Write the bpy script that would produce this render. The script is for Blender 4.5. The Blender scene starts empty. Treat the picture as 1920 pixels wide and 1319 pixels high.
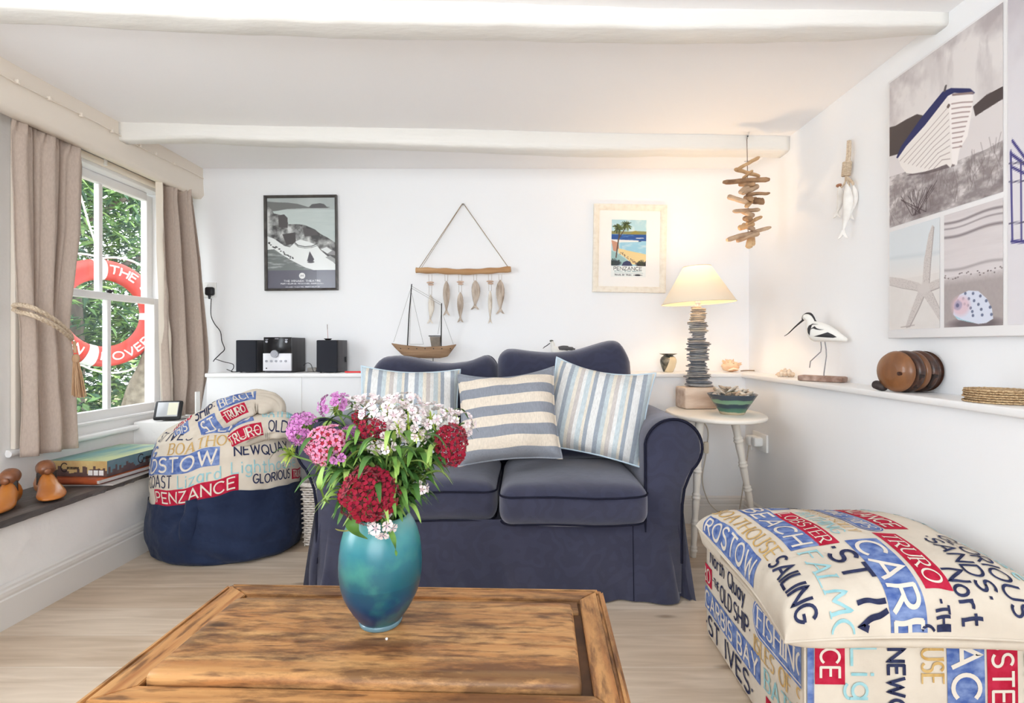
import bpy, bmesh, math, random
import numpy as np
from mathutils import Vector, Matrix, noise, Euler

# ------------------------------------------------------------------ camera, world, lights, exposure
S = bpy.context.scene
COL = S.collection
FPX, CX, CY, EYE = 974.0, 980.0, 648.0, 0.96        # focal length in pixels of the 1920x1319 frame, principal point, eye height
cam_data = bpy.data.cameras.new('camera')
cam = bpy.data.objects.new('camera', cam_data); COL.objects.link(cam)
cam.location = (0, 0, EYE); cam.rotation_euler = (math.pi/2, 0, 0)
cam_data.sensor_width = 36.0
cam_data.lens = FPX/1920*36.0
cam_data.shift_x = (960-CX)/1920
cam_data.shift_y = -(659.5-CY)/1920
cam_data.clip_start = 0.05
S.camera = cam
S.view_settings.view_transform = 'Standard'
S.view_settings.look = 'None'
S.view_settings.gamma = 1.0
S.view_settings.use_curve_mapping = False
S.view_settings.exposure = 0.0
S.cycles.max_bounces = 10
S.cycles.diffuse_bounces = 6
S.cycles.use_denoising = True

w = bpy.data.worlds.new('world'); S.world = w; w.use_nodes = True
nt = w.node_tree; nt.nodes.clear()
o_ = nt.nodes.new('ShaderNodeOutputWorld'); b_ = nt.nodes.new('ShaderNodeBackground')
b_.inputs[0].default_value = (0.90, 0.96, 1.0, 1); b_.inputs[1].default_value = 4.6
nt.links.new(b_.outputs[0], o_.inputs[0])

def area(name, loc, target, sx, sy, power, col=(1, 1, 1)):
    l = bpy.data.lights.new(name, 'AREA'); l.shape = 'RECTANGLE'; l.size = sx; l.size_y = sy
    l.energy = power; l.color = col
    o = bpy.data.objects.new(name, l); COL.objects.link(o); o.location = loc
    o.rotation_euler = (Vector(target)-Vector(loc)).to_track_quat('-Z', 'Y').to_euler()
    return o
# daylight lamps: twin window nearer the camera; fill added in an unseen rear opening
area('near_window_daylight', (-2.20, 0.72, 1.25), (0.6, 1.5, 1.0), 0.80, 1.1, 21, (0.84, 0.92, 1.0))
area('rear_daylight_fill', (-0.2, -1.95, 1.25), (-0.2, 2.0, 1.15), 2.0, 1.25, 30, (0.86, 0.93, 1.0))
sun = bpy.data.lights.new('sun', 'SUN'); sun.energy = 3.5; sun.angle = 0.02; sun.color = (1, 0.95, 0.85)
so = bpy.data.objects.new('sun', sun); COL.objects.link(so); so.rotation_euler = Euler((math.radians(35), math.radians(12), math.radians(20)))

R = random.Random(7)
# ------------------------------------------------------------------ helpers
def W(px, py, d):
    """the point at depth d seen at pixel (px, py)"""
    return Vector(((px-CX)/FPX*d, d, EYE+(CY-py)/FPX*d))

def lin(c):
    f = lambda v: v/12.92 if v <= 0.04045 else ((v+0.055)/1.055)**2.4
    return tuple(f(v/255.0) for v in c)

class MB:
    """collects shapes and links them as ONE mesh object"""
    def __init__(self):
        self.V = []; self.F = []; self.M = []; self.S = []
    def add(self, verts, faces, mi=0, smooth=True, mat=None):
        o = len(self.V)
        if mat is not None: verts = [mat @ Vector(v) for v in verts]
        self.V.extend([tuple(v) for v in verts])
        for f in faces:
            self.F.append(tuple(i+o for i in f)); self.M.append(mi); self.S.append(smooth)
        return o
    def bm(self, bm, mi=0, smooth=True, mat=None):
        bm.verts.ensure_lookup_table(); bm.verts.index_update()
        self.add([v.co.copy() for v in bm.verts], [[v.index for v in f.verts] for f in bm.faces], mi, smooth, mat)
        bm.free()
    def box(self, c, s, bevel=0.0, seg=2, mi=0, rot=None, smooth=None, mat=None):
        b = bmesh.new(); bmesh.ops.create_cube(b, size=1.0)
        for v in b.verts: v.co = Vector((v.co.x*s[0], v.co.y*s[1], v.co.z*s[2]))
        if bevel > 0:
            bmesh.ops.bevel(b, geom=b.edges[:], offset=min(bevel, min(s)*0.49), segments=seg, affect='EDGES', profile=0.5)
        m = Matrix.Translation(Vector(c))
        if rot is not None: m = m @ (rot.to_matrix().to_4x4() if hasattr(rot, 'to_matrix') else rot)
        if mat is not None: m = mat @ m
        self.bm(b, mi, bevel > 0 if smooth is None else smooth, m)
    def box2(self, a, b, **k):
        self.box([(x+y)/2 for x, y in zip(a, b)], [abs(y-x) for x, y in zip(a, b)], **k)
    def tube(self, pts, r, seg=8, mi=0, caps=True, flat=1.0, smooth=True, up=None):
        pts = [Vector(p) for p in pts]; n = len(pts)
        rr = r if hasattr(r, '__len__') else [r]*n
        V = []; prev = None
        for i, p in enumerate(pts):
            t = (pts[min(i+1, n-1)]-pts[max(i-1, 0)])
            t = t.normalized() if t.length > 1e-9 else Vector((0, 0, 1))
            if prev is None:
                a = Vector(up) if up is not None else (Vector((0, 0, 1)) if abs(t.z) < 0.9 else Vector((0, 1, 0)))
                u = t.cross(a).normalized()
            else:
                u = (prev-t*prev.dot(t))
                u = u.normalized() if u.length > 1e-6 else t.orthogonal().normalized()
            prev = u; v = t.cross(u)
            for k in range(seg):
                a = 2*math.pi*k/seg
                V.append(p+(u*math.cos(a)+v*math.sin(a)*flat)*rr[i])
        F = []
        for i in range(n-1):
            for k in range(seg):
                k2 = (k+1) % seg
                F.append((i*seg+k, i*seg+k2, (i+1)*seg+k2, (i+1)*seg+k))
        if caps:
            self.add(V[:seg], [tuple(range(seg-1, -1, -1))], mi, False); self.add(V[-seg:], [tuple(range(seg))], mi, False)
        self.add(V, F, mi, smooth)
    def ring(self, pts, r, seg=6, mi=0):
        """closed tube"""
        pts = [Vector(p) for p in pts]; n = len(pts)
        V = []; prev = None
        for i, p in enumerate(pts):
            t = (pts[(i+1) % n]-pts[i-1]).normalized()
            if prev is None: u = t.orthogonal().normalized()
            else:
                u = prev-t*prev.dot(t); u = u.normalized() if u.length > 1e-6 else t.orthogonal().normalized()
            prev = u; v = t.cross(u)
            for k in range(seg):
                a = 2*math.pi*k/seg; V.append(p+(u*math.cos(a)+v*math.sin(a))*r)
        F = []
        for i in range(n):
            j = (i+1) % n
            for k in range(seg):
                k2 = (k+1) % seg
                F.append((i*seg+k, i*seg+k2, j*seg+k2, j*seg+k))
        self.add(V, F, mi, True)
    def lathe(self, prof, seg=32, mi=0, mat=None, wob=None):
        V = []; F = []; n = len(prof)
        for i, (r, z) in enumerate(prof):
            for k in range(seg):
                a = 2*math.pi*k/seg
                q = r*(1+(wob(a, z) if wob else 0))
                V.append(Vector((q*math.cos(a), q*math.sin(a), z)))
        for i in range(n-1):
            for k in range(seg):
                k2 = (k+1) % seg
                F.append((i*seg+k, i*seg+k2, (i+1)*seg+k2, (i+1)*seg+k))
        if prof[0][0] > 1e-6: F.append(tuple(range(seg-1, -1, -1)))
        if prof[-1][0] > 1e-6: F.append(tuple((n-1)*seg+k for k in range(seg)))
        self.add(V, F, mi, True, mat)
    def grid(self, fn, nu, nv, mi=0, closeu=False, smooth=True):
        V = [fn(i/nu, j/nv) for j in range(nv+1) for i in range(nu + (0 if closeu else 1))]
        w_ = nu if closeu else nu+1; F = []
        for j in range(nv):
            for i in range(nu):
                i2 = (i+1) % w_ if closeu else i+1
                F.append((j*w_+i, j*w_+i2, (j+1)*w_+i2, (j+1)*w_+i))
        self.add(V, F, mi, smooth)
    def prism(self, outline, t, mi=0, mat=None, smooth=False, bevel=0.0):
        """2D outline in XZ extruded by t along Y (centred)"""
        b = bmesh.new()
        vs = [b.verts.new((p[0], -t/2, p[1])) for p in outline]
        f = b.faces.new(vs)
        r = bmesh.ops.extrude_face_region(b, geom=[f])
        for v in [g for g in r['geom'] if isinstance(g, bmesh.types.BMVert)]: v.co.y += t
        bmesh.ops.recalc_face_normals(b, faces=b.faces[:])
        if bevel > 0:
            bmesh.ops.bevel(b, geom=[e for e in b.edges if abs(e.verts[0].co.y-e.verts[1].co.y) < 1e-7], offset=bevel, segments=2, affect='EDGES')
        bmesh.ops.triangulate(b, faces=[f for f in b.faces if len(f.verts) > 4])
        self.bm(b, mi, smooth, mat)
    def blob(self, c, s, sub=2, amp=0.0, freq=3.0, seed=0, mi=0, rot=None):
        b = bmesh.new(); bmesh.ops.create_icosphere(b, subdivisions=sub, radius=1.0)
        for v in b.verts:
            p = v.co.copy()
            if amp: p *= 1+amp*noise.noise(p*freq+Vector((seed*7.3, seed*1.7, 3.1)))
            v.co = Vector((p.x*s[0], p.y*s[1], p.z*s[2]))
        m = Matrix.Translation(Vector(c))
        if rot is not None: m = m @ rot.to_matrix().to_4x4()
        self.bm(b, mi, True, m)
    def cushion(self, s, r, n=10, puff=0.0, side=0.0, mi=0, mat=None, amp=0.0, freq=5.0, seed=0, fn=None):
        """rounded, puffed box"""
        b = bmesh.new(); bmesh.ops.create_cube(b, size=2.0)
        bmesh.ops.subdivide_edges(b, edges=b.edges[:], cuts=n, use_grid_fill=True)
        h = Vector(s)/2
        for v in b.verts:
            p = v.co.copy()
            q = Vector([math.copysign(abs(p[i])**0.75 if False else abs(math.sin(p[i]*math.pi/2)), p[i])*h[i] for i in range(3)])
            inner = Vector([max(-(h[i]-r), min(h[i]-r, q[i])) for i in range(3)])
            dlt = q-inner
            if dlt.length > 1e-9: q = inner+dlt.normalized()*r
            x, y, z = (q.x/h.x, q.y/h.y, q.z/h.z)
            if puff: q.z += puff*(1-min(1, x*x))*(1-min(1, y*y))*math.copysign(min(1.0, abs(z)), z)
            if side:
                q.x += side*(1-min(1, y*y))*(1-min(1, z*z))*x
                q.y += side*(1-min(1, x*x))*(1-min(1, z*z))*y
            if amp:
                q += q.normalized()*amp*noise.noise(q*freq+Vector((seed*3.3, 0, seed)))
            if fn: q = fn(q)
            v.co = q
        self.bm(b, mi, True, mat)
    def local(self, root):
        m = root.matrix_world.inverted() if hasattr(root, 'matrix_world') else root
        self.V = [tuple(m @ Vector(v)) for v in self.V]; return self
    def mesh(self, name, mats):
        me = bpy.data.meshes.new(name)
        me.from_pydata(self.V, [], self.F)
        for m in mats: me.materials.append(m)
        me.polygons.foreach_set('material_index', self.M)
        me.polygons.foreach_set('use_smooth', self.S)
        me.update()
        return me

def obj(name, mb, mats, parent=None, fix=False):
    if not isinstance(mats, (list, tuple)): mats = [mats]
    me = mb.mesh(name, mats)
    if fix:
        b = bmesh.new(); b.from_mesh(me); bmesh.ops.recalc_face_normals(b, faces=b.faces[:]); b.to_mesh(me); b.free()
    o = bpy.data.objects.new(name, me); COL.objects.link(o)
    if parent is not None: o.parent = parent
    return o

def tag(o, label, cat, group=None, kind=None):
    o['label'] = label; o['category'] = cat
    if group: o['group'] = group
    if kind: o['kind'] = kind
    return o

def thing(name, label, cat, loc=(0, 0, 0), rot=None, group=None):
    """an Empty at the thing's base that parents its parts; parts are written in its own frame"""
    o = bpy.data.objects.new(name, None); COL.objects.link(o); o.empty_display_size = 0.05
    m = Matrix.Translation(Vector(loc))
    if rot is not None:
        if isinstance(rot, (int, float)): m = m @ Matrix.Rotation(rot, 4, 'Z')
        elif isinstance(rot, Matrix): m = m @ rot
        else: m = m @ Euler(rot).to_matrix().to_4x4()
    o.matrix_world = m
    return tag(o, label, cat, group)

def solo(name, mb, mats, label, cat, loc=(0, 0, 0), rot=None, group=None, fix=False):
    """a thing that is one mesh, written in its own frame"""
    o = obj(name, mb, mats, fix=fix)
    m = Matrix.Translation(Vector(loc))
    if rot is not None: m = m @ (Matrix.Rotation(rot, 4, 'Z') if isinstance(rot, (int, float)) else rot if isinstance(rot, Matrix) else Euler(rot).to_matrix().to_4x4())
    o.matrix_world = m
    return tag(o, label, cat, group)

def struct(name, mb, mats, parent=None, fix=False):
    o = obj(name, mb, mats, parent, fix)
    if parent is None: o['kind'] = 'structure'
    return o

def named(o, label):
    o['label'] = label; return o

def spline(pts, n=8):
    """Catmull-Rom through the points"""
    P = [Vector(p) for p in pts]; out = []
    for i in range(len(P)-1):
        p0 = P[max(i-1, 0)]; p1 = P[i]; p2 = P[i+1]; p3 = P[min(i+2, len(P)-1)]
        for k in range(n):
            t = k/n
            out.append(0.5*((2*p1)+(p2-p0)*t+(2*p0-5*p1+4*p2-p3)*t*t+(3*p1-p0-3*p2+p3)*t**3))
    out.append(P[-1]); return out

def interp(x, xs, ys):
    return float(np.interp(x, xs, ys))

# ------------------------------------------------------------------ materials
def mat(name, col, rough=0.6, col2=None, scale=20.0, stretch=(1, 1, 1), detail=4.0, bump=0.0, bscale=None, metal=0.0,
        spec=0.4, sheen=0.0, lo=0.35, hi=0.65, coat=0.0, trans=0.0, kind='noise', sss=0.0, bdist=0.01):
    m = bpy.data.materials.new(name); m.use_nodes = True
    n = m.node_tree.nodes; L = m.node_tree.links
    p = n['Principled BSDF']
    p.inputs['Base Color'].default_value = (*lin(col), 1)
    p.inputs['Roughness'].default_value = rough; p.inputs['Metallic'].default_value = metal
    p.inputs['Specular IOR Level'].default_value = spec
    p.inputs['Sheen Weight'].default_value = sheen; p.inputs['Coat Weight'].default_value = coat
    p.inputs['Transmission Weight'].default_value = trans
    if sss: p.inputs['Subsurface Weight'].default_value = sss
    tc = n.new('ShaderNodeTexCoord'); mp = n.new('ShaderNodeMapping')
    mp.inputs['Scale'].default_value = stretch; L.new(tc.outputs['Object'], mp.inputs[0])
    tx = n.new('ShaderNodeTexNoise'); tx.inputs['Scale'].default_value = scale; tx.inputs['Detail'].default_value = detail
    L.new(mp.outputs[0], tx.inputs['Vector'])
    if col2 is not None:
        cr = n.new('ShaderNodeValToRGB'); cr.color_ramp.elements[0].position = lo; cr.color_ramp.elements[1].position = hi
        cr.color_ramp.elements[0].color = (*lin(col), 1); cr.color_ramp.elements[1].color = (*lin(col2), 1)
        L.new(tx.outputs[0], cr.inputs[0]); L.new(cr.outputs[0], p.inputs['Base Color'])
    if bump:
        bt = tx
        if bscale:
            bt = n.new('ShaderNodeTexNoise'); bt.inputs['Scale'].default_value = bscale; bt.inputs['Detail'].default_value = 3
            L.new(mp.outputs[0], bt.inputs['Vector'])
        bp = n.new('ShaderNodeBump'); bp.inputs['Strength'].default_value = bump; bp.inputs['Distance'].default_value = bdist
        L.new(bt.outputs[0], bp.inputs['Height']); L.new(bp.outputs[0], p.inputs['Normal'])
    return m

def weave(m, scale=600.0, strength=0.25, dist=0.001, coord='Object'):
    """adds a fine woven-thread bump to a cloth material"""
    n = m.node_tree.nodes; L = m.node_tree.links; p = n['Principled BSDF']
    tc = n.new('ShaderNodeTexCoord')
    a = n.new('ShaderNodeTexNoise'); a.inputs['Scale'].default_value = scale
    ma = n.new('ShaderNodeMapping'); ma.inputs['Scale'].default_value = (1, 1, 0.12)
    mb_ = n.new('ShaderNodeMapping'); mb_.inputs['Scale'].default_value = (0.12, 0.12, 1)
    b = n.new('ShaderNodeTexNoise'); b.inputs['Scale'].default_value = scale
    L.new(tc.outputs[coord], ma.inputs[0]); L.new(tc.outputs[coord], mb_.inputs[0])
    L.new(ma.outputs[0], a.inputs['Vector']); L.new(mb_.outputs[0], b.inputs['Vector'])
    ad = n.new('ShaderNodeMath'); ad.operation = 'ADD'; L.new(a.outputs[0], ad.inputs[0]); L.new(b.outputs[0], ad.inputs[1])
    bp = n.new('ShaderNodeBump'); bp.inputs['Strength'].default_value = strength; bp.inputs['Distance'].default_value = dist
    L.new(ad.outputs[0], bp.inputs['Height'])
    old = p.inputs['Normal'].links
    if old: L.new(old[0].from_socket, bp.inputs['Normal'])
    L.new(bp.outputs[0], p.inputs['Normal'])
    return m

def wood(name, dark, light, axis=0, scale=6.0, rough=0.55, stains=None, knots=False, bump=0.15, ring=22.0):
    """grain running along an axis, optional stain patches and knots"""
    m = bpy.data.materials.new(name); m.use_nodes = True
    n = m.node_tree.nodes; L = m.node_tree.links; p = n['Principled BSDF']
    p.inputs['Roughness'].default_value = rough; p.inputs['Specular IOR Level'].default_value = 0.3
    tc = n.new('ShaderNodeTexCoord'); mp = n.new('ShaderNodeMapping')
    s = [ring, ring, ring]; s[axis] = 1.2; mp.inputs['Scale'].default_value = s
    L.new(tc.outputs['Object'], mp.inputs[0])
    a = n.new('ShaderNodeTexNoise'); a.inputs['Scale'].default_value = scale*0.4; a.inputs['Detail'].default_value = 6; a.inputs['Distortion'].default_value = 0.6
    L.new(mp.outputs[0], a.inputs['Vector'])
    cr = n.new('ShaderNodeValToRGB'); cr.color_ramp.elements[0].position = 0.33; cr.color_ramp.elements[1].position = 0.66
    cr.color_ramp.elements[0].color = (*lin(dark), 1); cr.color_ramp.elements[1].color = (*lin(light), 1)
    L.new(a.outputs[0], cr.inputs[0]); out = cr.outputs[0]
    if stains:
        mp2 = n.new('ShaderNodeMapping'); s2 = [7.0, 7.0, 7.0]; s2[axis] = 2.2; mp2.inputs['Scale'].default_value = s2
        L.new(tc.outputs['Object'], mp2.inputs[0])
        b = n.new('ShaderNodeTexNoise'); b.inputs['Scale'].default_value = 1.0; b.inputs['Detail'].default_value = 9; b.inputs['Roughness'].default_value = 0.72
        L.new(mp2.outputs[0], b.inputs['Vector'])
        r2 = n.new('ShaderNodeValToRGB'); r2.color_ramp.elements[0].position = 0.48; r2.color_ramp.elements[1].position = 0.585
        r2.color_ramp.elements[0].color = (0, 0, 0, 1); r2.color_ramp.elements[1].color = (0.72, 0.72, 0.72, 1)
        L.new(b.outputs[0], r2.inputs[0])
        mx = n.new('ShaderNodeMix'); mx.data_type = 'RGBA'
        L.new(r2.outputs[0], mx.inputs['Factor']); L.new(out, mx.inputs['A']); mx.inputs['B'].default_value = (*lin(stains), 1)
        out = mx.outputs['Result']
    if stains:
        mp4 = n.new('ShaderNodeMapping'); s4 = [95.0, 95.0, 95.0]; s4[axis] = 16.0; mp4.inputs['Scale'].default_value = s4
        L.new(tc.outputs['Object'], mp4.inputs[0])
        c_ = n.new('ShaderNodeTexNoise'); c_.inputs['Scale'].default_value = 1.0; c_.inputs['Detail'].default_value = 4
        L.new(mp4.outputs[0], c_.inputs['Vector'])
        r4 = n.new('ShaderNodeValToRGB'); r4.color_ramp.elements[0].position = 0.52; r4.color_ramp.elements[1].position = 0.68
        r4.color_ramp.elements[0].color = (0, 0, 0, 1); r4.color_ramp.elements[1].color = (0.75, 0.75, 0.75, 1)
        L.new(c_.outputs[0], r4.inputs[0])
        mx = n.new('ShaderNodeMix'); mx.data_type = 'RGBA'
        L.new(r4.outputs[0], mx.inputs['Factor']); L.new(out, mx.inputs['A']); mx.inputs['B'].default_value = (*lin((92, 58, 38)), 1)
        out = mx.outputs['Result']
    if knots:
        mp3 = n.new('ShaderNodeMapping'); s3 = [11.0, 11.0, 11.0]; s3[axis] = 5.5; mp3.inputs['Scale'].default_value = s3
        L.new(tc.outputs['Object'], mp3.inputs[0])
        v = n.new('ShaderNodeTexVoronoi'); v.inputs['Scale'].default_value = 1.0
        L.new(mp3.outputs[0], v.inputs['Vector'])
        r3 = n.new('ShaderNodeValToRGB'); r3.color_ramp.elements[0].position = 0.05; r3.color_ramp.elements[1].position = 0.13
        r3.color_ramp.elements[0].color = (0.8, 0.8, 0.8, 1); r3.color_ramp.elements[1].color = (0, 0, 0, 1)
        L.new(v.outputs['Distance'], r3.inputs[0])
        mx = n.new('ShaderNodeMix'); mx.data_type = 'RGBA'
        L.new(r3.outputs[0], mx.inputs['Factor']); L.new(out, mx.inputs['A']); mx.inputs['B'].default_value = (*lin((60, 40, 28)), 1)
        out = mx.outputs['Result']
    L.new(out, p.inputs['Base Color'])
    bp = n.new('ShaderNodeBump'); bp.inputs['Strength'].default_value = bump; bp.inputs['Distance'].default_value = 0.003
    L.new(a.outputs[0], bp.inputs['Height']); L.new(bp.outputs[0], p.inputs['Normal'])
    return m

def attr_mat(name, rough=0.6, spec=0.3):
    m = bpy.data.materials.new(name); m.use_nodes = True
    n = m.node_tree.nodes; L = m.node_tree.links
    a = n.new('ShaderNodeVertexColor'); a.layer_name = 'print'
    L.new(a.outputs[0], n['Principled BSDF'].inputs['Base Color'])
    n['Principled BSDF'].inputs['Roughness'].default_value = rough
    n['Principled BSDF'].inputs['Specular IOR Level'].default_value = spec
    return m

WHITE_WALL = mat('white_wall', (244, 245, 247), 0.75, bump=0.10, scale=7, detail=5, bdist=0.02, spec=0.2)
ROUGH_WALL = mat('uneven_white_plaster', (240, 238, 236), 0.7, bump=0.35, scale=9, detail=6, bdist=0.02, spec=0.25)
CEIL = mat('ceiling_white', (250, 249, 250), 0.8, bump=0.05, scale=5, spec=0.1)
BEAM = mat('painted_beam', (235, 233, 228), 0.45, bump=0.5, scale=14, stretch=(0.35, 1, 1.3), detail=8, bdist=0.015, spec=0.4)
CREAM = mat('cream_paint', (236, 226, 213), 0.5, bump=0.25, scale=12, stretch=(1, 0.3, 1), detail=6, bdist=0.01)
GLOSS = mat('white_gloss_paint', (244, 244, 244), 0.35, spec=0.5)
SKIRT = mat('skirting_paint', (226, 222, 217), 0.4, spec=0.4)
BLACK = mat('black_plastic', (30, 30, 33), 0.45)
DARKMETAL = mat('dark_metal', (48, 46, 46), 0.4, metal=0.6)
PLASTIC = mat('white_plastic', (240, 240, 238), 0.35)
TWINE = mat('twine', (176, 160, 138), 0.9, (140, 122, 100), 300)
# ------------------------------------------------------------------ the room
ZC = 2.0                       # ceiling
XL, XR, YB, YR = -2.02, 1.33, 3.055, -1.75   # wall planes
LEDGE_Z = 0.809
# floor of washed oak planks, running left to right
fm = bpy.data.materials.new('washed_oak_planks'); fm.use_nodes = True
n = fm.node_tree.nodes; L = fm.node_tree.links; p = n['Principled BSDF']
tc = n.new('ShaderNodeTexCoord')
br = n.new('ShaderNodeTexBrick'); br.inputs['Scale'].default_value = 1.0
br.inputs['Brick Width'].default_value = 1.9; br.inputs['Row Height'].default_value = 0.172
br.inputs['Mortar Size'].default_value = 0.0022; br.inputs['Mortar Smooth'].default_value = 0.6
br.offset = 0.37
br.inputs['Color1'].default_value = (*lin((228, 213, 195)), 1); br.inputs['Color2'].default_value = (*lin((198, 176, 151)), 1)
br.inputs['Mortar'].default_value = (*lin((228, 217, 204)), 1)
L.new(tc.outputs['Object'], br.inputs['Vector'])
mp = n.new('ShaderNodeMapping'); mp.inputs['Scale'].default_value = (1.2, 12, 1); L.new(tc.outputs['Object'], mp.inputs[0])
ns = n.new('ShaderNodeTexNoise'); ns.inputs['Scale'].default_value = 2.5; ns.inputs['Detail'].default_value = 8; ns.inputs['Distortion'].default_value = 0.8
L.new(mp.outputs[0], ns.inputs['Vector'])
cr = n.new('ShaderNodeValToRGB'); cr.color_ramp.elements[0].position = 0.3; cr.color_ramp.elements[1].position = 0.7
cr.color_ramp.elements[0].color = (0.78, 0.74, 0.69, 1); cr.color_ramp.elements[1].color = (1.03, 1.03, 1.03, 1)
L.new(ns.outputs[0], cr.inputs[0])
mx = n.new('ShaderNodeMix'); mx.data_type = 'RGBA'; mx.blend_type = 'MULTIPLY'; mx.inputs['Factor'].default_value = 1
L.new(br.outputs['Color'], mx.inputs['A']); L.new(cr.outputs[0], mx.inputs['B'])
mp3 = n.new('ShaderNodeMapping'); mp3.inputs['Scale'].default_value = (2.2, 6, 1); L.new(tc.outputs['Object'], mp3.inputs[0])
vo = n.new('ShaderNodeTexVoronoi'); vo.inputs['Scale'].default_value = 1.0; L.new(mp3.outputs[0], vo.inputs['Vector'])
r3 = n.new('ShaderNodeValToRGB'); r3.color_ramp.elements[0].position = 0.03; r3.color_ramp.elements[1].position = 0.10
r3.color_ramp.elements[0].color = (0.6, 0.6, 0.6, 1); r3.color_ramp.elements[1].color = (0, 0, 0, 1)
L.new(vo.outputs['Distance'], r3.inputs[0])
mk = n.new('ShaderNodeMix'); mk.data_type = 'RGBA'; L.new(r3.outputs[0], mk.inputs['Factor']); L.new(mx.outputs['Result'], mk.inputs['A'])
mk.inputs['B'].default_value = (*lin((120, 96, 76)), 1)
L.new(mk.outputs['Result'], p.inputs['Base Color'])
p.inputs['Roughness'].default_value = 0.42; p.inputs['Specular IOR Level'].default_value = 0.35
bp = n.new('ShaderNodeBump'); bp.inputs['Strength'].default_value = 0.2; bp.inputs['Distance'].default_value = 0.004
L.new(ns.outputs[0], bp.inputs['Height']); L.new(bp.outputs[0], p.inputs['Normal'])
b = MB(); b.box2((-2.14, YR-0.15, -0.1), (XR+0.15, YB+0.15, 0)); struct('floor', b, fm)
b = MB(); b.box2((-2.14, YR-0.15, ZC), (XR+0.15, YB+0.15, ZC+0.12)); struct('ceiling', b, CEIL)
b = MB(); b.box2((-2.14, YB, 0), (XR+0.15, YB+0.15, ZC)); struct('wall_back', b, WHITE_WALL)
b = MB(); b.box2((XR, YR, 0), (XR+0.15, YB, ZC)); struct('wall_right', b, WHITE_WALL)
# rear wall behind the camera with an opening added for the fill lamp
b = MB()
b.box2((-2.14, YR-0.15, 0), (-1.25, YR, ZC)); b.box2((0.85, YR-0.15, 0), (XR+0.15, YR, ZC))
b.box2((-1.25, YR-0.15, 0), (0.85, YR, 0.6)); b.box2((-1.25, YR-0.15, 1.9), (0.85, YR, ZC)); struct('wall_rear', b, WHITE_WALL)
# left wall: upper skin with the two window openings, lower wall standing proud of it
T = 0.12
WY0, WY1, WZ0, WZ1 = 2.05, 2.98, 0.54, 1.875           # opening of the window in view
NY0, NY1, NZ0, NZ1 = 0.28, 1.16, 0.62, 1.80            # its twin nearer the camera
b = MB()
for y0, y1 in ((YR, NY0), (NY1, WY0), (WY1, YB)): b.box2((XL-T, y0, 0.0), (XL, y1, ZC))
b.box2((XL-T, NY0, 0.0), (XL, NY1, NZ0)); b.box2((XL-T, NY0, NZ1), (XL, NY1, ZC))
b.box2((XL-T, WY0, 0.0), (XL, WY1, WZ0)); b.box2((XL-T, WY0, WZ1), (XL, WY1, ZC))
struct('wall_left', b, ROUGH_WALL)
b = MB()
def lw(u, v):
    y = YR+(YB-YR)*u; z = 0.352*v
    return Vector((-1.765+0.008*noise.noise(Vector((y*3, z*5, 1.0))), y, z))
b.grid(lw, 120, 12); b.box2((XL-0.01, YR, 0.0), (-1.785, YB, 0.352))
struct('wall_left_lower', b, ROUGH_WALL, fix=False)
# slate shelf along the window wall with a broken front edge
SLATE = mat('dark_slate', (62, 58, 57), 0.42, (104, 99, 97), 5, stretch=(2.2, 1, 1), detail=9, bump=0.4, bscale=16, spec=0.5)
b = MB()
def slate_x(y, k):
    x = -1.735+0.006*noise.noise(Vector((y*9, 0, 2)))
    if k == 0: x += 0.012*noise.noise(Vector((y*30, 5, 2)))-0.012*max(0, noise.noise(Vector((y*55, 9, 2))))
    return x
ny = 220; V = []; F = []
for i in range(ny+1):
    y = YR+(YB-YR-0.36)*i/ny
    V += [(XL, y, 0.352), (slate_x(y, 0), y, 0.350), (slate_x(y, 1)-0.001, y, 0.362), (slate_x(y, 1), y, 0.374), (XL, y, 0.376)]
for i in range(ny):
    for k in range(5):
        a = i*5+k; c = i*5+(k+1) % 5
        F.append((a, c, c+5, a+5))
F += [(4, 3, 2, 1, 0), tuple(ny*5+k for k in range(5))]
b.add(V, F, 0, False); struct('trim_1', b, SLATE, fix=True)
# skirting on the left wall: plinth and moulded top
def skirting(prof, path, name, m):
    b = MB(); V = []; F = []; k = len(prof)
    for (x, y, nx, ny_) in path:
        for (o, z) in prof: V.append((x+nx*o, y+ny_*o, z))
    for i in range(len(path)-1):
        for j in range(k-1):
            F.append((i*k+j, (i+1)*k+j, (i+1)*k+j+1, i*k+j+1))
    b.add(V, F, 0, False); return struct(name, b, m, fix=True)
PROF = [(0.0, 0.0), (0.018, 0.0), (0.018, 0.098), (0.014, 0.103), (0.016, 0.112), (0.015, 0.124), (0.010, 0.130), (0.009, 0.138), (0.0, 0.146)]
skirting(PROF, [(-1.765, YR, 1, 0), (-1.765, 2.80, 1, 0)], 'baseboard_left', SKIRT)
# boxed-in ledges along the back wall and the right wall
LB, LRX = 2.80, 1.205
b = MB(); b.box2((-1.71, LB+0.012, 0), (XR, YB, LEDGE_Z-0.022)); struct('wall_back_lower', b, WHITE_WALL)
b = MB(); b.box2((LRX, YR, 0), (XR, LB+0.012, LEDGE_Z-0.022)); struct('wall_right_lower', b, WHITE_WALL)
b = MB(); b.box2((-1.715, LB, LEDGE_Z-0.022), (XR, YB, LEDGE_Z), bevel=0.004); struct('trim_2', b, GLOSS)
b = MB(); b.box2((1.178, YR, LEDGE_Z-0.022), (XR, LB, LEDGE_Z), bevel=0.004); struct('trim_3', b, GLOSS)
b = MB(); b.box2((-1.20, LB+0.008, 0.0), (-1.196, LB+0.0125, LEDGE_Z-0.022)); struct('trim_4', b, GLOSS)
skirting(PROF, [(-1.71, LB+0.012, 0, -1), (LRX, LB+0.012, 0, -1)], 'baseboard_back', SKIRT)
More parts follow.
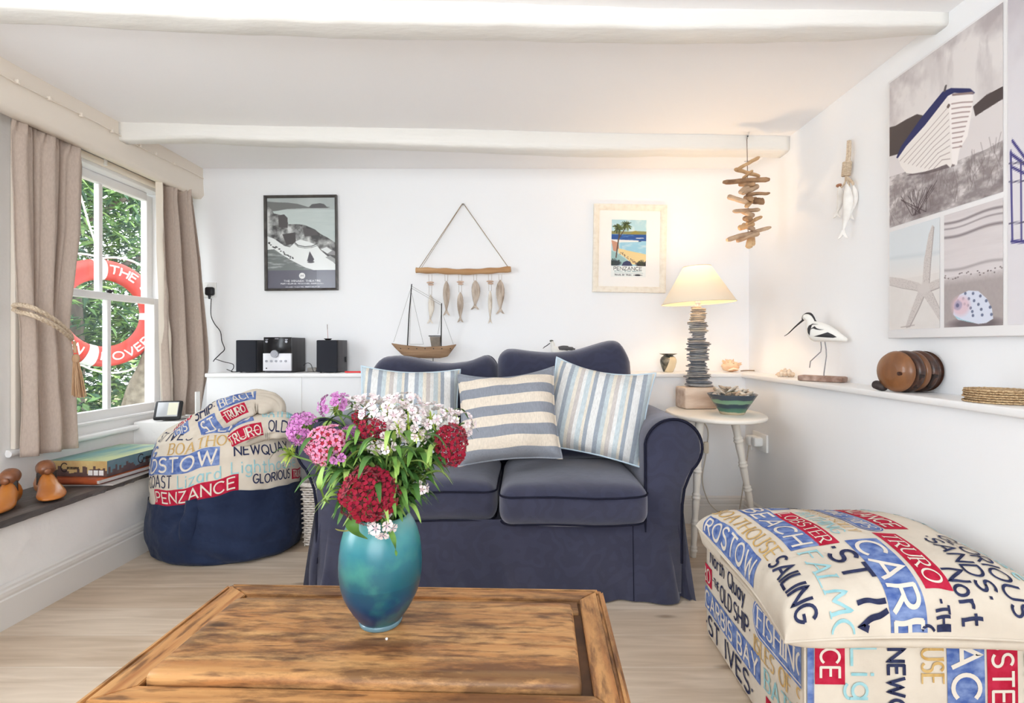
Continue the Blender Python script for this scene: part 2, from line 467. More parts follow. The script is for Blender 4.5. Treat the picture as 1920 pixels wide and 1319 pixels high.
skirting(PROF, [(LRX, LB+0.012, -1, 0), (LRX, YR, -1, 0)], 'baseboard_right', SKIRT)
# low white box in the window corner
b = MB(); b.box2((XL, 2.695, 0.0), (-1.712, YB, 0.562), bevel=0.004); struct('trim_5', b, ROUGH_WALL)

# beams: uneven, painted
def beam(name, y0, y1, drop, depth, seed, xl=-1.885, xr=XR):
    b = MB(); nx = 120; ring = []
    V = []; F = []
    prof = [(0, 0.0), (0, 0.35), (0, 0.7), (0.02, 0.93), (0.14, 1.0), (0.5, 1.0), (0.86, 1.0), (0.98, 0.92), (1, 0.5), (1, 0.0)]
    k = len(prof)
    for i in range(nx+1):
        u = i/nx; x = xl+(xr-xl)*u
        yf = y0+(y1-y0)*u+0.014*noise.noise(Vector((x*1.3, seed, 0)))+0.004*noise.noise(Vector((x*6, seed, 4)))
        dr = interp(x, [q[0] for q in drop], [q[1] for q in drop])+0.003*noise.noise(Vector((x*5, seed+3, 0)))
        dp = interp(x, [q[0] for q in depth], [q[1] for q in depth])+0.008*noise.noise(Vector((x*2, seed+6, 0)))
        for (a, z) in prof:
            V.append((x, yf+a*dp+0.002*noise.noise(Vector((x*14, a*3, seed))), ZC+0.01-(dr+0.01)*z+0.002*noise.noise(Vector((x*11, z*4, seed+9)))))
    for i in range(nx):
        for j in range(k-1): F.append((i*k+j, (i+1)*k+j, (i+1)*k+j+1, i*k+j+1))
    F += [tuple(range(k)), tuple(nx*k+j for j in range(k-1, -1, -1))]
    b.add(V, F, 0, True); return struct(name, b, BEAM, fix=True)
beam('beam', 1.515, 1.625, [(-1.9, 0.035), (-1.45, 0.045), (-1.0, 0.062), (-.3, 0.066), (.5, 0.058), (1.33, 0.04)], [(-1.9, .09), (-1.0, .10), (0, .10), (1.0, .10), (1.33, .06)], 1.0)
beam('beam', 2.42, 2.585, [(-1.9, 0.085), (-1.5, 0.066), (-1.0, 0.070), (-.4, 0.082), (.2, 0.086), (.7, .075), (1.33, 0.07)], [(-1.9, .06), (-1.2, .10), (-.3, .09), (.4, .12), (1.33, .12)], 5.0)
# lintel beam over the window wall
b = MB(); V = []; F = []; ny = 90
prof = [(0.0, 0.0), (0.0, 0.09), (0.006, 0.165), (-0.012, 0.187), (-0.05, 0.187), (-0.05, 0.0)]
k = len(prof)
for i in range(ny+1):
    y = YR+(YB-YR)*i/ny
    for (o, z) in prof:
        V.append((-1.88+o+0.006*noise.noise(Vector((y*2, z*9, 2.2))), y, ZC+0.008-z+0.005*noise.noise(Vector((y*2.6, o*20, 7.0)))*(z > .1)))
for i in range(ny):
    for j in range(k-1): F.append((i*k+j, (i+1)*k+j, (i+1)*k+j+1, i*k+j+1))
b.add(V, F, 0, True); struct('lintel', b, CREAM, fix=True)
b = MB(); b.box2((XL, YR, 1.88), (-1.92, YB, ZC)); struct('trim_6', b, CREAM)
# thin cable clipped along the lintel
cab = thing('clipped_cable', 'thin white cable clipped along the lintel beam above the window', 'cable', (-1.872, 1.6, 1.934))
b = MB(); pts = []
for i in range(40):
    y = 1.55+1.49*i/39; pts.append((-1.868, y, 1.934+0.004*math.sin(y*9)))
b.tube(pts, 0.0028, 6); obj('cable', b.local(cab), CREAM, cab)
for px in (32, 92, 152, 210, 262, 292, 327):
    y = 1.868*FPX/(CX-px)
    b = MB(); b.box((-1.867, y, 1.935), (0.014, 0.012, 0.016), bevel=0.003); obj('clip', b.local(cab), CREAM, cab)

# ------------------------------------------------------------------ windows
GLASSM = bpy.data.materials.new('window_glass'); GLASSM.use_nodes = True
n = GLASSM.node_tree.nodes; L = GLASSM.node_tree.links; n.remove(n['Principled BSDF'])
gl = n.new('ShaderNodeBsdfGlossy'); gl.inputs['Roughness'].default_value = 0.02; gl.inputs['Color'].default_value = (.9, .95, 1, 1)
tr = n.new('ShaderNodeBsdfTransparent'); ms = n.new('ShaderNodeMixShader'); ms.inputs[0].default_value = 0.045; L.new(tr.outputs[0], ms.inputs[1]); L.new(gl.outputs[0], ms.inputs[2])
L.new(ms.outputs[0], n['Material Output'].inputs[0])

def sash_window(name, y0, y1, z0, z1, mid, glass_y0, glass_y1, zb, zt):
    """double-hung window: lower sash nearer the room"""
    r = bpy.data.objects.new(name, None); COL.objects.link(r); r['kind'] = 'structure'; r.matrix_world = Matrix.Translation((XL, (y0+y1)/2, z0))
    def P(nm, b, m, parent=r):
        return obj(nm, b.local(r), m, parent)
    b = MB()
    b.box2((XL-0.12, y0-0.01, z0), (XL-0.015, glass_y0-0.045, z1), bevel=.003); b.box2((XL-0.12, glass_y1+0.045, z0), (XL-0.015, y1+0.01, z1), bevel=.003)
    b.box2((XL-0.12, y0, zt+0.045), (XL-0.015, y1, z1), bevel=.003); b.box2((XL-0.12, y0, z0), (XL-0.015, y1, zb-0.055), bevel=.003)
    P('window_frame', b, GLOSS)
    yc = (glass_y0+glass_y1)/2
    for nm, x, za, zc_ in (('lower_sash', XL-0.05, zb, mid-0.028), ('upper_sash', XL-0.092, mid+0.012, zt)):
        b = MB(); x0, x1 = x-0.018, x+0.018
        b.box2((x0, glass_y0-0.045, za-0.055 if nm[0] == 'l' else za-0.03), (x1, glass_y0, zc_+0.035), bevel=.004)
        b.box2((x0, glass_y1, za-0.055 if nm[0] == 'l' else za-0.03), (x1, glass_y1+0.045, zc_+0.035), bevel=.004)
        b.box2((x0, glass_y0-.001, za-(0.055 if nm[0] == 'l' else 0.03)), (x1, glass_y1+.001, za), bevel=.004)
        b.box2((x0, glass_y0-.001, zc_), (x1, glass_y1+.001, zc_+(0.035 if nm[0] == 'l' else 0.045)), bevel=.004)
        b.box2((x0+.004, yc-0.012, za), (x1-.004, yc+0.012, zc_), bevel=.004)
        s = P(nm, b, GLOSS)
        for ya, yb in ((glass_y0, yc-0.012), (yc+0.012, glass_y1)):
            b = MB(); b.box2((x-0.002, ya, za), (x+0.002, yb, zc_)); P('pane', b, GLASSM, s)
    b = MB(); b.tube([(XL-0.035, yc-0.015, mid+0.012), (XL-0.035, yc+0.02, mid+0.018)], 0.006, 8); b.blob((XL-0.035, yc, mid+0.014), (.012, .012, .010))
    P('sash_lock', b, DARKMETAL)
    # beads, sill board, blind tube and pelmet
    b = MB(); b.tube([(XL-0.008, y0, z0+0.055), (XL-0.008, y1, z0+0.055)], 0.008, 8); P('sill_bead', b, GLOSS)
    return r, P
win, WP = sash_window('window_1', WY0, WY1, WZ0, WZ1, 1.215, 2.275, 2.895, 0.645, 1.765)
b = MB(); b.tube([(-2.0, 2.02, 0.536), (-2.0, 2.692, 0.536)], 0.0135, 10); b.box2((-2.035, 2.03, 0.5225), (-2.0, 2.692, 0.5495)); WP('sill_board', b, GLOSS)
b = MB(); b.box2((-2.018, 2.045, 0.55), (-1.998, 2.072, 1.83), bevel=.003); WP('side_trim', b, CREAM)
b = MB(); b.tube([(-2.018, 2.06, 1.838), (-2.018, 2.97, 1.838)], 0.0165, 12); WP('blind_tube', b, CREAM)
b = MB(); b.box2((-2.02, 2.05, 1.856), (-2.0, 2.98, 1.886), bevel=.002); WP('pelmet', b, GLOSS)
b = MB(); b.box((-2.0, 2.49, 1.838), (.012, .012, .03), bevel=.002); WP('blind_bracket', b, GLOSS)
sash_window('window_2', NY0, NY1, NZ0, NZ1, 1.215, NY0+.07, NY1-.07, NZ0+.1, NZ1-.06)
# ------------------------------------------------------------------ printed lettering: brush strokes laid on a surface
def arc(cx, cy, rx, ry, a0, a1, n=12):
    return [(cx+rx*math.cos(math.radians(a0+(a1-a0)*i/n)), cy+ry*math.sin(math.radians(a0+(a1-a0)*i/n))) for i in range(n+1)]
G = {
 'A': (.78, [[(0, 0), (.39, 1), (.78, 0)], [(.14, .34), (.64, .34)]]),
 'B': (.62, [[(0, 0), (0, 1)], [(0, 1), (.28, 1)]+arc(.28, .76, .28, .24, 90, -90)+[(0, .52)], [(0, .52), (.32, .52)]+arc(.32, .26, .30, .26, 90, -90)+[(0, 0)]]),
 'C': (.74, [arc(.42, .5, .42, .5, 45, 315, 18)]),
 'D': (.72, [[(0, 0), (0, 1)], [(0, 1), (.25, 1)]+arc(.25, .5, .47, .5, 90, -90)+[(0, 0)]]),
 'E': (.54, [[(0, 0), (0, 1)], [(0, 1), (.54, 1)], [(0, .52), (.46, .52)], [(0, 0), (.54, 0)]]),
 'F': (.52, [[(0, 0), (0, 1)], [(0, 1), (.52, 1)], [(0, .52), (.44, .52)]]),
 'G': (.78, [arc(.42, .5, .42, .5, 45, 345, 18), [(.46, .42), (.82, .42)]]),
 'H': (.68, [[(0, 0), (0, 1)], [(.68, 0), (.68, 1)], [(0, .5), (.68, .5)]]),
 'I': (.04, [[(.02, 0), (.02, 1)]]),
 'K': (.62, [[(0, 0), (0, 1)], [(.6, 1), (.02, .42)], [(.2, .58), (.62, 0)]]),
 'L': (.5, [[(0, 1), (0, 0)], [(0, 0), (.5, 0)]]),
 'M': (.85, [[(0, 0), (.08, 1), (.42, .25), (.77, 1), (.85, 0)]]),
 'N': (.7, [[(0, 0), (0, 1), (.7, 0), (.7, 1)]]),
 'O': (.84, [arc(.42, .5, .42, .5, 90, 450, 22)]),
 'P': (.58, [[(0, 0), (0, 1)], [(0, 1), (.28, 1)]+arc(.28, .73, .30, .27, 90, -90)+[(0, .46)]]),
 'Q': (.86, [arc(.42, .5, .42, .5, 90, 450, 22), [(.5, .25), (.9, -.1)]]),
 'R': (.64, [[(0, 0), (0, 1)], [(0, 1), (.28, 1)]+arc(.28, .74, .30, .26, 90, -90)+[(0, .48)], [(.26, .48), (.64, 0)]]),
 'S': (.58, [arc(.29, .75, .27, .25, 40, 270, 12)+arc(.29, .25, .29, .25, 90, -140, 12)]),
 'T': (.66, [[(.33, 0), (.33, 1)], [(0, 1), (.66, 1)]]),
 'U': (.68, [[(0, 1), (0, .34)]+arc(.34, .34, .34, .34, 180, 360)+[(.68, 1)]]),
 'V': (.72, [[(0, 1), (.36, 0), (.72, 1)]]),
 'W': (1.05, [[(0, 1), (.26, 0), (.52, .85), (.79, 0), (1.05, 1)]]),
 'Y': (.68, [[(0, 1), (.34, .48), (.68, 1)], [(.34, .48), (.34, 0)]]),
 'Z': (.64, [[(0, 1), (.64, 1), (0, 0), (.64, 0)]]),
 'i': (.04, [[(.02, 0), (.02, .6)], [(.02, .8), (.02, .88)]]),
 'g': (.46, [arc(.22, .32, .22, .30, 90, 450, 16), [(.44, .62), (.44, -.1)]+arc(.22, -.1, .22, .2, 0, -150)]),
 'h': (.42, [[(0, 0), (0, 1)], [(0, .36)]+arc(.21, .36, .21, .25, 180, 0)+[(.42, 0)]]),
 't': (.34, [[(.14, .9), (.14, 0), (.34, 0)], [(0, .62), (.34, .62)]]),
 'o': (.48, [arc(.24, .31, .24, .31, 90, 450, 16)]),
 'u': (.42, [[(0, .62), (0, .22)]+arc(.21, .22, .21, .22, 180, 360)+[(.42, .62)], [(.42, .3), (.42, 0)]]),
 's': (.36, [arc(.18, .47, .16, .15, 40, 270, 8)+arc(.18, .16, .18, .16, 90, -140, 8)]),
 'e': (.46, [[(0, .34), (.46, .34)]+arc(.23, .32, .23, .31, 0, 300, 14)]),
 'r': (.3, [[(0, 0), (0, .62)], [(0, .38)]+arc(.2, .40, .2, .2, 180, 60, 8)]),
 'y': (.44, [[(0, .62), (.22, .05)], [(.44, .62), (.1, -.3)]]),
 'a': (.46, [arc(.22, .31, .22, .31, 90, 450, 16), [(.44, .62), (.44, 0)]]),
 'd': (.46, [arc(.22, .31, .22, .31, 90, 450, 16), [(.44, 1), (.44, 0)]]),
 'z': (.4, [[(0, .6), (.4, .6), (0, 0), (.4, 0)]]),
 'n': (.42, [[(0, 0), (0, .62)], [(0, .36)]+arc(.21, .36, .21, .25, 180, 0)+[(.42, 0)]]),
 'c': (.42, [arc(.24, .31, .24, .31, 45, 315, 14)]),
 '.': (.06, [[(0, .45), (.06, .45)]]), ' ': (.3, []), "'": (.05, [[(0, .95), (0, .8)]]), '-': (.3, [[(0, .5), (.3, .5)]]),
 ',': (.1, [[(.05, .1), (0, -.1)]]), '1': (.2, [[(0, .8), (.2, 1), (.2, 0)]]),
}
def text_width(s, sp=.2): return sum(G[c][0]+sp for c in s)-sp

def ribbon(mb, pts, surf, th, mi, off, dom=None, contrast=0.0, step=0.006):
    """flat stroke with square ends following 2D pts"""
    P = [Vector((p[0], p[1])) for p in pts]
    Q = [P[0]]
    for a, b in zip(P, P[1:]):
        n = max(1, int((b-a).length/step))
        for i in range(1, n+1): Q.append(a+(b-a)*i/n)
    n = len(Q); V = []; ok = []
    for i, q in enumerate(Q):
        t = Q[min(i+1, n-1)]-Q[max(i-1, 0)]
        if t.length < 1e-9: t = Vector((1, 0))
        t.normalize(); k = th/2
        if contrast: k *= (1-contrast)+contrast*abs(t.y)
        nn = Vector((-t.y, t.x))
        if 0 < i < n-1:
            a = (Q[i]-Q[i-1]).normalized(); c = (Q[i+1]-Q[i]).normalized()
            m = max(0.5, abs(nn.dot(Vector((-a.y, a.x)))) if a.length else 1); k /= m
        e = t*(th*0.25) if i == n-1 else -t*(th*0.25) if i == 0 else Vector((0, 0))
        for sgn in (1, -1):
            r = q+nn*k*sgn+e
            ok.append(dom is None or (dom[0] <= r.x <= dom[2] and dom[1] <= r.y <= dom[3]))
            p, nr = surf(r.x, r.y); V.append(p+nr*off)
    F = [(2*i, 2*i+1, 2*i+3, 2*i+2) for i in range(n-1) if all(ok[2*i:2*i+4])]
    mb.add(V, F, mi, True)

def lettering(mb, s, surf, u, v, h, width=None, th=.15, serif=False, mi=1, off=.0012, dom=None, sp=.22, wob=0.0, step=0.004):
    tw = text_width(s, sp)*h; kx = (width/tw) if width else 1.0
    x = 0.0; rr = random.Random(len(s)*7+ord(s[0]))
    for c in s:
        wd, strokes = G[c]; dy = wob*h*rr.uniform(-1, 1)
        for st in strokes:
            pts = [(u+(x+p[0])*h*kx, v+p[1]*h+dy) for p in st]
            ribbon(mb, pts, surf, th*h, mi, off, dom, 0.45 if serif else 0.0, step)
            if serif:
                for p, q in ((st[0], st[1]), (st[-1], st[-2])):
                    if (abs(p[1]) < .02 or abs(p[1]-1) < .02) and abs(p[1]-q[1]) > .2 and c != 'S' and c != 'O':
                        e = .11
                        ribbon(mb, [(u+(x+p[0]-e)*h*kx, v+p[1]*h+dy), (u+(x+p[0]+e)*h*kx, v+p[1]*h+dy)], surf, th*h*.5, mi, off, dom, 0, step)
        x += wd+sp
    return x*h*kx

def panel(mb, surf, u0, v0, u1, v1, mi, off=.0006, pill=0.0, dom=None, step=0.005):
    if dom:
        u0c, u1c = max(u0, dom[0]), min(u1, dom[2]); v0c, v1c = max(v0, dom[1]), min(v1, dom[3])
    else: u0c, u1c, v0c, v1c = u0, u1, v0, v1
    if u1c <= u0c or v1c <= v0c: return
    nu = max(2, int((u1c-u0c)/step)); nv = max(2, int((v1c-v0c)/step)); hv = (v1-v0)/2; vc = (v0+v1)/2
    V = []
    for j in range(nv+1):
        for i in range(nu+1):
            u = u0c+(u1c-u0c)*i/nu; v = v0c+(v1c-v0c)*j/nv
            if pill:
                d = min(u-u0, u1-u); rr = min(hv, pill)
                k = 1.0
                if d < rr: k = (hv-rr+math.sqrt(max(0, rr*rr-(rr-d)**2)))/hv
                v = vc+(v-vc)*k
            p, nr = surf(u, v); V.append(p+nr*off)
    w_ = nu+1
    mb.add(V, [(j*w_+i, j*w_+i+1, (j+1)*w_+i+1, (j+1)*w_+i) for j in range(nv) for i in range(nu)], mi, True)

CLOTH = mat('cream_printed_cotton', (218, 208, 193), 0.85, (207, 196, 181), 9, bump=0.25, bscale=14, spec=0.15)
weave(CLOTH, 900, 0.15)
INK_BLUE = mat('faded_blue_ink', (72, 96, 158), 0.85, (132, 152, 196), 34, stretch=(1, 1.6, 1.6), detail=9, lo=.36, hi=.68, spec=.15)
INK_NAVY = mat('navy_ink', (38, 42, 70), 0.85, (54, 60, 92), 60, spec=.15)
INK_RED = mat('red_ink', (172, 24, 52), 0.85, (190, 44, 72), 40, spec=.15)
INK_TEAL = mat('pale_teal_ink', (138, 190, 198), 0.85, (162, 204, 210), 50, spec=.15)
INK_GOLD = mat('ochre_ink', (190, 152, 88), 0.85, (208, 176, 118), 50, spec=.15)
INK_CREAM = mat('unprinted_cotton', (222, 214, 202), 0.85, spec=.15)
PRINT = [CLOTH, INK_BLUE, INK_NAVY, INK_RED, INK_TEAL, INK_GOLD, INK_CREAM]
def word(mb, surf, s, u, v, h, width, ink, serif=False, box=None, th=.14, dom=None, pill=False, pad=.25, sp=.24):
    """one printed word, optionally reversed out of a coloured box"""
    if pill:
        p = h*pad
        panel(mb, surf, u-p*2.4, v-p*1.9, u+width+p*2.4, v+h+p*1.9, box, .0008, h, dom)
        panel(mb, surf, u-p*2.0, v-p*1.45, u+width+p*2.0, v+h+p*1.45, 6, .0013, h, dom)
        panel(mb, surf, u-p*1.75, v-p*1.15, u+width+p*1.75, v+h+p*1.15, box, .0018, h, dom)
        lettering(mb, s, surf, u, v, h, width, th, serif, ink, .0026, dom, sp)
    else:
        if box is not None:
            p = h*pad; panel(mb, surf, u-p*1.3, v-p, u+width+p*1.3, v+h+p, box, .0009, 0, dom)
        lettering(mb, s, surf, u, v, h, width, th, serif, ink, .0021, dom, sp)
B_, N_, R_, T_, O_, C_ = 1, 2, 3, 4, 5, 6
# ------------------------------------------------------------------ the sofa
SOFA = mat('washed_navy_cotton', (37, 40, 61), 0.9, (54, 56, 78), 3.2, detail=7, bump=0.35, bscale=9, sheen=.55, lo=.3, hi=.75, spec=.12)
SOFA.node_tree.nodes['Principled BSDF'].inputs['Sheen Roughness'].default_value = .6
SOFA.node_tree.nodes['Principled BSDF'].inputs['Sheen Tint'].default_value = (.75, .75, .82, 1)
def damask(m):
    """tone-on-tone scroll figure woven into the cloth"""
    n = m.node_tree.nodes; L = m.node_tree.links; p = n['Principled BSDF']
    tc = n.new('ShaderNodeTexCoord'); v = n.new('ShaderNodeTexWave'); v.wave_type = 'RINGS'; v.inputs['Scale'].default_value = 5
    v.inputs['Distortion'].default_value = 14; v.inputs['Detail'].default_value = 1.5; v.inputs['Detail Scale'].default_value = 2.2
    L.new(tc.outputs['Object'], v.inputs['Vector'])
    r = n.new('ShaderNodeValToRGB'); r.color_ramp.elements[0].position = .42; r.color_ramp.elements[1].position = .58
    r.color_ramp.elements[0].color = (1.07, 1.07, 1.07, 1); r.color_ramp.elements[1].color = (0.93, 0.93, 0.94, 1)
    L.new(v.outputs[0], r.inputs[0])
    mx = n.new('ShaderNodeMix'); mx.data_type = 'RGBA'; mx.blend_type = 'MULTIPLY'; mx.inputs['Factor'].default_value = 1
    src = p.inputs['Base Color'].links[0].from_socket
    L.new(src, mx.inputs['A']); L.new(r.outputs[0], mx.inputs['B']); L.new(mx.outputs['Result'], p.inputs['Base Color'])
damask(SOFA); weave(SOFA, 700, .25)
PIPING = mat('navy_piping', (30, 31, 46), 0.8, spec=.1)
SX = -0.088
sofa = thing('sofa', 'navy loose-covered two-seat sofa with rolled arms behind the wooden coffee table', 'sofa', (SX, 2.35, 0))
def SP(nm, b, m=SOFA, parent=sofa, fix=False): return obj(nm, b.local(sofa), m, parent, fix)
def sx(x): return SX+x
# base and back
b = MB(); b.box2((sx(-.66), 1.985, .03), (sx(.66), 2.74, .285), bevel=.02); SP('base', b)
b = MB(); b.cushion((1.30, .20, .74), .06, 10, puff=0, mat=Matrix.Translation((SX, 2.665, .41))); SP('backrest', b)
# rolled arms
def arm_profile():
    P = [(.549, .02), (.549, .12), (.549, .22), (.549, .32), (.549, .42), (.549, .50)]
    for i in range(25):
        a = math.radians(172-(172+48)*i/24); P.append((.655+.108*math.cos(a), .574+.108*math.sin(a)))
    P += [(.712, .462), (.696, .42), (.688, .36), (.686, .26), (.686, .14), (.686, .02)]
    return P
AP = arm_profile()
for sgn in (-1, 1):
    b = MB(); prof = AP; n_ = len(prof); ys = [1.952, 1.957, 1.968, 2.05, 2.15, 2.25, 2.35, 2.45, 2.55, 2.66, 2.705, 2.715]
    ins = [.014, .005, 0, 0, 0, 0, 0, 0, 0, 0, .006, .02]
    V = []; F = []; cx_, cz_ = .62, .45
    for y, q in zip(ys, ins):
        for (x, z) in prof:
            d = Vector((x-cx_, z-cz_)); d2 = d*(1-q/max(.05, d.length))
            wv = .004*noise.noise(Vector((x*8*sgn, y*6, z*8)))
            V.append((sx(sgn*(cx_+d2.x+wv)), y, max(.015, cz_+d2.y+wv)))
    for i in range(len(ys)-1):
        for j in range(n_):
            j2 = (j+1) % n_; F.append((i*n_+j, i*n_+j2, (i+1)*n_+j2, (i+1)*n_+j))
    c0 = len(V)
    F.append(tuple(range(n_-1, -1, -1))); F.append(tuple((len(ys)-1)*n_+j for j in range(n_)))
    b.add(V, F, 0, True)
    a = SP('arm', b, SOFA, sofa, True)
    b = MB(); b.tube([(sx(sgn*x), 1.953, z) for (x, z) in AP[2:-1]], .0055, 6); SP('piping', b, PIPING, a)
# seat cushions
def seat(xa, xb, yf, zt, seed, zb=.288):
    cx_, w_ = (xa+xb)/2, xb-xa; d_ = 2.47-yf; h_ = zt-zb
    def fn(q):
        q.z += .006*noise.noise(Vector((q.x*5, q.y*5, seed)))-(.012 if q.z > 0 else 0)*noise.noise(Vector((q.x*3, q.y*3+seed, 2)))
        q.y -= .004*noise.noise(Vector((q.x*7, q.z*6, seed))); return q
    b = MB(); b.cushion((w_, d_, h_), .048, 18, puff=.026, side=.006, mat=Matrix.Translation((sx(cx_), yf+d_/2, zb+h_/2)), fn=fn)
    o = SP('seat_cushion', b)
    for z, k in ((zt-.030, .006), (zb+.012, -.012)):
        b = MB(); pts = []
        hw, hd, r = w_/2+k*.3, d_/2+k*.3, .05
        for (qx, qy, a0) in ((hw-r, hd-r, 0), (-hw+r, hd-r, 90), (-hw+r, -hd+r, 180), (hw-r, -hd+r, 270)):
            for i in range(7):
                a = math.radians(a0+15*i); pts.append((sx(cx_)+qx+r*math.cos(a), yf+d_/2+qy+r*math.sin(a)))
        dense = []
        for i in range(len(pts)):
            p, q = Vector(pts[i]), Vector(pts[(i+1) % len(pts)])
            for t in range(6):
                m = p+(q-p)*t/6
                zz = z+.006*noise.noise(Vector(((m.x-sx(cx_))*5, (m.y-yf)*5, seed)))
                # bow with the front edge
                dense.append((m.x, m.y-.0065*(1-min(1, ((m.x-sx(cx_))/hw)**2))*(1 if m.y < yf+.1 else 0), zz))
        b.ring(dense, .0036, 6); SP('piping', b, PIPING, o)
seat(-.545, -.012, 1.955, .438, 3.0)
seat(.002, .555, 1.905, .432, 9.0)
# back cushions with sagging tops
def back(xa, xb, tops, seed, yb=2.565):
    w_ = xb-xa; cx_ = (xa+xb)/2; zt = max(t[1] for t in tops); h_ = zt-.44; d_ = .19
    def top(x): return interp(x, [t[0] for t in tops], [t[1] for t in tops])
    sm = lambda x: sum(top(x+k*.012) for k in range(-3, 4))/7
    def fn(q):
        f = (q.z+h_/2)/h_; q.z += (sm((q.x/w_)+.5)-zt)*max(0, f)**1.5
        q.y += .055*(f-.5)+.008*noise.noise(Vector((q.x*5, q.z*5, seed))); return q
    b = MB(); b.cushion((w_, d_, h_), .055, 20, puff=0, side=.01, mat=Matrix.Translation((sx(cx_), yb-d_/2, .44+h_/2)), fn=fn)
    o = SP('back_cushion', b)
    b = MB(); pts = []
    for i in range(61):
        u = i/60; z = sm(u)
        e = min(u, 1-u)*w_; r = .05
        dz = 0 if e > r else r-math.sqrt(max(0, r*r-(r-e)**2))
        pts.append((sx(xa)+u*w_, yb-d_*.62+.0275, z-dz-.004))
    left = [(sx(xa)-.001, yb-d_*.62+.03*(k/8-.5), .52+(pts[0][2]-.53)*k/8) for k in range(8)]
    right = [(sx(xb)+.001, yb-d_*.62+.03*(k/8-.5), .52+(pts[-1][2]-.53)*k/8) for k in range(7, -1, -1)]
    b.tube(left+pts+right, .0045, 6); SP('piping', b, PIPING, o)
back(-.617, -.032, [(0, .875), (.08, .905), (.2, .912), (.35, .898), (.5, .876), (.62, .873), (.78, .885), (.92, .918), (1, .90)], 1.0)
back(-.026, .590, [(0, .935), (.1, .945), (.25, .932), (.4, .925), (.5, .928), (.62, .94), (.75, .965), (.86, .985), (.94, .975), (1, .91)], 6.0)
# skirt: front sheet with soft folds and an inverted pleat at each corner, side sheets flaring out
def skirt_front(u, v):
    x = -.70+1.40*u; z = .305*(1-v); k = v
    amp = .042*k
    y = 1.953-.022*k+amp*(noise.noise(Vector((x*7.5+z*2.5, z*1.2, 3)))+.5*noise.noise(Vector((x*17+z*7, z*2, 8))))
    e = abs(x)
    pl = math.exp(-((e-.652-.012*k)/.011)**2)
    y += .05*pl*min(1, k*1.5); x += math.copysign(.035*k*max(0, (e-.55)/.15), x)
    if e > .675: y += (e-.675)*.9
    return Vector((sx(x), y, max(.006, z)))
b = MB(); b.grid(skirt_front, 150, 22); sk = SP('skirt', b)
for q in (-.502, .502):
    b = MB(); b.tube([(sx(q), skirt_front((q+.7)/1.4, t).y-.001, max(.008, .305*(1-t))) for t in [i/10 for i in range(11)]], .0014, 4); SP('seam', b, PIPING, sk)
for sgn in (-1, 1):
    def side(u, v):
        y = 1.955+.77*u; z = .36*(1-v)
        x = .690+.045*v+.012*v*noise.noise(Vector((y*9, z*2, sgn*4)))-(.03*v*math.exp(-((u-.05)/.03)**2))
        return Vector((sx(sgn*x), y-.02*v*(u < .1), max(.006, z)))
    b = MB(); b.grid(side, 50, 14); SP('side_skirt', b)

# ------------------------------------------------------------------ scatter cushions
def stripes(name, axis, period, bands, rough=.85, coord_off=0.0):
    m = bpy.data.materials.new(name); m.use_nodes = True
    n = m.node_tree.nodes; L = m.node_tree.links; p = n['Principled BSDF']
    p.inputs['Roughness'].default_value = rough; p.inputs['Specular IOR Level'].default_value = .12
    tc = n.new('ShaderNodeTexCoord'); sp = n.new('ShaderNodeSeparateXYZ'); L.new(tc.outputs['Object'], sp.inputs[0])
    ma = n.new('ShaderNodeMath'); ma.operation = 'MULTIPLY_ADD'; ma.inputs[1].default_value = 1/period; ma.inputs[2].default_value = 10.0+coord_off
    L.new(sp.outputs[axis], ma.inputs[0])
    fr = n.new('ShaderNodeMath'); fr.operation = 'FRACT'; L.new(ma.outputs[0], fr.inputs[0])
    cr = n.new('ShaderNodeValToRGB'); cr.color_ramp.interpolation = 'CONSTANT'
    tot = sum(b[0] for b in bands); pos = 0; els = cr.color_ramp.elements
    for i, (wd, c) in enumerate(bands):
        e = els[0] if i == 0 else els[1] if i == 1 else els.new(pos)
        e.position = pos; e.color = (*lin(c), 1); pos += wd/tot
    L.new(fr.outputs[0], cr.inputs[0])
    ns = n.new('ShaderNodeTexNoise'); ns.inputs['Scale'].default_value = 260; mpp = n.new('ShaderNodeMapping'); mpp.inputs['Scale'].default_value = (1, 1, .2)
    L.new(tc.outputs['Object'], mpp.inputs[0]); L.new(mpp.outputs[0], ns.inputs['Vector'])
    rr = n.new('ShaderNodeValToRGB'); rr.color_ramp.elements[0].position = .3; rr.color_ramp.elements[1].position = .7
    rr.color_ramp.elements[0].color = (.88, .88, .88, 1); rr.color_ramp.elements[1].color = (1.06, 1.06, 1.06, 1); L.new(ns.outputs[0], rr.inputs[0])
    mx = n.new('ShaderNodeMix'); mx.data_type = 'RGBA'; mx.blend_type = 'MULTIPLY'; mx.inputs['Factor'].default_value = 1
    L.new(cr.outputs[0], mx.inputs['A']); L.new(rr.outputs[0], mx.inputs['B']); L.new(mx.outputs['Result'], p.inputs['Base Color'])
    weave(m, 800, .2); return m
CR, PB, GB, BG, WH = (224, 218, 205), (194, 206, 211), (160, 169, 180), (200, 194, 191), (226, 227, 226)
ST_V = stripes('pale_blue_stripe_cotton', 0, .152, [(.016, WH), (.018, GB), (.018, PB), (.015, CR), (.017, BG), (.015, WH), (.02, PB), (.012, CR), (.016, GB), (.012, WH)])
ST_H = stripes('wide_blue_stripe_linen', 2, .086, [(.043, (224, 213, 198)), (.043, (142, 147, 157))], coord_off=.75)
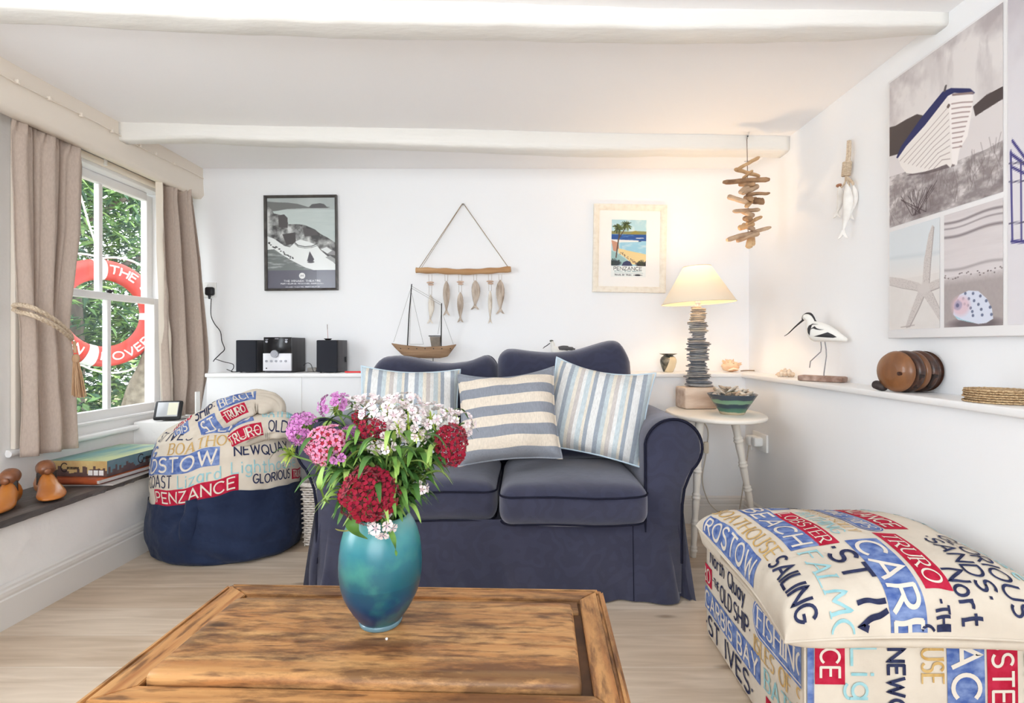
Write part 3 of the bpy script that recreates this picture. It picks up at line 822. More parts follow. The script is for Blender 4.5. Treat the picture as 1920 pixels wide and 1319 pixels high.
def pillow(label, loc, rot, w_, h_, t_, m, seed, sag=0.02, piping=None):
    o = thing('scatter_cushion', label, 'cushion', loc, rot, 'scatter cushions on the sofa')
    b = MB()
    def side(sgn):
        def f(u, v):
            s = u*2-1; t = v*2-1
            x = w_/2*s*(1-.07*(1-t*t)*s*s); z = h_/2*t*(1-.07*(1-s*s)*t*t)
            k = max(0, (1-s**4)*(1-t**4))**.55
            y = sgn*t_/2*k*(1-.25*t)
            edge = (abs(s)**3+abs(t)**3)
            wr = .020*noise.noise(Vector((x*11+seed, z*7, sgn*2)))*min(1, k*3)+.013*noise.noise(Vector((x*4, z*24+x*14, seed+sgn)))*edge*min(1, k*4)
            y += sgn*wr
            z -= sag*(1-s*s)*max(0, t)**2
            y += .018*noise.noise(Vector((x*3+seed, z*3, 5)))
            return Vector((x, y, z))
        return f
    b.grid(side(-1), 44, 44); b.grid(side(1), 44, 44)
    c = obj('cushion_cover', b, m, o, fix=False)
    b = MB(); f = side(-1); P = []
    for k in range(40): P.append(f(k/40, 0))
    for k in range(40): P.append(f(1, k/40))
    for k in range(40): P.append(f(1-k/40, 1))
    for k in range(40): P.append(f(0, 1-k/40))
    b.ring(P, .0042, 6); obj('edge_seam', b, piping or m, o)
    return o
PBL = mat('pale_blue_edging', (196, 214, 226), .85)
def prot(roll, lean, yaw): return (Matrix.Rotation(math.radians(yaw), 4, 'Z') @ Matrix.Rotation(math.radians(-lean), 4, 'X') @ Matrix.Rotation(math.radians(roll), 4, 'Y'))
pillow('pale blue and cream vertically striped cushion behind the flowers at the left arm', W(768, 776, 2.21), prot(2.5, 20, 12), .425, .41, .15, ST_V, 2.0, .01, PBL)
pillow('cushion with wide grey-blue and cream horizontal bands in the middle of the sofa', W(952, 778, 2.10), prot(-5, 24, -4), .405, .385, .15, ST_H, 5.0, .02)
pillow('pale blue and cream striped cushion tilted against the right arm', W(1118, 767, 2.17), prot(10, 24, -10), .43, .40, .15, ST_V, 8.0, .025, PBL)
# ------------------------------------------------------------------ printed ottoman and the floor cushion lying on it
OX0, OX1, OY0, OY1, OH = .606, 1.165, 1.118, 1.725, .322
ott = thing('ottoman', 'square fabric ottoman printed with seaside words at the lower right', 'ottoman', ((OX0+OX1)/2, (OY0+OY1)/2, 0))
b = MB()
b.cushion((OX1-OX0, OY1-OY0, OH), .018, 12, puff=.004, side=.004, mat=Matrix.Translation(((OX0+OX1)/2, (OY0+OY1)/2, OH/2+.004)))
nz = lambda a, c: .0015*noise.noise(Vector((a*12, c*12, 4)))
def pf(c, h): return .004*max(0, 1-min(1, (c/h)**2))
def left_face(u, v): # u from far to near, v up
    k = pf(u-(OY1-OY0)/2, (OY1-OY0)/2)*max(0, 1-((v-OH/2)/(OH/2))**2)/1.0
    return Vector((OX0-k-.0006, OY1-u, v)), Vector((-1, 0, 0))
def front_face(u, v): # u down from the top edge, v to the right
    k = pf(v-(OX1-OX0)/2, (OX1-OX0)/2)*max(0, 1-((OH-u-OH/2)/(OH/2))**2)
    return Vector((OX0+v, OY0-k-.0006, OH-u)), Vector((0, -1, 0))
DL = (.006, .008, .598, .315)
def LW(s, u, v, h, width, ink, **k): word(b, left_face, s, u, v, h, width, ink, dom=DL, **k)
LW('North', .055, .262, .042, .115, N_, th=.13); LW('Quay', .20, .255, .046, .115, N_, th=.13)
LW('TRURO', -.10, .190, .042, .155, C_, serif=True, box=R_)
LW('-THE', .08, .205, .022, .05, N_, th=.18); LW('OLD', .145, .186, .046, .085, N_, th=.13); LW('SHIP.', .248, .186, .046, .105, N_, th=.13)
LW('FISHING TRIPS', .395, .238, .052, .42, C_, serif=True, box=B_, pill=True)
LW('ISLES OF SCILLY', .378, .170, .040, .34, O_, serif=True)
LW('CARBIS BAY', .012, .108, .050, .385, C_, box=B_, th=.15, pad=.2)
LW('BATHING', .435, .108, .048, .25, T_, serif=True)
LW('.ST IVES.', .02, .030, .056, .345, N_, th=.14)
LW('LOBSTER', .455, .030, .050, .26, C_, serif=True, box=R_)
DF = (.004, .006, .315, .552)
def FW(s, u, v, h, width, ink, **k): word(b, front_face, s, u, v, h, width, ink, dom=DF, **k)
panel(b, front_face, 0, 0, .31, .018, B_, .0005, 0, DF); panel(b, front_face, 0, .0185, .31, .0205, B_, .0005, 0, DF)
FW('PENZANCE', -.20, .034, .040, .275, C_, box=R_, pad=.3)
FW('Light', .012, .100, .052, .20, T_, th=.12)
FW('NEWQUAY', .015, .178, .034, .24, N_, th=.2)
FW('BOATHOUSE', -.17, .250, .046, .256, O_, serif=True)
FW('BEACH', -.11, .316, .058, .29, C_, box=B_, th=.16, pad=.2)
FW('LOBSTER', -.10, .402, .044, .27, C_, serif=False, box=R_)
FW('BATHING', .03, .472, .044, .26, T_, serif=True)
obj('cover', b.local(ott), PRINT, ott)
b = MB(); b.tube([(OX0+.004, OY0+.004, .01), (OX0+.003, OY0+.003, OH-.01)], .0028, 6)
b.tube([(OX0+.004, OY0+.004, OH-.003), (OX1-.004, OY0+.004, OH-.003)], .0028, 6); b.tube([(OX0+.004, OY0+.004, OH-.003), (OX0+.004, OY1-.004, OH-.003)], .0028, 6)
obj('corner_seam', b.local(ott), CLOTH, ott)

# floor cushion: top surface measured along the cloth so that the print wraps over its edges
def arc_profile(a, h, e=3.2, n=400):
    pts = [(a*math.copysign(abs(math.sin(t))**(2/e), math.sin(t)), abs(math.cos(t))**(2/e)) for t in np.linspace(-math.pi/2, math.pi/2, n)]
    s = [0.0]
    for p, q in zip(pts, pts[1:]): s.append(s[-1]+math.hypot(q[0]-p[0], (q[1]-p[1])*h))
    return np.array(s), np.array([p[0] for p in pts]), np.array([p[1] for p in pts])
CA, CB, CH = .305, .280, .145
SU, XU, BU = arc_profile(CB, CH*.8, 2.6); SV, XV, BV = arc_profile(CA, CH*.8, 2.6)
LU, LV = SU[-1], SV[-1]
CM = Matrix.Translation((.866, 1.352, .350)) @ Matrix.Rotation(math.radians(-1.5), 4, 'Z')
fcu = thing('floor_cushion', 'plump printed cushion lying on top of the ottoman', 'cushion', CM.translation, CM.to_3x3().to_4x4())
def ctop(u, v):
    y = -np.interp(u, SU, XU); x = np.interp(v, SV, XV); k = float(np.interp(u, SU, BU)*np.interp(v, SV, BV))
    s, t = x/CA, y/CB
    c = (s*t)**2
    x2 = x*(1-.045*(1-t*t)*s*s+.05*c); y2 = y*(1-.045*(1-s*s)*t*t+.05*c)
    z = CH*k**.8 + .012*noise.noise(Vector((x*6, y*6, 1.5)))*min(1, k*3)
    edge = (1-k)
    z += .012*edge*noise.noise(Vector((x*26, y*26, 4)))*min(1, k*5)
    z += .035*max(0, t)**2*max(0, -s)**2*(1-.5*k)             # far left corner turned up
    return Vector((x2, y2, z))
def csurf(u, v):
    p = ctop(u, v); e = .004
    a = ctop(min(LU, u+e), v)-ctop(max(0, u-e), v); c = ctop(u, min(LV, v+e))-ctop(u, max(0, v-e))
    n_ = a.cross(c)
    n_ = n_.normalized() if n_.length > 1e-12 else Vector((0, 0, 1))
    return p, n_
b = MB(); b.grid(lambda u, v: ctop(u*LU, v*LV), 130, 130)
def cbot(u, v):
    p = ctop(u*LU, v*LV); k = float(np.interp(u*LU, SU, BU)*np.interp(v*LV, SV, BV))
    q = p.copy(); q.z = p.z*(1-min(1, k*6))-.026*min(1, k*3); return q
b.grid(lambda u, v: cbot(1-u, v), 70, 70)
DC = (.004, .004, LU-.004, LV-.004)
def CW(s, u, v, h, width, ink, **k): word(b, csurf, s, u, v, h, width, ink, dom=DC, **k)
CW('ROSTOW', .10, .012, .044, .30, C_, box=B_, th=.15, pad=.22)
CW('BOATHOUSE', .075, .076, .044, .36, O_, serif=True)
CW('SAILING', .45, .068, .048, .19, N_, th=.15)
CW('BEACH', .13, .148, .050, .30, C_, box=B_, th=.15, pad=.22)
CW('FALMOUTH', .465, .146, .046, .36, T_, serif=True)
CW('IVES.', -.05, .165, .038, .13, N_)
CW('LOBSTER', .215, .216, .032, .22, C_, serif=True, box=R_, pad=.28)
CW('.ST IVES', .46, .208, .056, .32, N_, th=.17)
CW('BAY', .07, .225, .038, .09, C_, box=B_, pad=.22)
CW('BATHING', .215, .266, .032, .19, T_, serif=True)
CW('SHIP.', .09, .280, .028, .075, N_, th=.16)
CW('ISLES OF SCILLY', .165, .306, .026, .24, O_, serif=True)
CW('CARBIS', .455, .280, .056, .32, C_, box=B_, th=.15, pad=.18)
CW('TRURO', .42, .368, .036, .17, C_, serif=True, box=R_, pad=.3)
CW('FISHING TRIPS', .115, .358, .034, .26, C_, serif=True, box=B_, pill=True)
CW('PENZANCE', .10, .422, .038, .26, C_, box=R_, pad=.28)
CW('-THE', .625, .366, .026, .05, N_, th=.18); CW('OLD', .66, .332, .03, .09, N_, th=.15)
CW('North', .555, .418, .042, .13, N_, th=.14)
CW('.SANDS.', .415, .468, .036, .20, N_, th=.16)
CW('GLORIOUS', .40, .518, .036, .24, N_, th=.14)
CW('Lizard', .07, .490, .040, .12, T_, th=.12); CW('Lighthouse', .17, .572, .044, .40, T_, th=.12)
CW('COAST', .10, .640, .040, .2, N_)
obj('cushion_cover', b, PRINT, fcu)
b = MB(); P = []
for k in range(60): P.append(ctop(LU*k/60, 0))
for k in range(60): P.append(ctop(LU, LV*k/60))
for k in range(60): P.append(ctop(LU*(1-k/60), LV))
for k in range(60): P.append(ctop(0, LV*(1-k/60)))
b.ring(P, .003, 6); obj('edge_seam', b, CLOTH, fcu)
# ------------------------------------------------------------------ curtains
LINEN = mat('taupe_linen', (196, 180, 168), 0.9, (187, 171, 159), 160, stretch=(1, 1, .4), spec=.1); weave(LINEN, 500, .3, .0015)
LINING = mat('pale_curtain_lining', (232, 222, 208), 0.9, spec=.1)
def curtain(label, y0f, y1f, xf, ztop, zbot, pleats, seed, lining_side=None):
    o = thing('curtain', label, 'curtain', (-1.95, (y0f(0)+y1f(0))/2, zbot(0)))
    b = MB()
    def f(u, v):
        z = ztop+(zbot(u)-ztop)*v; ya, yb = y0f(v), y1f(v)
        ph = u*pleats*2*math.pi
        head = max(0, 1-v/.06)
        a = .040*(.75+.5*noise.noise(Vector((u*4, seed, 1))))*(1-.35*head)
        wob = .35*noise.noise(Vector((u*3, v*2.2, seed)))
        sharp = math.sin(ph+wob*2.2*v+.5*math.sin(2*ph+seed))
        x = xf(u, v)+a*sharp+.012*noise.noise(Vector((u*5, v*5, seed+3)))*v+.010*head*math.sin(ph*4)+.005*math.sin(ph*2+1.3+3*v)*(1-head)
        y = ya+(yb-ya)*u+.014*math.cos(ph*1.0+seed)*(1-head)
        return Vector((x, y, z+.004*head*math.sin(ph*3)))
    b.grid(f, 150, 60)
    c = obj('curtain_panel', b.local(o), LINEN, o)
    md = c.modifiers.new('cloth thickness', 'SOLIDIFY'); md.thickness = .003
    b = MB(); b.grid(lambda u, v: f(u, v*.045)+Vector((.0035, 0, 0)), 150, 3); hd = obj('heading_tape', b.local(o), LINEN, o)
    if lining_side is not None:
        b = MB()
        def g(u, v):
            p = f(.012, v); w_ = .030+.055*v+.012*noise.noise(Vector((v*6, 2, 2)))
            return p+Vector((-.006+w_*.42*u+.012*math.sin(u*math.pi), w_*.72*u-.008, -.003*u))+Vector((.016*noise.noise(Vector((u*2, v*7, 9)))*u, 0, 0))
        b.grid(g, 10, 60); named(obj('lining_edge', b.local(o), LINING, o), 'pale lining along the leading edge')
    return o
lv = lambda v, xs, ys: interp(v, xs, ys)
curtain('left taupe linen curtain tied back with a cord, nearer the camera',
        lambda v: lv(v, [0, .3, .55, .62, .75, 1], [1.985, 1.995, 2.015, 2.03, 2.035, 2.035]),
        lambda v: lv(v, [0, .3, .55, .62, .75, 1], [2.285, 2.272, 2.225, 2.215, 2.24, 2.262]),
        lambda u, v: -1.953, 1.842, lambda u: .523-.006*u, 2.5, 3.0)
curtain('right taupe linen curtain hanging loose in the corner by the back wall',
        lambda v: lv(v, [0, .3, .6, .8, 1], [2.735, 2.75, 2.77, 2.78, 2.80]),
        lambda v: lv(v, [0, .25, .6, .85, 1], [2.985, 2.99, 3.00, 2.99, 2.97]),
        lambda u, v: -1.945+.05*u+.085*u*lv(v, [0, .3, .8, 1], [0, .5, 1.0, .75]), 1.842, lambda u: .572, 2.9, 8.0, 1)
# rope tie-back with tassel
ROPE = mat('cream_rope', (230, 213, 190), 0.9, (204, 182, 156), 160, bump=.5, bscale=240)
tb = thing('curtain_tieback', 'cream rope tie-back with a tassel around the left curtain', 'tie-back', W(40, 578, 2.02))
b = MB()
for dz, dx in ((.012, .004), (-.016, 0.012)):
    pts = spline([W(36, 576, 1.99)+Vector((-.02, 0, dz*.5)), W(32, 578, 1.965)+Vector((.01, 0, dz)), W(60, 583, 1.93)+Vector((0, 0, dz)), W(96, 603, 2.0)+Vector((dx, 0, dz)), W(126, 624, 2.1)+Vector((0, 0, dz*.6)), W(138, 636, 2.2)+Vector((-.01, 0, 0)), W(136, 640, 2.25)+Vector((-.05, 0, 0))], 10)
    for k in range(3):
        tw = []
        for i, p in enumerate(pts):
            a = i*.9+k*2.094; t = (pts[min(i+1, len(pts)-1)]-pts[max(i-1, 0)]).normalized(); u = t.cross(Vector((0, 0, 1))).normalized(); w2 = t.cross(u)
            tw.append(p+(u*math.cos(a)+w2*math.sin(a))*.0045)
        b.tube(tw, .0052, 6)
obj('rope', b.local(tb), ROPE, tb)
b = MB(); p0 = W(139, 640, 2.19)
b.tube([p0, p0+Vector((.006, 0, -.05))], .006, 8); b.blob(p0+Vector((.008, 0, -.075)), (.014, .014, .022)); 
for k in range(46):
    a = R.uniform(0, 6.28); q = R.uniform(.2, 1)
    b.tube([p0+Vector((.009+.010*q*math.cos(a), .010*q*math.sin(a), -.088)), p0+Vector((.016+.018*q*math.cos(a), .018*q*math.sin(a), -.15)), p0+Vector((.024+.026*q*math.cos(a), .026*q*math.sin(a), -.232+R.uniform(-.008, .008)))], .0022, 4)
named(obj('tassel', b.local(tb), mat('tassel_thread', (212, 178, 144), .9, (190, 150, 115), 80, stretch=(1, 1, .1)), tb), 'straw-coloured tassel')

# ------------------------------------------------------------------ beanbag
NAVY = mat('navy_cotton', (25, 37, 64), 0.85, (36, 48, 76), 6, bump=.7, bscale=9, spec=.25, bdist=.03, sheen=.06); weave(NAVY, 700, .2)
BX, BY = -1.405, 2.475
bb = thing('bean_bag', 'big slumped bean bag with a printed top and navy base below the window', 'bean bag', (BX, BY, 0))
PR = [(0.0, .30), (.02, .325), (.08, .343), (.16, .342), (.24, .328), (.28, .322), (.32, .326), (.40, .325), (.47, .315), (.53, .295), (.57, .262), (.60, .21), (.615, .14), (.62, .06), (.62, 0)]
bl = [0.0]
for p, q in zip(PR, PR[1:]): bl.append(bl[-1]+math.hypot(q[0]-p[0], q[1]-p[1]))
bl = np.array(bl); bz = np.array([p[0] for p in PR]); br_ = np.array([p[1] for p in PR])
def bag(theta, s, amp=1.0):
    """theta 0 faces the camera, positive to the right"""
    theta = (theta+math.pi) % (2*math.pi)-math.pi
    z = float(np.interp(s, bl, bz)); r = float(np.interp(s, bl, br_))
    nx, ny_ = math.sin(theta), -math.cos(theta)
    top = max(0, min(1, (z-.30)/.2)); low = max(0, 1-z/.3)
    f = noise.noise(Vector((nx*2.4, ny_*2.4, z*4+3)))*.020+noise.noise(Vector((nx*6, ny_*6, z*11)))*.008
    f += .006*noise.noise(Vector((theta*3, z*26+theta*4, 7)))*(1+low)
    # folds drawn towards the tuck at the front of the base
    qx, qy = (theta+.10)*.33, s-.27
    qd = math.hypot(qx, qy); qa = math.atan2(qy, qx)
    f += low**.5*(.055*math.sin(qa*6+1.5*noise.noise(Vector((qx*6, qy*6, 2))))*math.exp(-qd/.20)*min(1, qd/.05)-.10*math.exp(-(qd/.045)**2))
    f += low**.5*.026*math.sin(qy*46+qx*22+4*noise.noise(Vector((qx*4, qy*4, 6))))*math.exp(-((theta-.5)/.7)**2)
    f += .016*top*noise.noise(Vector((theta*5+z*9, z*16-theta*2, 11)))
    r2 = r*(1+f*amp)
    # slumps: wider to the left at the floor, shoulder drops towards the front right
    x = BX+r2*nx*1.02; y = BY+r2*ny_*.74
    z2 = z+.03*top*(-ny_)*0.2+.022*nx*(z > .2)*min(1, (z-.2)/.15)*0.6
    z2 += .016*noise.noise(Vector((nx*3, ny_*3, z*3+8)))*min(1, z/.15)
    if x < -1.744: x = -1.744+(x+1.744)*.08
    return Vector((x, y, max(.004, z2)))
SEAM = float(np.interp(.275, bz[:8], bl[:8]))
def hem(p, k): return p+Vector((p.x-BX, p.y-BY, 0)).normalized()*.005*k
def seam_s(th): return SEAM+.030*math.sin(th*.9+.3)+.012*math.sin(th*3)
b = MB(); b.grid(lambda u, v: hem(bag(u*2*math.pi, v*(.008+seam_s((u*2*math.pi+math.pi) % (2*math.pi)-math.pi))), max(0, v*4-3)), 220, 70, closeu=False)
# gathered tuck hanging at the front of the base
base = obj('base_cover', b.local(bb), NAVY, bb)
b = MB()
def tuck(u, v):      # pinched flap of cloth hanging from the seam
    wd = .030*math.sin(math.pi*min(1, .25+.6*v))+.004; th = -.06+(u-.5)*2*wd/.33-.05*v
    p = bag(th, .318-.20*v); o = .034*math.sin(math.pi*u)*math.sin(math.pi*min(1, .12+v*.9))+.003
    return hem(p, o/.005)
b.grid(tuck, 16, 20)
obj('tuck', b.local(bb), NAVY, base)
b = MB()
LTOT = bl[-1]
b.grid(lambda u, v: bag(u*2*math.pi, seam_s((u*2*math.pi+math.pi) % (2*math.pi)-math.pi)-.03+v*(LTOT+.025-seam_s((u*2*math.pi+math.pi) % (2*math.pi)-math.pi)), 1.0)*1.0, 300, 90)
def bsurf(u, v):     # u along the cloth round the bag (0 faces the camera), v up from the seam
    th = u/.325; s = seam_s(th)+v; e = .004
    p = bag(th, s); a = bag(th+e/.325, s)-p; c = bag(th, s+e)-p
    n_ = a.cross(c); n_ = n_.normalized() if n_.length > 1e-12 else Vector((0, -1, 0))
    return p, n_
DB = (-.95, .004, .95, .44)
def BW(s, u, v, h, width, ink, **k): word(b, bsurf, s, u, v, h, width, ink, dom=DB, step=.006, **k) if False else word(b, bsurf, s, u, v, h, width, ink, dom=DB, **k)
BW('PENZANCE', -.215, .018, .046, .37, C_, box=R_, pad=.25)
BW('GLORIOUS', .23, .035, .036, .20, N_, th=.15); BW('TRURO', .46, .03, .03, .1, C_, box=R_)
BW('COAST', -.29, .085, .050, .17, N_, th=.1); BW('Lizard Lighthouse', -.085, .080, .052, .56, T_, th=.10)
BW('PADSTOW', -.40, .150, .058, .48, C_, box=B_, th=.15, pad=.18); BW('NEWQUAY', .155, .158, .040, .27, N_, th=.15); BW('BEACH', .50, .15, .05, .2, C_, box=B_)
BW('BOATHOUSE', -.155, .224, .048, .40, O_, serif=True); BW('SAILING', -.50, .218, .05, .25, B_, th=.18); BW('SANDS', .33, .235, .04, .2, N_)
BW('BEACH', .02, .295, .052, .30, C_, box=B_, th=.16, pad=.2); BW('ST IVES', -.33, .290, .05, .28, N_, th=.13)
upper = obj('printed_cover', b.local(bb), PRINT, bb)
# slack folds of cloth lying across the top
def fold(name, path, wid, flat, seed, words_):
    """a flattened, drooping sleeve of cloth along a path"""
    P = spline(path, 10); n_ = len(P); L_ = [0.0]
    for p, q in zip(P, P[1:]): L_.append(L_[-1]+(q-p).length)
    b = MB(); k = 28
    def fr(s):
        i = max(0, min(n_-2, int(np.searchsorted(L_, s))-1)); t = (s-L_[i])/max(1e-6, L_[i+1]-L_[i]); t = max(0, min(1, t))
        p = P[i]+(P[i+1]-P[i])*t
        tg = (P[min(n_-1, i+2)]-P[max(0, i-1)]).normalized()
        side = tg.cross(Vector((0, -.75, .66))).normalized()   # across the fold, roughly down in the view
        up = side.cross(tg).normalized()
        return p, side, up
    def sf(s, c):
        p, sd, up = fr(s); u = s/L_[-1]
        w_ = interp(u, [0, .15, .5, .85, 1], wid); h_ = flat*(.5+.5*math.sin(math.pi*min(1, .1+u)))
        a = 2*math.pi*c
        rr = 1+.20*noise.noise(Vector((s*9, math.cos(a)*1.5, seed)))+.13*noise.noise(Vector((s*22+3*math.sin(a), math.sin(a)*4, seed+5)))+.05*math.sin(a*5+s*18)
        return p+sd*(w_*math.sin(a)*rr)+up*(h_*math.cos(a)*rr)
    b.grid(lambda u, v: sf(v*L_[-1], u), 84, 160, closeu=True)
    e0 = b.add([sf(0, i/k) for i in range(k)], [tuple(range(k-1, -1, -1))]); b.add([sf(L_[-1], i/k) for i in range(k)], [tuple(range(k))])
    cx_ = sum((sf(L_[-1]*.5, i/8) for i in range(8)), Vector((0, 0, 0)))/8
    wmax = max(wid)
    def ss(u, v):  # u along, v across (0 at the middle of the face)
        c = -v/(wmax*3.4); p = sf(u, c); e = .004
        a = sf(u+e, c)-p; d = sf(u, c-e)-p
        n2 = a.cross(d)
        n2 = n2.normalized() if n2.length > 1e-12 else Vector((0, -1, 0))
        if n2.dot(p-fr(u)[0]) < 0: n2 = -n2
        return p, n2
    for w_ in words_: word(b, ss, *w_[0], dom=(0.01, -.2, L_[-1]-.01, .2), **w_[1])
    return obj(name, b.local(bb), PRINT, bb)
fold('top_fold', [W(318, 838, 2.36), W(352, 815, 2.34), (W(398, 790, 2.35)), W(440, 768, 2.38), W(480, 755, 2.43), W(512, 762, 2.45), W(522, 785, 2.47)], [.025, .075, .078, .062, .03], .05, 3.0,
     [(('.S', .03, -.05, .04, .07, N_), {}), (('TRURO', .06, .022, .03, .10, C_), dict(box=R_)), (('CARBIS', .03, -.012, .026, .12, C_), dict(box=B_)), (('SHIP.', .19, .0, .034, .09, N_), {}), (('ST', .21, -.05, .036, .05, C_), dict(box=B_)), (('OLD', .235, .042, .03, .08, N_), {}), (('TRURO', .30, -.045, .026, .07, C_), dict(box=R_)), (('BEACH', .30, .0, .032, .12, C_), dict(box=B_))])
fold('top_fold', [W(420, 838, 2.33), W(458, 812, 2.32), W(500, 800, 2.36), W(540, 800, 2.40), W(556, 815, 2.45)], [.02, .06, .07, .06, .03], .045, 8.0,
     [(('TRIPS', .045, .014, .032, .11, C_), dict(box=B_)), (('TRURO', .07, -.036, .026, .11, C_), dict(box=R_)), (('BATHING', .20, .012, .03, .14, T_), dict(serif=True)), (('OLD', .22, -.03, .03, .07, N_), {})])

# ------------------------------------------------------------------ white wicker basket between bean bag and sofa
WICK = mat('white_wicker', (236, 230, 222), 0.6, (206, 194, 182), 60, bump=.2)
bk = thing('wicker_basket', 'white wicker basket standing between the bean bag and the sofa', 'basket', (-.945, 2.60, 0))
x0, x1, y0, y1, h = -1.038, -.842, 2.475, 2.73, .305
def rect(t, x0, x1, y0, y1, r=.02):
    per = [(x0, y0), (x1, y0), (x1, y1), (x0, y1)]
    t = (t % 1)*4; i = int(t); f = t-i; p, q = per[i % 4], per[(i+1) % 4]
    return p[0]+(q[0]-p[0])*f, p[1]+(q[1]-p[1])*f
rows = 24
b = MB()
for j in range(rows):
    z = .012+(h-.03)*j/rows; pts = []; ex = .010*z/h
    for i in range(64):
        x, y = rect(i/64, x0-ex, x1+ex, y0-ex, y1+ex)
        nx = -1 if abs(x-(x0-ex)) < 1e-6 else 1 if abs(x-(x1+ex)) < 1e-6 else 0
        ny_ = -1 if abs(y-(y0-ex)) < 1e-6 else 1 if abs(y-(y1+ex)) < 1e-6 else 0
        o = .004*(1 if (i+j) % 2 else -1)
        if .235 < z < .268 and ny_ == -1 and .30 < (x-x0)/(x1-x0) < .85: continue
        pts.append((x+nx*o, y+ny_*o, z))
    if .235 < z < .268: b.tube(pts[-40:]+pts[:4] if False else sorted(pts, key=lambda p: 0), .0042, 5)
    else: b.ring(pts, .0048, 5)
obj('weave', b.local(bk), WICK, bk)
b = MB()
for i in range(32):
    x, y = rect(i/32, x0, x1, y0, y1); b.tube([(x, y, 0.004), (x, y, h-.01)], .0035, 5)
obj('stakes', b.local(bk), WICK, bk)
b = MB()
for dz in (0, .007):
    b.ring([(*rect(i/48, x0-.012, x1+.012, y0-.012, y1+.012), h-.012+dz) for i in range(48)], .0075, 6)
obj('rim', b.local(bk), WICK, bk)
b = MB(); b.tube(spline([(x0+.02, y1+.01, h-.01), (x0+.06, y1+.012, h+.045), (x0+.15, y1+.012, h+.075), (x1, y1+.01, h+.06)], 8), .007, 6); obj('handle', b.local(bk), WICK, bk)
b = MB(); b.box2((x0+.006, y0+.006, .003), (x1-.006, y1-.006, .010)); obj('bottom', b.local(bk), WICK, bk)

# ------------------------------------------------------------------ on the slate shelf: shoe lasts, papers, game box
LAST = mat('varnished_last_wood', (176, 98, 34), 0.3, (206, 134, 62), 12, stretch=(1, 1, .3), detail=6, lo=.25, hi=.8, coat=.3)
LASTD = mat('gap_shade_dark', (38, 26, 20), .5)
LASTT = mat('last_top_wood', (150, 96, 62), .35, (110, 64, 40), 25, coat=.2)
def shoe_last(label, loc, rz):
    o = thing('shoe_last', label, 'shoe last', loc, rz, 'wooden shoe lasts on the slate shelf')
    # along -y is the toe; sections: (y, half width, height, base z, x shift)
    secs = [(.075, .012, .03, .03, 0), (.068, .026, .058, .010, 0), (.05, .032, .085, .002, 0), (.025, .030, .098, .001, .002), (0, .029, .088, .002, .004), (-.03, .034, .066, .002, .006), (-.065, .042, .050, .001, .006), (-.10, .044, .040, .001, .002), (-.13, .038, .031, .004, -.002), (-.15, .026, .024, .008, -.006), (-.16, .010, .018, .011, -.008)]
    b = MB(); ks = 20; V = []; F = []
    ys = np.linspace(0, len(secs)-1, 40)
    for t in ys:
        i = min(len(secs)-2, int(t)); f = t-i; f = f*f*(3-2*f)*.5+f*.5
        y, hw, hh, zb, xs = [secs[i][q]+(secs[i+1][q]-secs[i][q])*f for q in range(5)]
        for k in range(ks):
            a = 2*math.pi*k/ks; c, s = math.cos(a), math.sin(a)
            x = hw*math.copysign(abs(c)**.75, c)*(1-.35*max(0, s)); z = zb+(hh-zb)*(.5+.5*math.copysign(abs(s)**.8, s))
            V.append((x+xs, y, z))
    for i in range(39):
        for k in range(ks):
            k2 = (k+1) % ks; F.append((i*ks+k, i*ks+k2, (i+1)*ks+k2, (i+1)*ks+k))
    F += [tuple(range(ks-1, -1, -1)), tuple(39*ks+k for k in range(ks))]
    b.add(V, F); obj('body', b, LAST, o, True)
    b = MB(); b.cushion((.060, .068, .050), .024, 8, puff=.006, mat=Matrix.Translation((.002, .026, .100)) @ Matrix.Rotation(.25, 4, 'X')); obj('top_block', b, LASTT, o)
    b = MB(); b.tube([(.002, .002, .088), (.002, -.018, .094)], .011, 12); b.blob((.002, -.020, .094), (.0115, .004, .0115)); obj('peg', b, LASTT, o)
    b = MB(); b.cushion((.060, .008, .05), .004, 4, mat=Matrix.Translation((.002, .005, .066))); obj('gap_strip', b, LASTD, o)  # dark strip whose colour stands for the shaded gap under the top block
    return o
shoe_last('left one of the two wooden shoe lasts, farther from the game box', (-1.875, 1.885, .375), math.radians(28))
shoe_last('right one of the two wooden shoe lasts, nearer the game box', (-1.862, 2.03, .375), math.radians(50))

CARD = mat('grey_card', (196, 190, 186), .8)
b = MB(); b.box2((-.15, -.13, 0), (.15, .13, .004)); solo('paper_sheet', b, CARD, 'white papers lying flat on the slate shelf under the red folder', 'paper', (-1.862, 2.29, .3755), math.radians(2))
fo = thing('folder', 'red-brown leather folder under the game box on the slate shelf', 'folder', (-1.860, 2.30, .380), math.radians(-4))
LEA = mat('red_brown_leather', (150, 66, 36), .4, (170, 84, 48), 20)
b = MB(); b.cushion((.235, .30, .026), .012, 8, mat=Matrix.Translation((0, 0, .013))); obj('cover', b, LEA, fo)
b = MB(); b.box2((-.10, -.147, .007), (.121, .152, .019)); named(obj('pages', b, CARD, fo), 'pale page edges')
gm = thing('game_box', 'flat board game box with a castle skyline lying on the slate shelf', 'box', (-1.868, 2.375, .4065), math.radians(-3))
def box_print(kind, w_, h_):
    def f(x, y):
        n_ = noise.noise(Vector((x*5, y*5, 2))); return n_
    return f
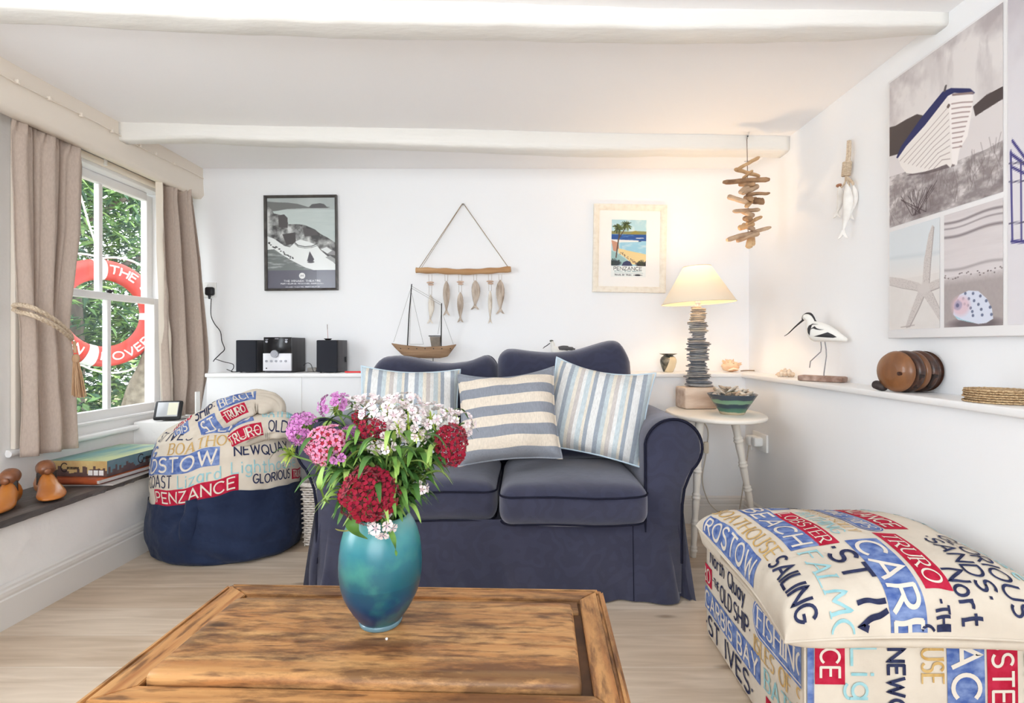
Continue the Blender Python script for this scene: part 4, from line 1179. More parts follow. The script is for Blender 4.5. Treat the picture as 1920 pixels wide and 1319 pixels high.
# painted by position: sunset sky, town silhouettes, water
def game_mat(name, axis_u):
    m = bpy.data.materials.new(name); m.use_nodes = True
    n = m.node_tree.nodes; L = m.node_tree.links; p = n['Principled BSDF']; p.inputs['Roughness'].default_value = .35
    tc = n.new('ShaderNodeTexCoord'); sp = n.new('ShaderNodeSeparateXYZ'); L.new(tc.outputs['Object'], sp.inputs[0])
    v = n.new('ShaderNodeTexVoronoi'); v.feature = 'F1'; v.voronoi_dimensions = '1D'; v.inputs['Scale'].default_value = 90
    L.new(sp.outputs[axis_u], v.inputs['W'])
    sc = n.new('ShaderNodeSeparateColor'); L.new(v.outputs['Color'], sc.inputs[0])
    ma = n.new('ShaderNodeMath'); ma.operation = 'MULTIPLY_ADD'; ma.inputs[1].default_value = .035; ma.inputs[2].default_value = .012; L.new(sc.outputs[0], ma.inputs[0])
    lt = n.new('ShaderNodeMath'); lt.operation = 'LESS_THAN'; L.new(sp.outputs[2], lt.inputs[0]); L.new(ma.outputs[0], lt.inputs[1])
    ns = n.new('ShaderNodeTexNoise'); ns.inputs['Scale'].default_value = 30; L.new(tc.outputs['Object'], ns.inputs['Vector'])
    cr = n.new('ShaderNodeValToRGB'); cr.color_ramp.elements[0].color = (*lin((58, 44, 52)), 1); cr.color_ramp.elements[1].color = (*lin((118, 92, 84)), 1)
    L.new(ns.outputs[0], cr.inputs[0])
    c2 = n.new('ShaderNodeValToRGB'); c2.color_ramp.elements[0].position = .3; c2.color_ramp.elements[1].position = .75
    if axis_u == 0: c2.color_ramp.elements[0].color = (*lin((196, 160, 108)), 1); c2.color_ramp.elements[1].color = (*lin((214, 190, 130)), 1)
    else: c2.color_ramp.elements[0].color = (*lin((110, 130, 140)), 1); c2.color_ramp.elements[1].color = (*lin((84, 122, 130)), 1)
    L.new(ns.outputs[0], c2.inputs[0])
    mx = n.new('ShaderNodeMix'); mx.data_type = 'RGBA'; L.new(lt.outputs[0], mx.inputs['Factor']); L.new(c2.outputs[0], mx.inputs['A']); L.new(cr.outputs[0], mx.inputs['B'])
    L.new(mx.outputs['Result'], p.inputs['Base Color']); return m
GT = mat('game_lid_print', (96, 152, 152), .3, (196, 208, 150), 6, stretch=(2.2, .5, 1), detail=5, lo=.4, hi=.62)
gw, gl_, gh = .262, .37, .066
b = MB()
b.add([(-gw/2, -gl_/2, 0), (gw/2, -gl_/2, 0), (gw/2, gl_/2, 0), (-gw/2, gl_/2, 0), (-gw/2, -gl_/2, gh), (gw/2, -gl_/2, gh), (gw/2, gl_/2, gh), (-gw/2, gl_/2, gh)],
      [(0, 3, 2, 1)], 2, False); b.add(b.V[:8], [(0, 1, 5, 4), (2, 3, 7, 6)], 0, False); b.add(b.V[:8], [(1, 2, 6, 5), (3, 0, 4, 7)], 1, False); b.add(b.V[:8], [(4, 5, 6, 7)], 2, False)
DKI = mat('dark_lettering', (40, 28, 30), .5); WHI = mat('white_sticker', (235, 235, 235), .5)
gfront = lambda u, v: (Vector((u, -gl_/2, v)), Vector((0, -1, 0)))
gside = lambda u, v: (Vector((gw/2, u, v)), Vector((1, 0, 0)))
lettering(b, 'C', gfront, -.072, .020, .036, None, .12, False, 3, .0008); lettering(b, 'arcassonne', gfront, -.045, .031, .014, .052, .16, False, 3, .0008)
lettering(b, 'C', gside, -.02, .020, .038, None, .12, False, 3, .0008); lettering(b, 'arcassonne', gside, .008, .031, .015, .058, .16, False, 3, .0008)
for k in range(3): panel(b, gfront, .048+.024*k, .006, .068+.024*k, .027, 4, .0008)
obj('lid', b, [game_mat('game_front_print', 0), game_mat('game_side_print', 1), GT, DKI, WHI], gm)

# ------------------------------------------------------------------ on the corner box: digital display, white card, window sill things
dp = thing('digital_display', 'small black tilted display with a pale screen on the window corner box', 'display', (-1.865, 2.735, .563), math.radians(14))
b = MB(); tm = Matrix.Translation((0, 0, .054)) @ Matrix.Rotation(math.radians(-22), 4, 'X')
b.cushion((.128, .022, .104), .010, 8, mat=tm); obj('casing', b, BLACK, dp)
b = MB(); b.box((0, -.0112, .003), (.098, .003, .078), bevel=.001, mat=tm); s_ = obj('screen', b, mat('screen_glass', (176, 180, 188), .12, (216, 216, 214), 4, spec=.6), dp); named(s_, 'pale glossy screen')
b = MB(); b.box((.024, -.0131, .005), (.045, .001, .066), mat=tm); obj('screen_light', b, mat('screen_pale', (236, 234, 214), .2), s_)
b = MB(); b.cushion((.07, .05, .014), .006, 4, mat=Matrix.Translation((0, .03, .008))); obj('stand', b, BLACK, dp)
cd = thing('display_cable', 'short black cable lying behind the small display', 'cable', (-1.79, 2.80, .5645))
b = MB(); b.tube(spline([(-1.83, 2.765, .568), (-1.80, 2.79, .566), (-1.77, 2.80, .566), (-1.735, 2.83, .566)], 6), .0025, 6); obj('wire', b.local(cd), BLACK, cd)
b = MB(); b.box((0, 0, .075), (.008, .030, .150), bevel=.002); b.box((.0, 0, .006), (.03, .034, .012), bevel=.002)
solo('card_holder', b, PLASTIC, 'narrow white upright holder in the corner beside the right curtain', 'holder', (-1.735, 2.772, .563), math.radians(-8))
# ------------------------------------------------------------------ pictures: painted prints as fine colour grids
class Paint:
    """a small canvas: colours per cell, later one quad each"""
    def __init__(self, w_, h_, col):
        self.w, self.h = w_, h_; self.a = np.zeros((h_, w_, 3)); self.a[:] = col
        self.yy, self.xx = np.mgrid[0:h_, 0:w_]; self.u = (self.xx+.5)/w_; self.v = (self.yy+.5)/h_   # v down from the top
        self.rs = np.random.RandomState(5)
    def noise(self, sx, sy, seed=0, octv=4):
        rs = np.random.RandomState(seed); out = np.zeros((self.h, self.w)); amp = 1; tot = 0
        for o in range(octv):
            gx, gy = max(2, int(sx*2**o)), max(2, int(sy*2**o)); g = rs.rand(gy+1, gx+1)
            X = self.u*gx; Y = self.v*gy; xi = np.minimum(X.astype(int), gx-1); yi = np.minimum(Y.astype(int), gy-1); fx = X-xi; fy = Y-yi
            fx = fx*fx*(3-2*fx); fy = fy*fy*(3-2*fy)
            out += amp*((g[yi, xi]*(1-fx)+g[yi, xi+1]*fx)*(1-fy)+(g[yi+1, xi]*(1-fx)+g[yi+1, xi+1]*fx)*fy); tot += amp; amp *= .55
        return out/tot
    def mix(self, m, col):
        m = np.clip(m, 0, 1)[..., None]; self.a = self.a*(1-m)+np.array(col)*m if not isinstance(col, np.ndarray) or col.ndim == 1 else self.a*(1-m)+col*m
    def poly(self, pts, col, soft=1.0, alpha=1.0):
        """even-odd fill, 3x3 supersampled"""
        m = np.zeros((self.h, self.w))
        for oy in (-.33, 0, .33):
            for ox in (-.33, 0, .33):
                X = (self.xx+.5+ox)/self.w; Y = (self.yy+.5+oy)/self.h; ins = np.zeros((self.h, self.w), bool); n_ = len(pts)
                for i in range(n_):
                    (x0, y0), (x1, y1) = pts[i], pts[(i+1) % n_]
                    if y0 == y1: continue
                    c = ((Y >= min(y0, y1)) & (Y < max(y0, y1))); xi = x0+(Y-y0)*(x1-x0)/(y1-y0); ins ^= c & (X < xi)
                m += ins
        self.mix(m/9*alpha, col); return m/9
    def ell(self, cx, cy, rx, ry, col, alpha=1.0, soft=.15):
        d = np.sqrt(((self.u-cx)/rx)**2+((self.v-cy)/ry)**2); self.mix(np.clip((1-d)/soft+.5, 0, 1)*alpha, col)
    def line(self, pts, wid, col, alpha=1.0):
        asp = self.h/self.w
        for (x0, y0), (x1, y1) in zip(pts, pts[1:]):
            dx, dy = x1-x0, (y1-y0)*asp; l2 = dx*dx+dy*dy+1e-12
            t = np.clip(((self.u-x0)*dx+(self.v-y0)*asp*dy)/l2, 0, 1)
            d = np.hypot(self.u-x0-t*dx, (self.v-y0)*asp-t*dy); self.mix(np.clip((wid/2-d)*self.w+.5, 0, 1)*alpha, col)
    def text(self, s, x, y, h, width, col, th=.16, serif=False):
        """y is the baseline; x, y, h, width as fractions of the canvas (h of its height)"""
        asp = self.h/self.w; tw = text_width(s, .24)*h*asp; kx = width/tw; cx_ = 0
        for c in s:
            wd, st = G[c]
            for poly in st: self.line([(x+(cx_+p[0])*h*asp*kx, y-p[1]*h) for p in poly], th*h*asp, col)
            cx_ += wd+.24
    def mesh(self, name, m, parent, fn):
        """fn(u, v) -> local point"""
        V = [fn(i/self.w, j/self.h) for j in range(self.h+1) for i in range(self.w+1)]; w_ = self.w+1
        F = [(j*w_+i, (j+1)*w_+i, (j+1)*w_+i+1, j*w_+i+1) for j in range(self.h) for i in range(self.w)]
        me = bpy.data.meshes.new(name); me.from_pydata(V, [], F); me.materials.append(m)
        ca = me.color_attributes.new('print', 'FLOAT_COLOR', 'CORNER')
        a = np.clip(self.a, 0, 255)/255.0; a = np.where(a <= .04045, a/12.92, ((a+.055)/1.055)**2.4)
        q = np.ones((self.h*self.w, 4, 4)); q[:, :, :3] = a.reshape(-1, 1, 3)
        ca.data.foreach_set('color', q.ravel().astype(np.float32)); me.update()
        o = bpy.data.objects.new(name, me); COL.objects.link(o); o.parent = parent; return o
PRINTM = attr_mat('matt_print', .55, .2); PRINTG = attr_mat('print_behind_glass', .18, .45)

def frame(parent, w_, h_, fw, dep, m, name='frame'):
    b = MB()
    # mitred moulding
    def sec(a, o): return [(o, 0), (o, -dep), (o-.25*fw, -dep-.001), (o-.75*fw, -dep*.85), (o-fw, -dep*.6), (o-fw, 0)]
    V = []; F = []; k = 6
    for (sx_, sz) in ((-1, -1), (1, -1), (1, 1), (-1, 1)):
        for (o, y) in sec(0, 0): V.append((sx_*(w_/2+o), y, sz*(h_/2+o)))
    for i in range(4):
        j = (i+1) % 4
        for q in range(k):
            q2 = (q+1) % k; F.append((i*k+q, j*k+q, j*k+q2, i*k+q2))
    b.add(V, F, 0, False); return obj(name, b, m, parent, True)
# theatre poster
D = YB-.001
c = W(566, 456.5, D); pw, ph = 136/FPX*D, 178/FPX*D
t1 = thing('framed_poster', 'black-framed grey photo poster of a clifftop theatre on the back wall', 'picture', c, Matrix.Rotation(math.radians(-.6), 4, 'Y'))
BF = mat('black_frame', (66, 62, 62), .3, (88, 84, 80), 20)
frame(t1, pw, ph, .014, .020, BF)
P = Paint(150, 200, (198, 206, 205))
P.mix((P.v < .17)*.6*P.noise(3, 2, 3), (150, 158, 158)); sea = (P.v > .13); P.mix(sea*1.0, (206, 216, 214)); P.mix(sea*P.noise(4, 40, 4)*.5, (176, 190, 190))
P.poly([(0, .035), (.14, .045), (.3, .05), (.45, .065), (.6, .10), (.72, .095), (.70, .115), (.55, .115), (.3, .12), (.15, .14), (0, .15)], (122, 124, 124))
P.poly([(.62, .10), (.66, .07), (.72, .065), (.78, .06), (.84, .07), (.88, .10), (.93, .105), (.88, .115), (.64, .115)], (104, 104, 106))
n1 = P.noise(9, 12, 8, 5)
land = P.poly([(0, .08), (.07, .13), (.10, .17), (.17, .18), (.28, .20), (.31, .29), (.44, .29), (.55, .30), (.7, .35), (.78, .40), (.88, .44), (1, .50), (1, 1), (0, 1)], (150, 152, 152))
P.mix(land*np.clip((n1-.45)*6, 0, 1), (84, 84, 86)); P.mix(land*np.clip((.42-n1)*6, 0, 1), (214, 216, 216))
P.poly([(.16, .19), (.25, .18), (.30, .22), (.30, .33), (.17, .32)], (92, 90, 92)); P.poly([(.52, .33), (.70, .35), (.75, .41), (.55, .43)], (98, 96, 98)); P.poly([(.22, .40), (.41, .38), (.42, .50), (.28, .52)], (88, 86, 88))
P.poly([(0, .42), (.1, .45), (.25, .53), (.33, .545), (.42, .48), (.48, .46), (.62, .49), (.72, .52), (.78, .58), (.9, .66), (1, .74), (1, .82), (0, .82)], (238, 242, 242))
P.line([(.40, .49), (.45, .525), (.55, .54), (.65, .535), (.73, .51)], .012, (90, 92, 92)); P.line([(.40, .505), (.45, .54), (.55, .555), (.65, .55), (.73, .53)], .008, (120, 122, 122))
P.poly([(.77, .56), (.86, .53), (1, .60), (1, .64), (.9, .63)], (150, 150, 152)); P.poly([(.78, .57), (.87, .545), (.95, .585), (.88, .62)], (232, 236, 236)); P.poly([(.85, .66), (.92, .64), (1, .68), (1, .73)], (164, 166, 166))
for k in range(26):
    x = P.rs.rand()*.36+.02; y = .47+x*.5+P.rs.rand()*.03; P.ell(x, y, .012, .007, (70, 72, 74), .9, .6)
gr = P.poly([(0, .57), (.10, .565), (.2, .62), (.35, .69), (.55, .77), (.76, .82), (0, .82)], (122, 128, 128)); P.mix(gr*np.clip((P.noise(6, 60, 9)-.5)*5, 0, 1), (170, 176, 176))
P.poly([(.62, .59), (.685, .68), (.67, .70), (.58, .70)], (86, 84, 92)); P.ell(.635, .71, .05, .012, (92, 90, 96), 1, .4)
foot = (P.v > .80)*1.0; P.mix(foot, (98, 98, 110)); P.mix(foot*(P.u > .72)*.5, (150, 152, 164)); P.mix(foot*P.noise(3, 2, 12)*.35, (140, 140, 154))
P.ell(.505, .862, .045, .034, (240, 240, 240), 1, .1); P.text('M', .485, .872, .02, .04, (120, 120, 130))
P.text('THE MINACK THEATRE', .235, .928, .018, .54, (236, 236, 240), .22)
P.text('PORTHCURNO, PENZANCE, CORNWALL', .19, .953, .009, .63, (220, 220, 226), .3); P.text('MINACK THEATRE, PORTHCURNO', .26, .99, .008, .5, (205, 205, 214), .3)
iw, ih = pw-.028, ph-.028
P.mesh('poster', PRINTG, t1, lambda u, v: (iw*(u-.5), -.006, ih*(.5-v)))
# resort poster in a white frame
c = W(1179.5, 467, D); pw, ph = 136/FPX*D, 164/FPX*D
t2 = thing('framed_print', 'cream-framed resort poster reading PENZANCE on the back wall', 'picture', c, Matrix.Rotation(math.radians(1.0), 4, 'Y'))
WF = mat('cream_washed_frame', (240, 233, 219), .6, (228, 218, 201), 40, stretch=(1, 1, 1), lo=.45, hi=.75)
frame(t2, pw, ph, .034, .024, WF)
b = MB(); b.box2((-pw/2+.03, -.008, -ph/2+.03), (pw/2-.03, -.004, ph/2-.03)); obj('mount', b, mat('white_mount', (246, 243, 239), .7), t2)
P = Paint(92, 150, (238, 240, 238)); top = .805
pic = P.v < top; vv = P.v/top
P.mix(pic*1.0, (178, 214, 222)); P.mix(pic*(vv < .26)*np.clip((P.noise(4, 5, 2)-.45)*5, 0, 1), (222, 234, 232))
P.poly([(0, .20), (.5, .205), (.75, .195), (1, .20), (1, .26), (0, .26)], (140, 140, 92)); P.poly([(.53, .255), (.62, .20), (.70, .19), (.82, .24), (.80, .262)], (150, 138, 70))
P.poly([(0, .255), (1, .255), (1, .37), (0, .37)], (42, 82, 150)); P.mix(((P.v > .255) & (P.v < .37))*np.clip((P.noise(5, 40, 6)-.55)*6, 0, 1), (80, 130, 190))
P.poly([(.70, .315), (.9, .31), (.95, .322), (.70, .325)], (226, 230, 226))
P.poly([(0, .345), (.8, .36), (.8, .385), (.25, .40), (0, .42)], (230, 232, 230)); P.poly([(.78, .362), (.86, .36), (.86, .39), (.78, .39)], (60, 80, 120))
P.poly([(.25, .40), (1, .375), (1, .60), (.5, .56), (.25, .50)], (150, 200, 222)); P.mix(((P.v > .40) & (P.v < .58) & (P.u > .3))*np.clip((P.noise(3, 24, 7)-.5)*5, 0, 1)*.7, (206, 226, 232))
P.poly([(.2, .50), (.45, .535), (1, .60), (1, .78), (.62, .78), (.4, .66), (.2, .58)], (232, 208, 150))
P.poly([(0, .36), (.2, .40), (.22, .50), (.12, .56), (.05, .54)], (196, 146, 120)); P.poly([(0, .54), (.15, .58), (.45, .70), (.62, .79), (0, .80)], (150, 186, 186))
for k in range(60):
    t = P.rs.rand(); P.ell(.28+.5*t+P.rs.randn()*.02, .585+.19*t+P.rs.randn()*.012, .012, .006, (120, 70, 60) if k % 2 else (70, 60, 70), .8, .6)
P.poly([(.35, .745), (.45, .715), (.55, .73), (.62, .805), (.3, .805)], (54, 58, 92)); P.ell(.1, .76, .18, .05, (40, 46, 56), 1, .5); P.ell(.88, .78, .16, .05, (50, 44, 46), 1, .5)
for k in range(26):
    a = P.rs.rand()*2.2+.5; P.line([(.9, .80), (.9+.16*math.cos(a), .80-.10*math.sin(a))], .012, (60, 62, 40)); P.line([(.1, .80), (.1+.2*math.cos(a), .80-.12*math.sin(a))], .012, (46, 60, 56))
P.line([(.14, .66), (.17, .5), (.20, .36), (.22, .28), (.21, .2)], .035, (84, 70, 60)); P.line([(.20, .34), (.27, .27), (.36, .18), (.40, .12)], .026, (90, 76, 62))
for (cx_, cy_, rr_) in ((.18, .13, .17), (.42, .075, .18)):
    for k in range(60):
        a = P.rs.rand()*6.28; q = .4+.6*P.rs.rand(); P.line([(cx_, cy_), (cx_+rr_*q*math.cos(a), cy_+rr_*.5*q*math.sin(a)+.03*q)], .018, [(70, 84, 46), (104, 116, 62), (52, 62, 40)][k % 3])
P.a[P.v >= top] = (238, 241, 238)
P.text('PENZANCE', .08, .88, .055, .80, (40, 40, 42), .13)
P.text('GATEWAY TO WEST CORNWALL', .10, .905, .012, .78, (90, 130, 140), .22); P.text('TRAVEL BY TRAIN', .10, .975, .022, .48, (60, 60, 66), .18)
P.line([(.10, .93), (.92, .93)], .006, (130, 160, 166)); P.ell(.77, .965, .09, .016, (50, 50, 54), 1, .3); P.line([(.64, .965), (.90, .965)], .012, (50, 50, 54))
iw, ih = 65/FPX*D, 107/FPX*D
P.mesh('poster', PRINTG, t2, lambda u, v: (iw*(u-.5)-.004, -.0095, ih*(.5-v)+.001))

# ------------------------------------------------------------------ fish hanger on the back wall
DRIFT = mat('driftwood', (192, 150, 108), .8, (148, 108, 74), 14, stretch=(.4, 2, 2), detail=7, bump=.4, bscale=26, spec=.2)
FISHW = mat('weathered_fish_wood', (206, 192, 178), .8, (150, 132, 116), 30, stretch=(2, 2, .5), detail=8, bump=.5, lo=.35, hi=.7)
FISHP = mat('limewashed_wood', (232, 224, 212), .8, (186, 172, 156), 34, stretch=(2, 2, .6), detail=8, bump=.4, lo=.4, hi=.72)
D = 3.015
fh = thing('fish_hanger', 'driftwood bar with six carved wooden fish hanging on the back wall', 'wall hanging', W(868, 508, D))
b = MB(); pts = spline([W(780, 507, D), W(820, 508, D), W(868, 510, D), W(920, 508, D), W(958, 505, D)], 8)
b.tube(pts, [.0185*(1-.12*math.sin(i)) for i in range(len(pts))], 10, flat=.9); obj('bar', b.local(fh), mat('pale_driftwood_bar', (206, 166, 122), .75, (178, 134, 92), 10, stretch=(.3, 3, 3), detail=6, bump=.3), fh)
b = MB(); b.tube([W(786, 503, D), W(867, 382, D+.03), W(869, 382, D+.03), W(952, 500, D)], .0022, 6); b.tube([W(790, 503, D-.006), W(867, 383, D+.02)], .0014, 5); obj('cord', b.local(fh), TWINE, fh)
b = MB(); b.tube([W(868, 384, D+.04), W(868, 384, D+.015)], .003, 8); obj('nail', b.local(fh), DARKMETAL, fh)
def fish_mesh(b, L_, hw, th, bend=0.0, seed=0, thin=1.0):
    """hangs nose up along -z from the origin"""
    prof = [(0, .12), (.04, .38), (.12, .72), (.25, .97), (.38, 1.0), (.52, .88), (.66, .62), (.78, .36), (.85, .24)]
    V = []; F = []; k = 12; n_ = 26
    for i in range(n_):
        t = .85*i/(n_-1); w_ = interp(t, [p[0] for p in prof], [p[1] for p in prof])*hw
        cx_ = bend*math.sin(t*math.pi*1.3)
        for j in range(k):
            a = 2*math.pi*j/k
            V.append((cx_+w_*math.cos(a)*(1+.05*noise.noise(Vector((t*20, j, seed)))), th*.5*math.sin(a)*(.35+.65*w_/hw), -t*L_))
    for i in range(n_-1):
        for j in range(k):
            j2 = (j+1) % k; F.append((i*k+j, i*k+j2, (i+1)*k+j2, (i+1)*k+j))
    F += [tuple(range(k-1, -1, -1)), tuple((n_-1)*k+j for j in range(k))]
    b.add(V, F)
    cx_ = bend*math.sin(.85*math.pi*1.3)
    b.prism([(cx_-hw*.22, -.83*L_), (cx_+hw*.22, -.83*L_), (cx_+hw*.5, -.90*L_), (cx_+hw*1.02, -1.0*L_), (cx_+hw*.5, -.985*L_), (cx_, -.93*L_), (cx_-hw*.5, -.985*L_), (cx_-hw*1.02, -1.0*L_), (cx_-hw*.5, -.90*L_)], th*.35, bevel=.0008)
for (px, y0, y1, hw, bead, bd, m) in ((807, 553, 607, .018, 530, .006, FISHP), (837, 527, 592, .020, None, 0, FISHW), (863, 548, 605, .0185, 529, 0, FISHW), (891, 526, 581, .025, None, .004, FISHW), (919, 545, 607, .012, 528, 0, FISHP), (938, 525, 589, .0245, None, 0, FISHW)):
    p = W(px, y0, D-.004); b = MB(); fish_mesh(b, (y1-y0)/FPX*D, hw, .02, bd, px)
    b.V = [tuple(Vector(v)+p) for v in b.V]; f = obj('fish', b.local(fh), m, fh)
    b = MB(); yt = bead-4 if bead else y0
    for dx in (-3, 3): b.tube([W(px+dx, 515, D-.003), W(px+dx*.8, y0+1, D-.004)], .0008, 4)
    obj('thread', b.local(fh), TWINE, fh)
    if bead:
        b = MB(); b.blob(W(px, bead, D-.005), (.022, .008, .0065), 2, .2, 2, px); b.blob(W(px+1, bead+4, D-.005), (.017, .008, .0055), 2, .2, 2, px+3); obj('bead', b.local(fh), mat('rosy_driftwood', (216, 190, 170), .8, (196, 164, 142), 40) if px == 807 else bpy.data.materials['rosy_driftwood'], fh)

# ------------------------------------------------------------------ model boat standing on the ledge behind the sofa
HULL = mat('boat_planks', (168, 136, 106), .75, (132, 104, 80), 8, stretch=(.5, 3, 9), detail=7, bump=.5, bscale=18)
D = 2.93; k_ = D/FPX
bt = thing('model_boat', 'rustic wooden model fishing boat with two dark masts behind the sofa', 'model boat', W(795, 698, D))
b = MB(); nS = 40; V = []; F = []; kk = 11
X0, X1 = W(735, 0, D).x, W(855, 0, D).x
for i in range(nS+1):
    u = i/nS; x = X0+(X1-X0)*u
    top = EYE+(CY-interp(u, [0, .15, .5, .85, 1], [644, 647, 651, 649, 646]))*k_
    bot = EYE+(CY-interp(u, [0, .05, .16, .26, .5, .75, .87, .95, 1], [646, 653, 666, 671, 672, 672, 669, 656, 648]))*k_
    hw = .036*(max(0, math.sin(math.pi*min(1, max(0, .04+.92*u)))))**.6
    for j in range(kk):
        a = math.pi*j/(kk-1); c_, s_ = math.cos(a), math.sin(a)
        V.append((x, D+hw*c_*(abs(math.cos(a))**.1 if abs(c_) > .02 else 1), top-(top-bot)*s_**.7))
    
for i in range(nS):
    for j in range(kk-1): F.append((i*kk+j, (i+1)*kk+j, (i+1)*kk+j+1, i*kk+j+1))
    F.append((i*kk, i*kk+kk-1, (i+1)*kk+kk-1, (i+1)*kk))
b.add(V, F); h_ = obj('hull', b.local(bt), HULL, bt, True)
b = MB()
for u in np.linspace(.15, .92, 7):
    x = X0+(X1-X0)*u; hw = .036*(math.sin(math.pi*(.04+.92*u)))**.6
    b = MB(); b.blob((x, D-hw*.985, EYE+(CY-654)*k_), (.0035, .002, .0035), 1); obj('porthole', b.local(bt), DARKMETAL, h_)
for j, z in enumerate((658, 664)):
    pass
b = MB(); b.tube([W(764, 650, D), W(767, 590, D), W(772, 533, D)], [.0036, .0034, .003], 8); obj('mast', b.local(bt), DARKMETAL, bt)
b = MB(); b.tube([W(827, 650, D), W(828, 569, D)], [.0034, .003], 8); obj('mast', b.local(bt), DARKMETAL, bt)
CAB = mat('grey_cabin_paint', (118, 108, 98), .75, (142, 130, 116), 30)
b = MB()
p0, p1 = W(810, 651, D), W(824, 651, D); q0, q1 = W(807, 632, D), W(826, 632, D)
V = [(p0.x, D-.018, p0.z), (p1.x, D-.018, p1.z), (p1.x, D+.018, p1.z), (p0.x, D+.018, p0.z), (q0.x, D-.022, q0.z), (q1.x, D-.022, q1.z), (q1.x, D+.022, q1.z), (q0.x, D+.022, q0.z)]
b.add(V, [(0, 3, 2, 1), (4, 5, 6, 7), (0, 1, 5, 4), (1, 2, 6, 5), (2, 3, 7, 6), (3, 0, 4, 7)], 0, False); obj('cabin', b.local(bt), CAB, bt)
b = MB(); b.box((W(816, 631, D).x, D, W(0, 630.5, D).z), (.066, .052, .005), bevel=.001); obj('cabin_roof', b.local(bt), DARKMETAL, bt)
WIRE = mat('rigging_wire', (150, 148, 146), .5)
b = MB()
for a_, c_ in (((772, 536), (738, 642)), ((772, 550), (794, 646)), ((771, 552), (768, 646)), ((772, 541), (828, 573)), ((772, 537), (826, 568)), ((827, 590), (821, 627)), ((831, 592), (850, 646)), ((768, 646), (794, 646))):
    b.tube([W(*a_, D), W(*c_, D)], .0009, 4)
obj('rigging', b.local(bt), WIRE, bt)
for px in (781, 812):
    b = MB(); b.tube([W(px, 671, D), (W(px, 0, D).x, D, LEDGE_Z+.006)], .0022, 6); obj('stand_rod', b.local(bt), DARKMETAL, bt)
b = MB(); b.box((W(796, 0, D).x, D, LEDGE_Z+.005), (.14, .06, .010), bevel=.002); obj('stand_base', b.local(bt), HULL, bt)

# ------------------------------------------------------------------ stereo on the back ledge
SPK = mat('black_ash_veneer', (62, 60, 64), .5, (74, 72, 75), 30, stretch=(1, 1, .1)); CLOTHB = mat('speaker_cloth', (40, 42, 50), .9, bump=.3, scale=900); weave(CLOTHB, 1500, .3)
def speaker(label, pxl, pxr, ytop, d, dep):
    x0, x1 = W(pxl, 0, d).x, W(pxr, 0, d).x; zt = W(0, ytop, d).z
    o = thing('stereo_speaker', label, 'speaker', ((x0+x1)/2, d, LEDGE_Z+.0005), None, 'black stereo speakers on the back ledge')
    b = MB(); b.box2((x0, d+.018, LEDGE_Z+.004), (x1, d+dep, zt), bevel=.002); obj('cabinet', b.local(o), SPK, o)
    b = MB(); b.box2((x0, d, LEDGE_Z+.005), (x1, d+.016, zt-.001), bevel=.004); obj('grille_cloth', b.local(o), CLOTHB, o)
    for fx in (x0+.014, x1-.014):
        b = MB(); b.tube([(fx, d+.03, LEDGE_Z+.0005), (fx, d+.03, LEDGE_Z+.005)], .006, 10); obj('foot', b.local(o), BLACK, o)
    b = MB(); b.box((x1+.003, d+dep-.03, LEDGE_Z+.07), (.008, .018, .03), bevel=.002); obj('terminal', b.local(o), BLACK, o)
speaker('black stereo speaker on the left, half behind the silver-fronted player', 442, 480, 638, 2.862, .165)
speaker('black stereo speaker on the right with an incense holder on top', 593, 632, 638, 2.845, .165)
hf = thing('compact_stereo', 'compact black stereo with a silver lower front and round dial on the back ledge', 'stereo', (W(519, 0, 2.845).x, 2.845, LEDGE_Z+.0005))
d = 2.845; x0, x1 = W(494, 0, d).x, W(545.5, 0, d).x; zt = W(0, 633, d).z; zm = W(0, 663, d).z; zb = LEDGE_Z+.008
b = MB(); b.box2((x0+.001, d+.012, LEDGE_Z+.002), (x1-.001, d+.19, zt), bevel=.002); obj('body', b.local(hf), SPK, hf)
b = MB(); b.box2((x0, d+.002, zm), (x1, d+.013, zt+.001), bevel=.001); dsp = obj('display_panel', b.local(hf), mat('gloss_black_panel', (26, 26, 30), .15), hf)
SIL = mat('silver_plastic', (226, 226, 232), .3, metal=.15)
b = MB(); b.box2((x0-.002, d-.002, zb+.004), (x1+.001, d+.013, zm), bevel=.001); named(obj('control_panel', b.local(hf), SIL, hf), 'silver control panel')
CHR = mat('chrome', (150, 150, 156), .3, metal=.8)
b = MB(); b.tube([(W(516, 0, d).x, d+.003, W(0, 664, d).z), (W(516, 0, d).x, d-.013, W(0, 664, d).z)], .0205, 28); b.tube([(W(516, 0, d).x, d-.013, W(0, 664, d).z), (W(516, 0, d).x, d-.015, W(0, 664, d).z)], .013, 20); obj('dial', b.local(hf), CHR, hf)
for px in (500, 509, 518, 527, 536):
    b = MB(); b.tube([(W(px, 0, d).x, d, W(0, 677.5, d).z), (W(px, 0, d).x, d-.006, W(0, 677.5, d).z)], .0062, 14); obj('button', b.local(hf), CHR, hf)
for px, py in ((500, 641), (537, 641)):
    b = MB(); b.tube([(W(px, 0, d).x, d+.004, W(0, py, d).z), (W(px, 0, d).x, d-.003, W(0, py, d).z)], .0068, 14); b.box((W(px, 0, d).x, d+.001, W(0, py-4, d).z), (.014, .003, .004)); obj('button', b.local(hf), CHR, hf)
b = MB(); b.box((W(519, 0, d).x, d, W(0, 635.5, d).z), (.022, .005, .007), bevel=.002); obj('badge', b.local(hf), CHR, hf)
b = MB(); b.box((W(500, 0, d).x, d-.003, W(0, 691, d).z), (.006, .002, .006)); obj('headphone_socket', b.local(hf), BLACK, hf)
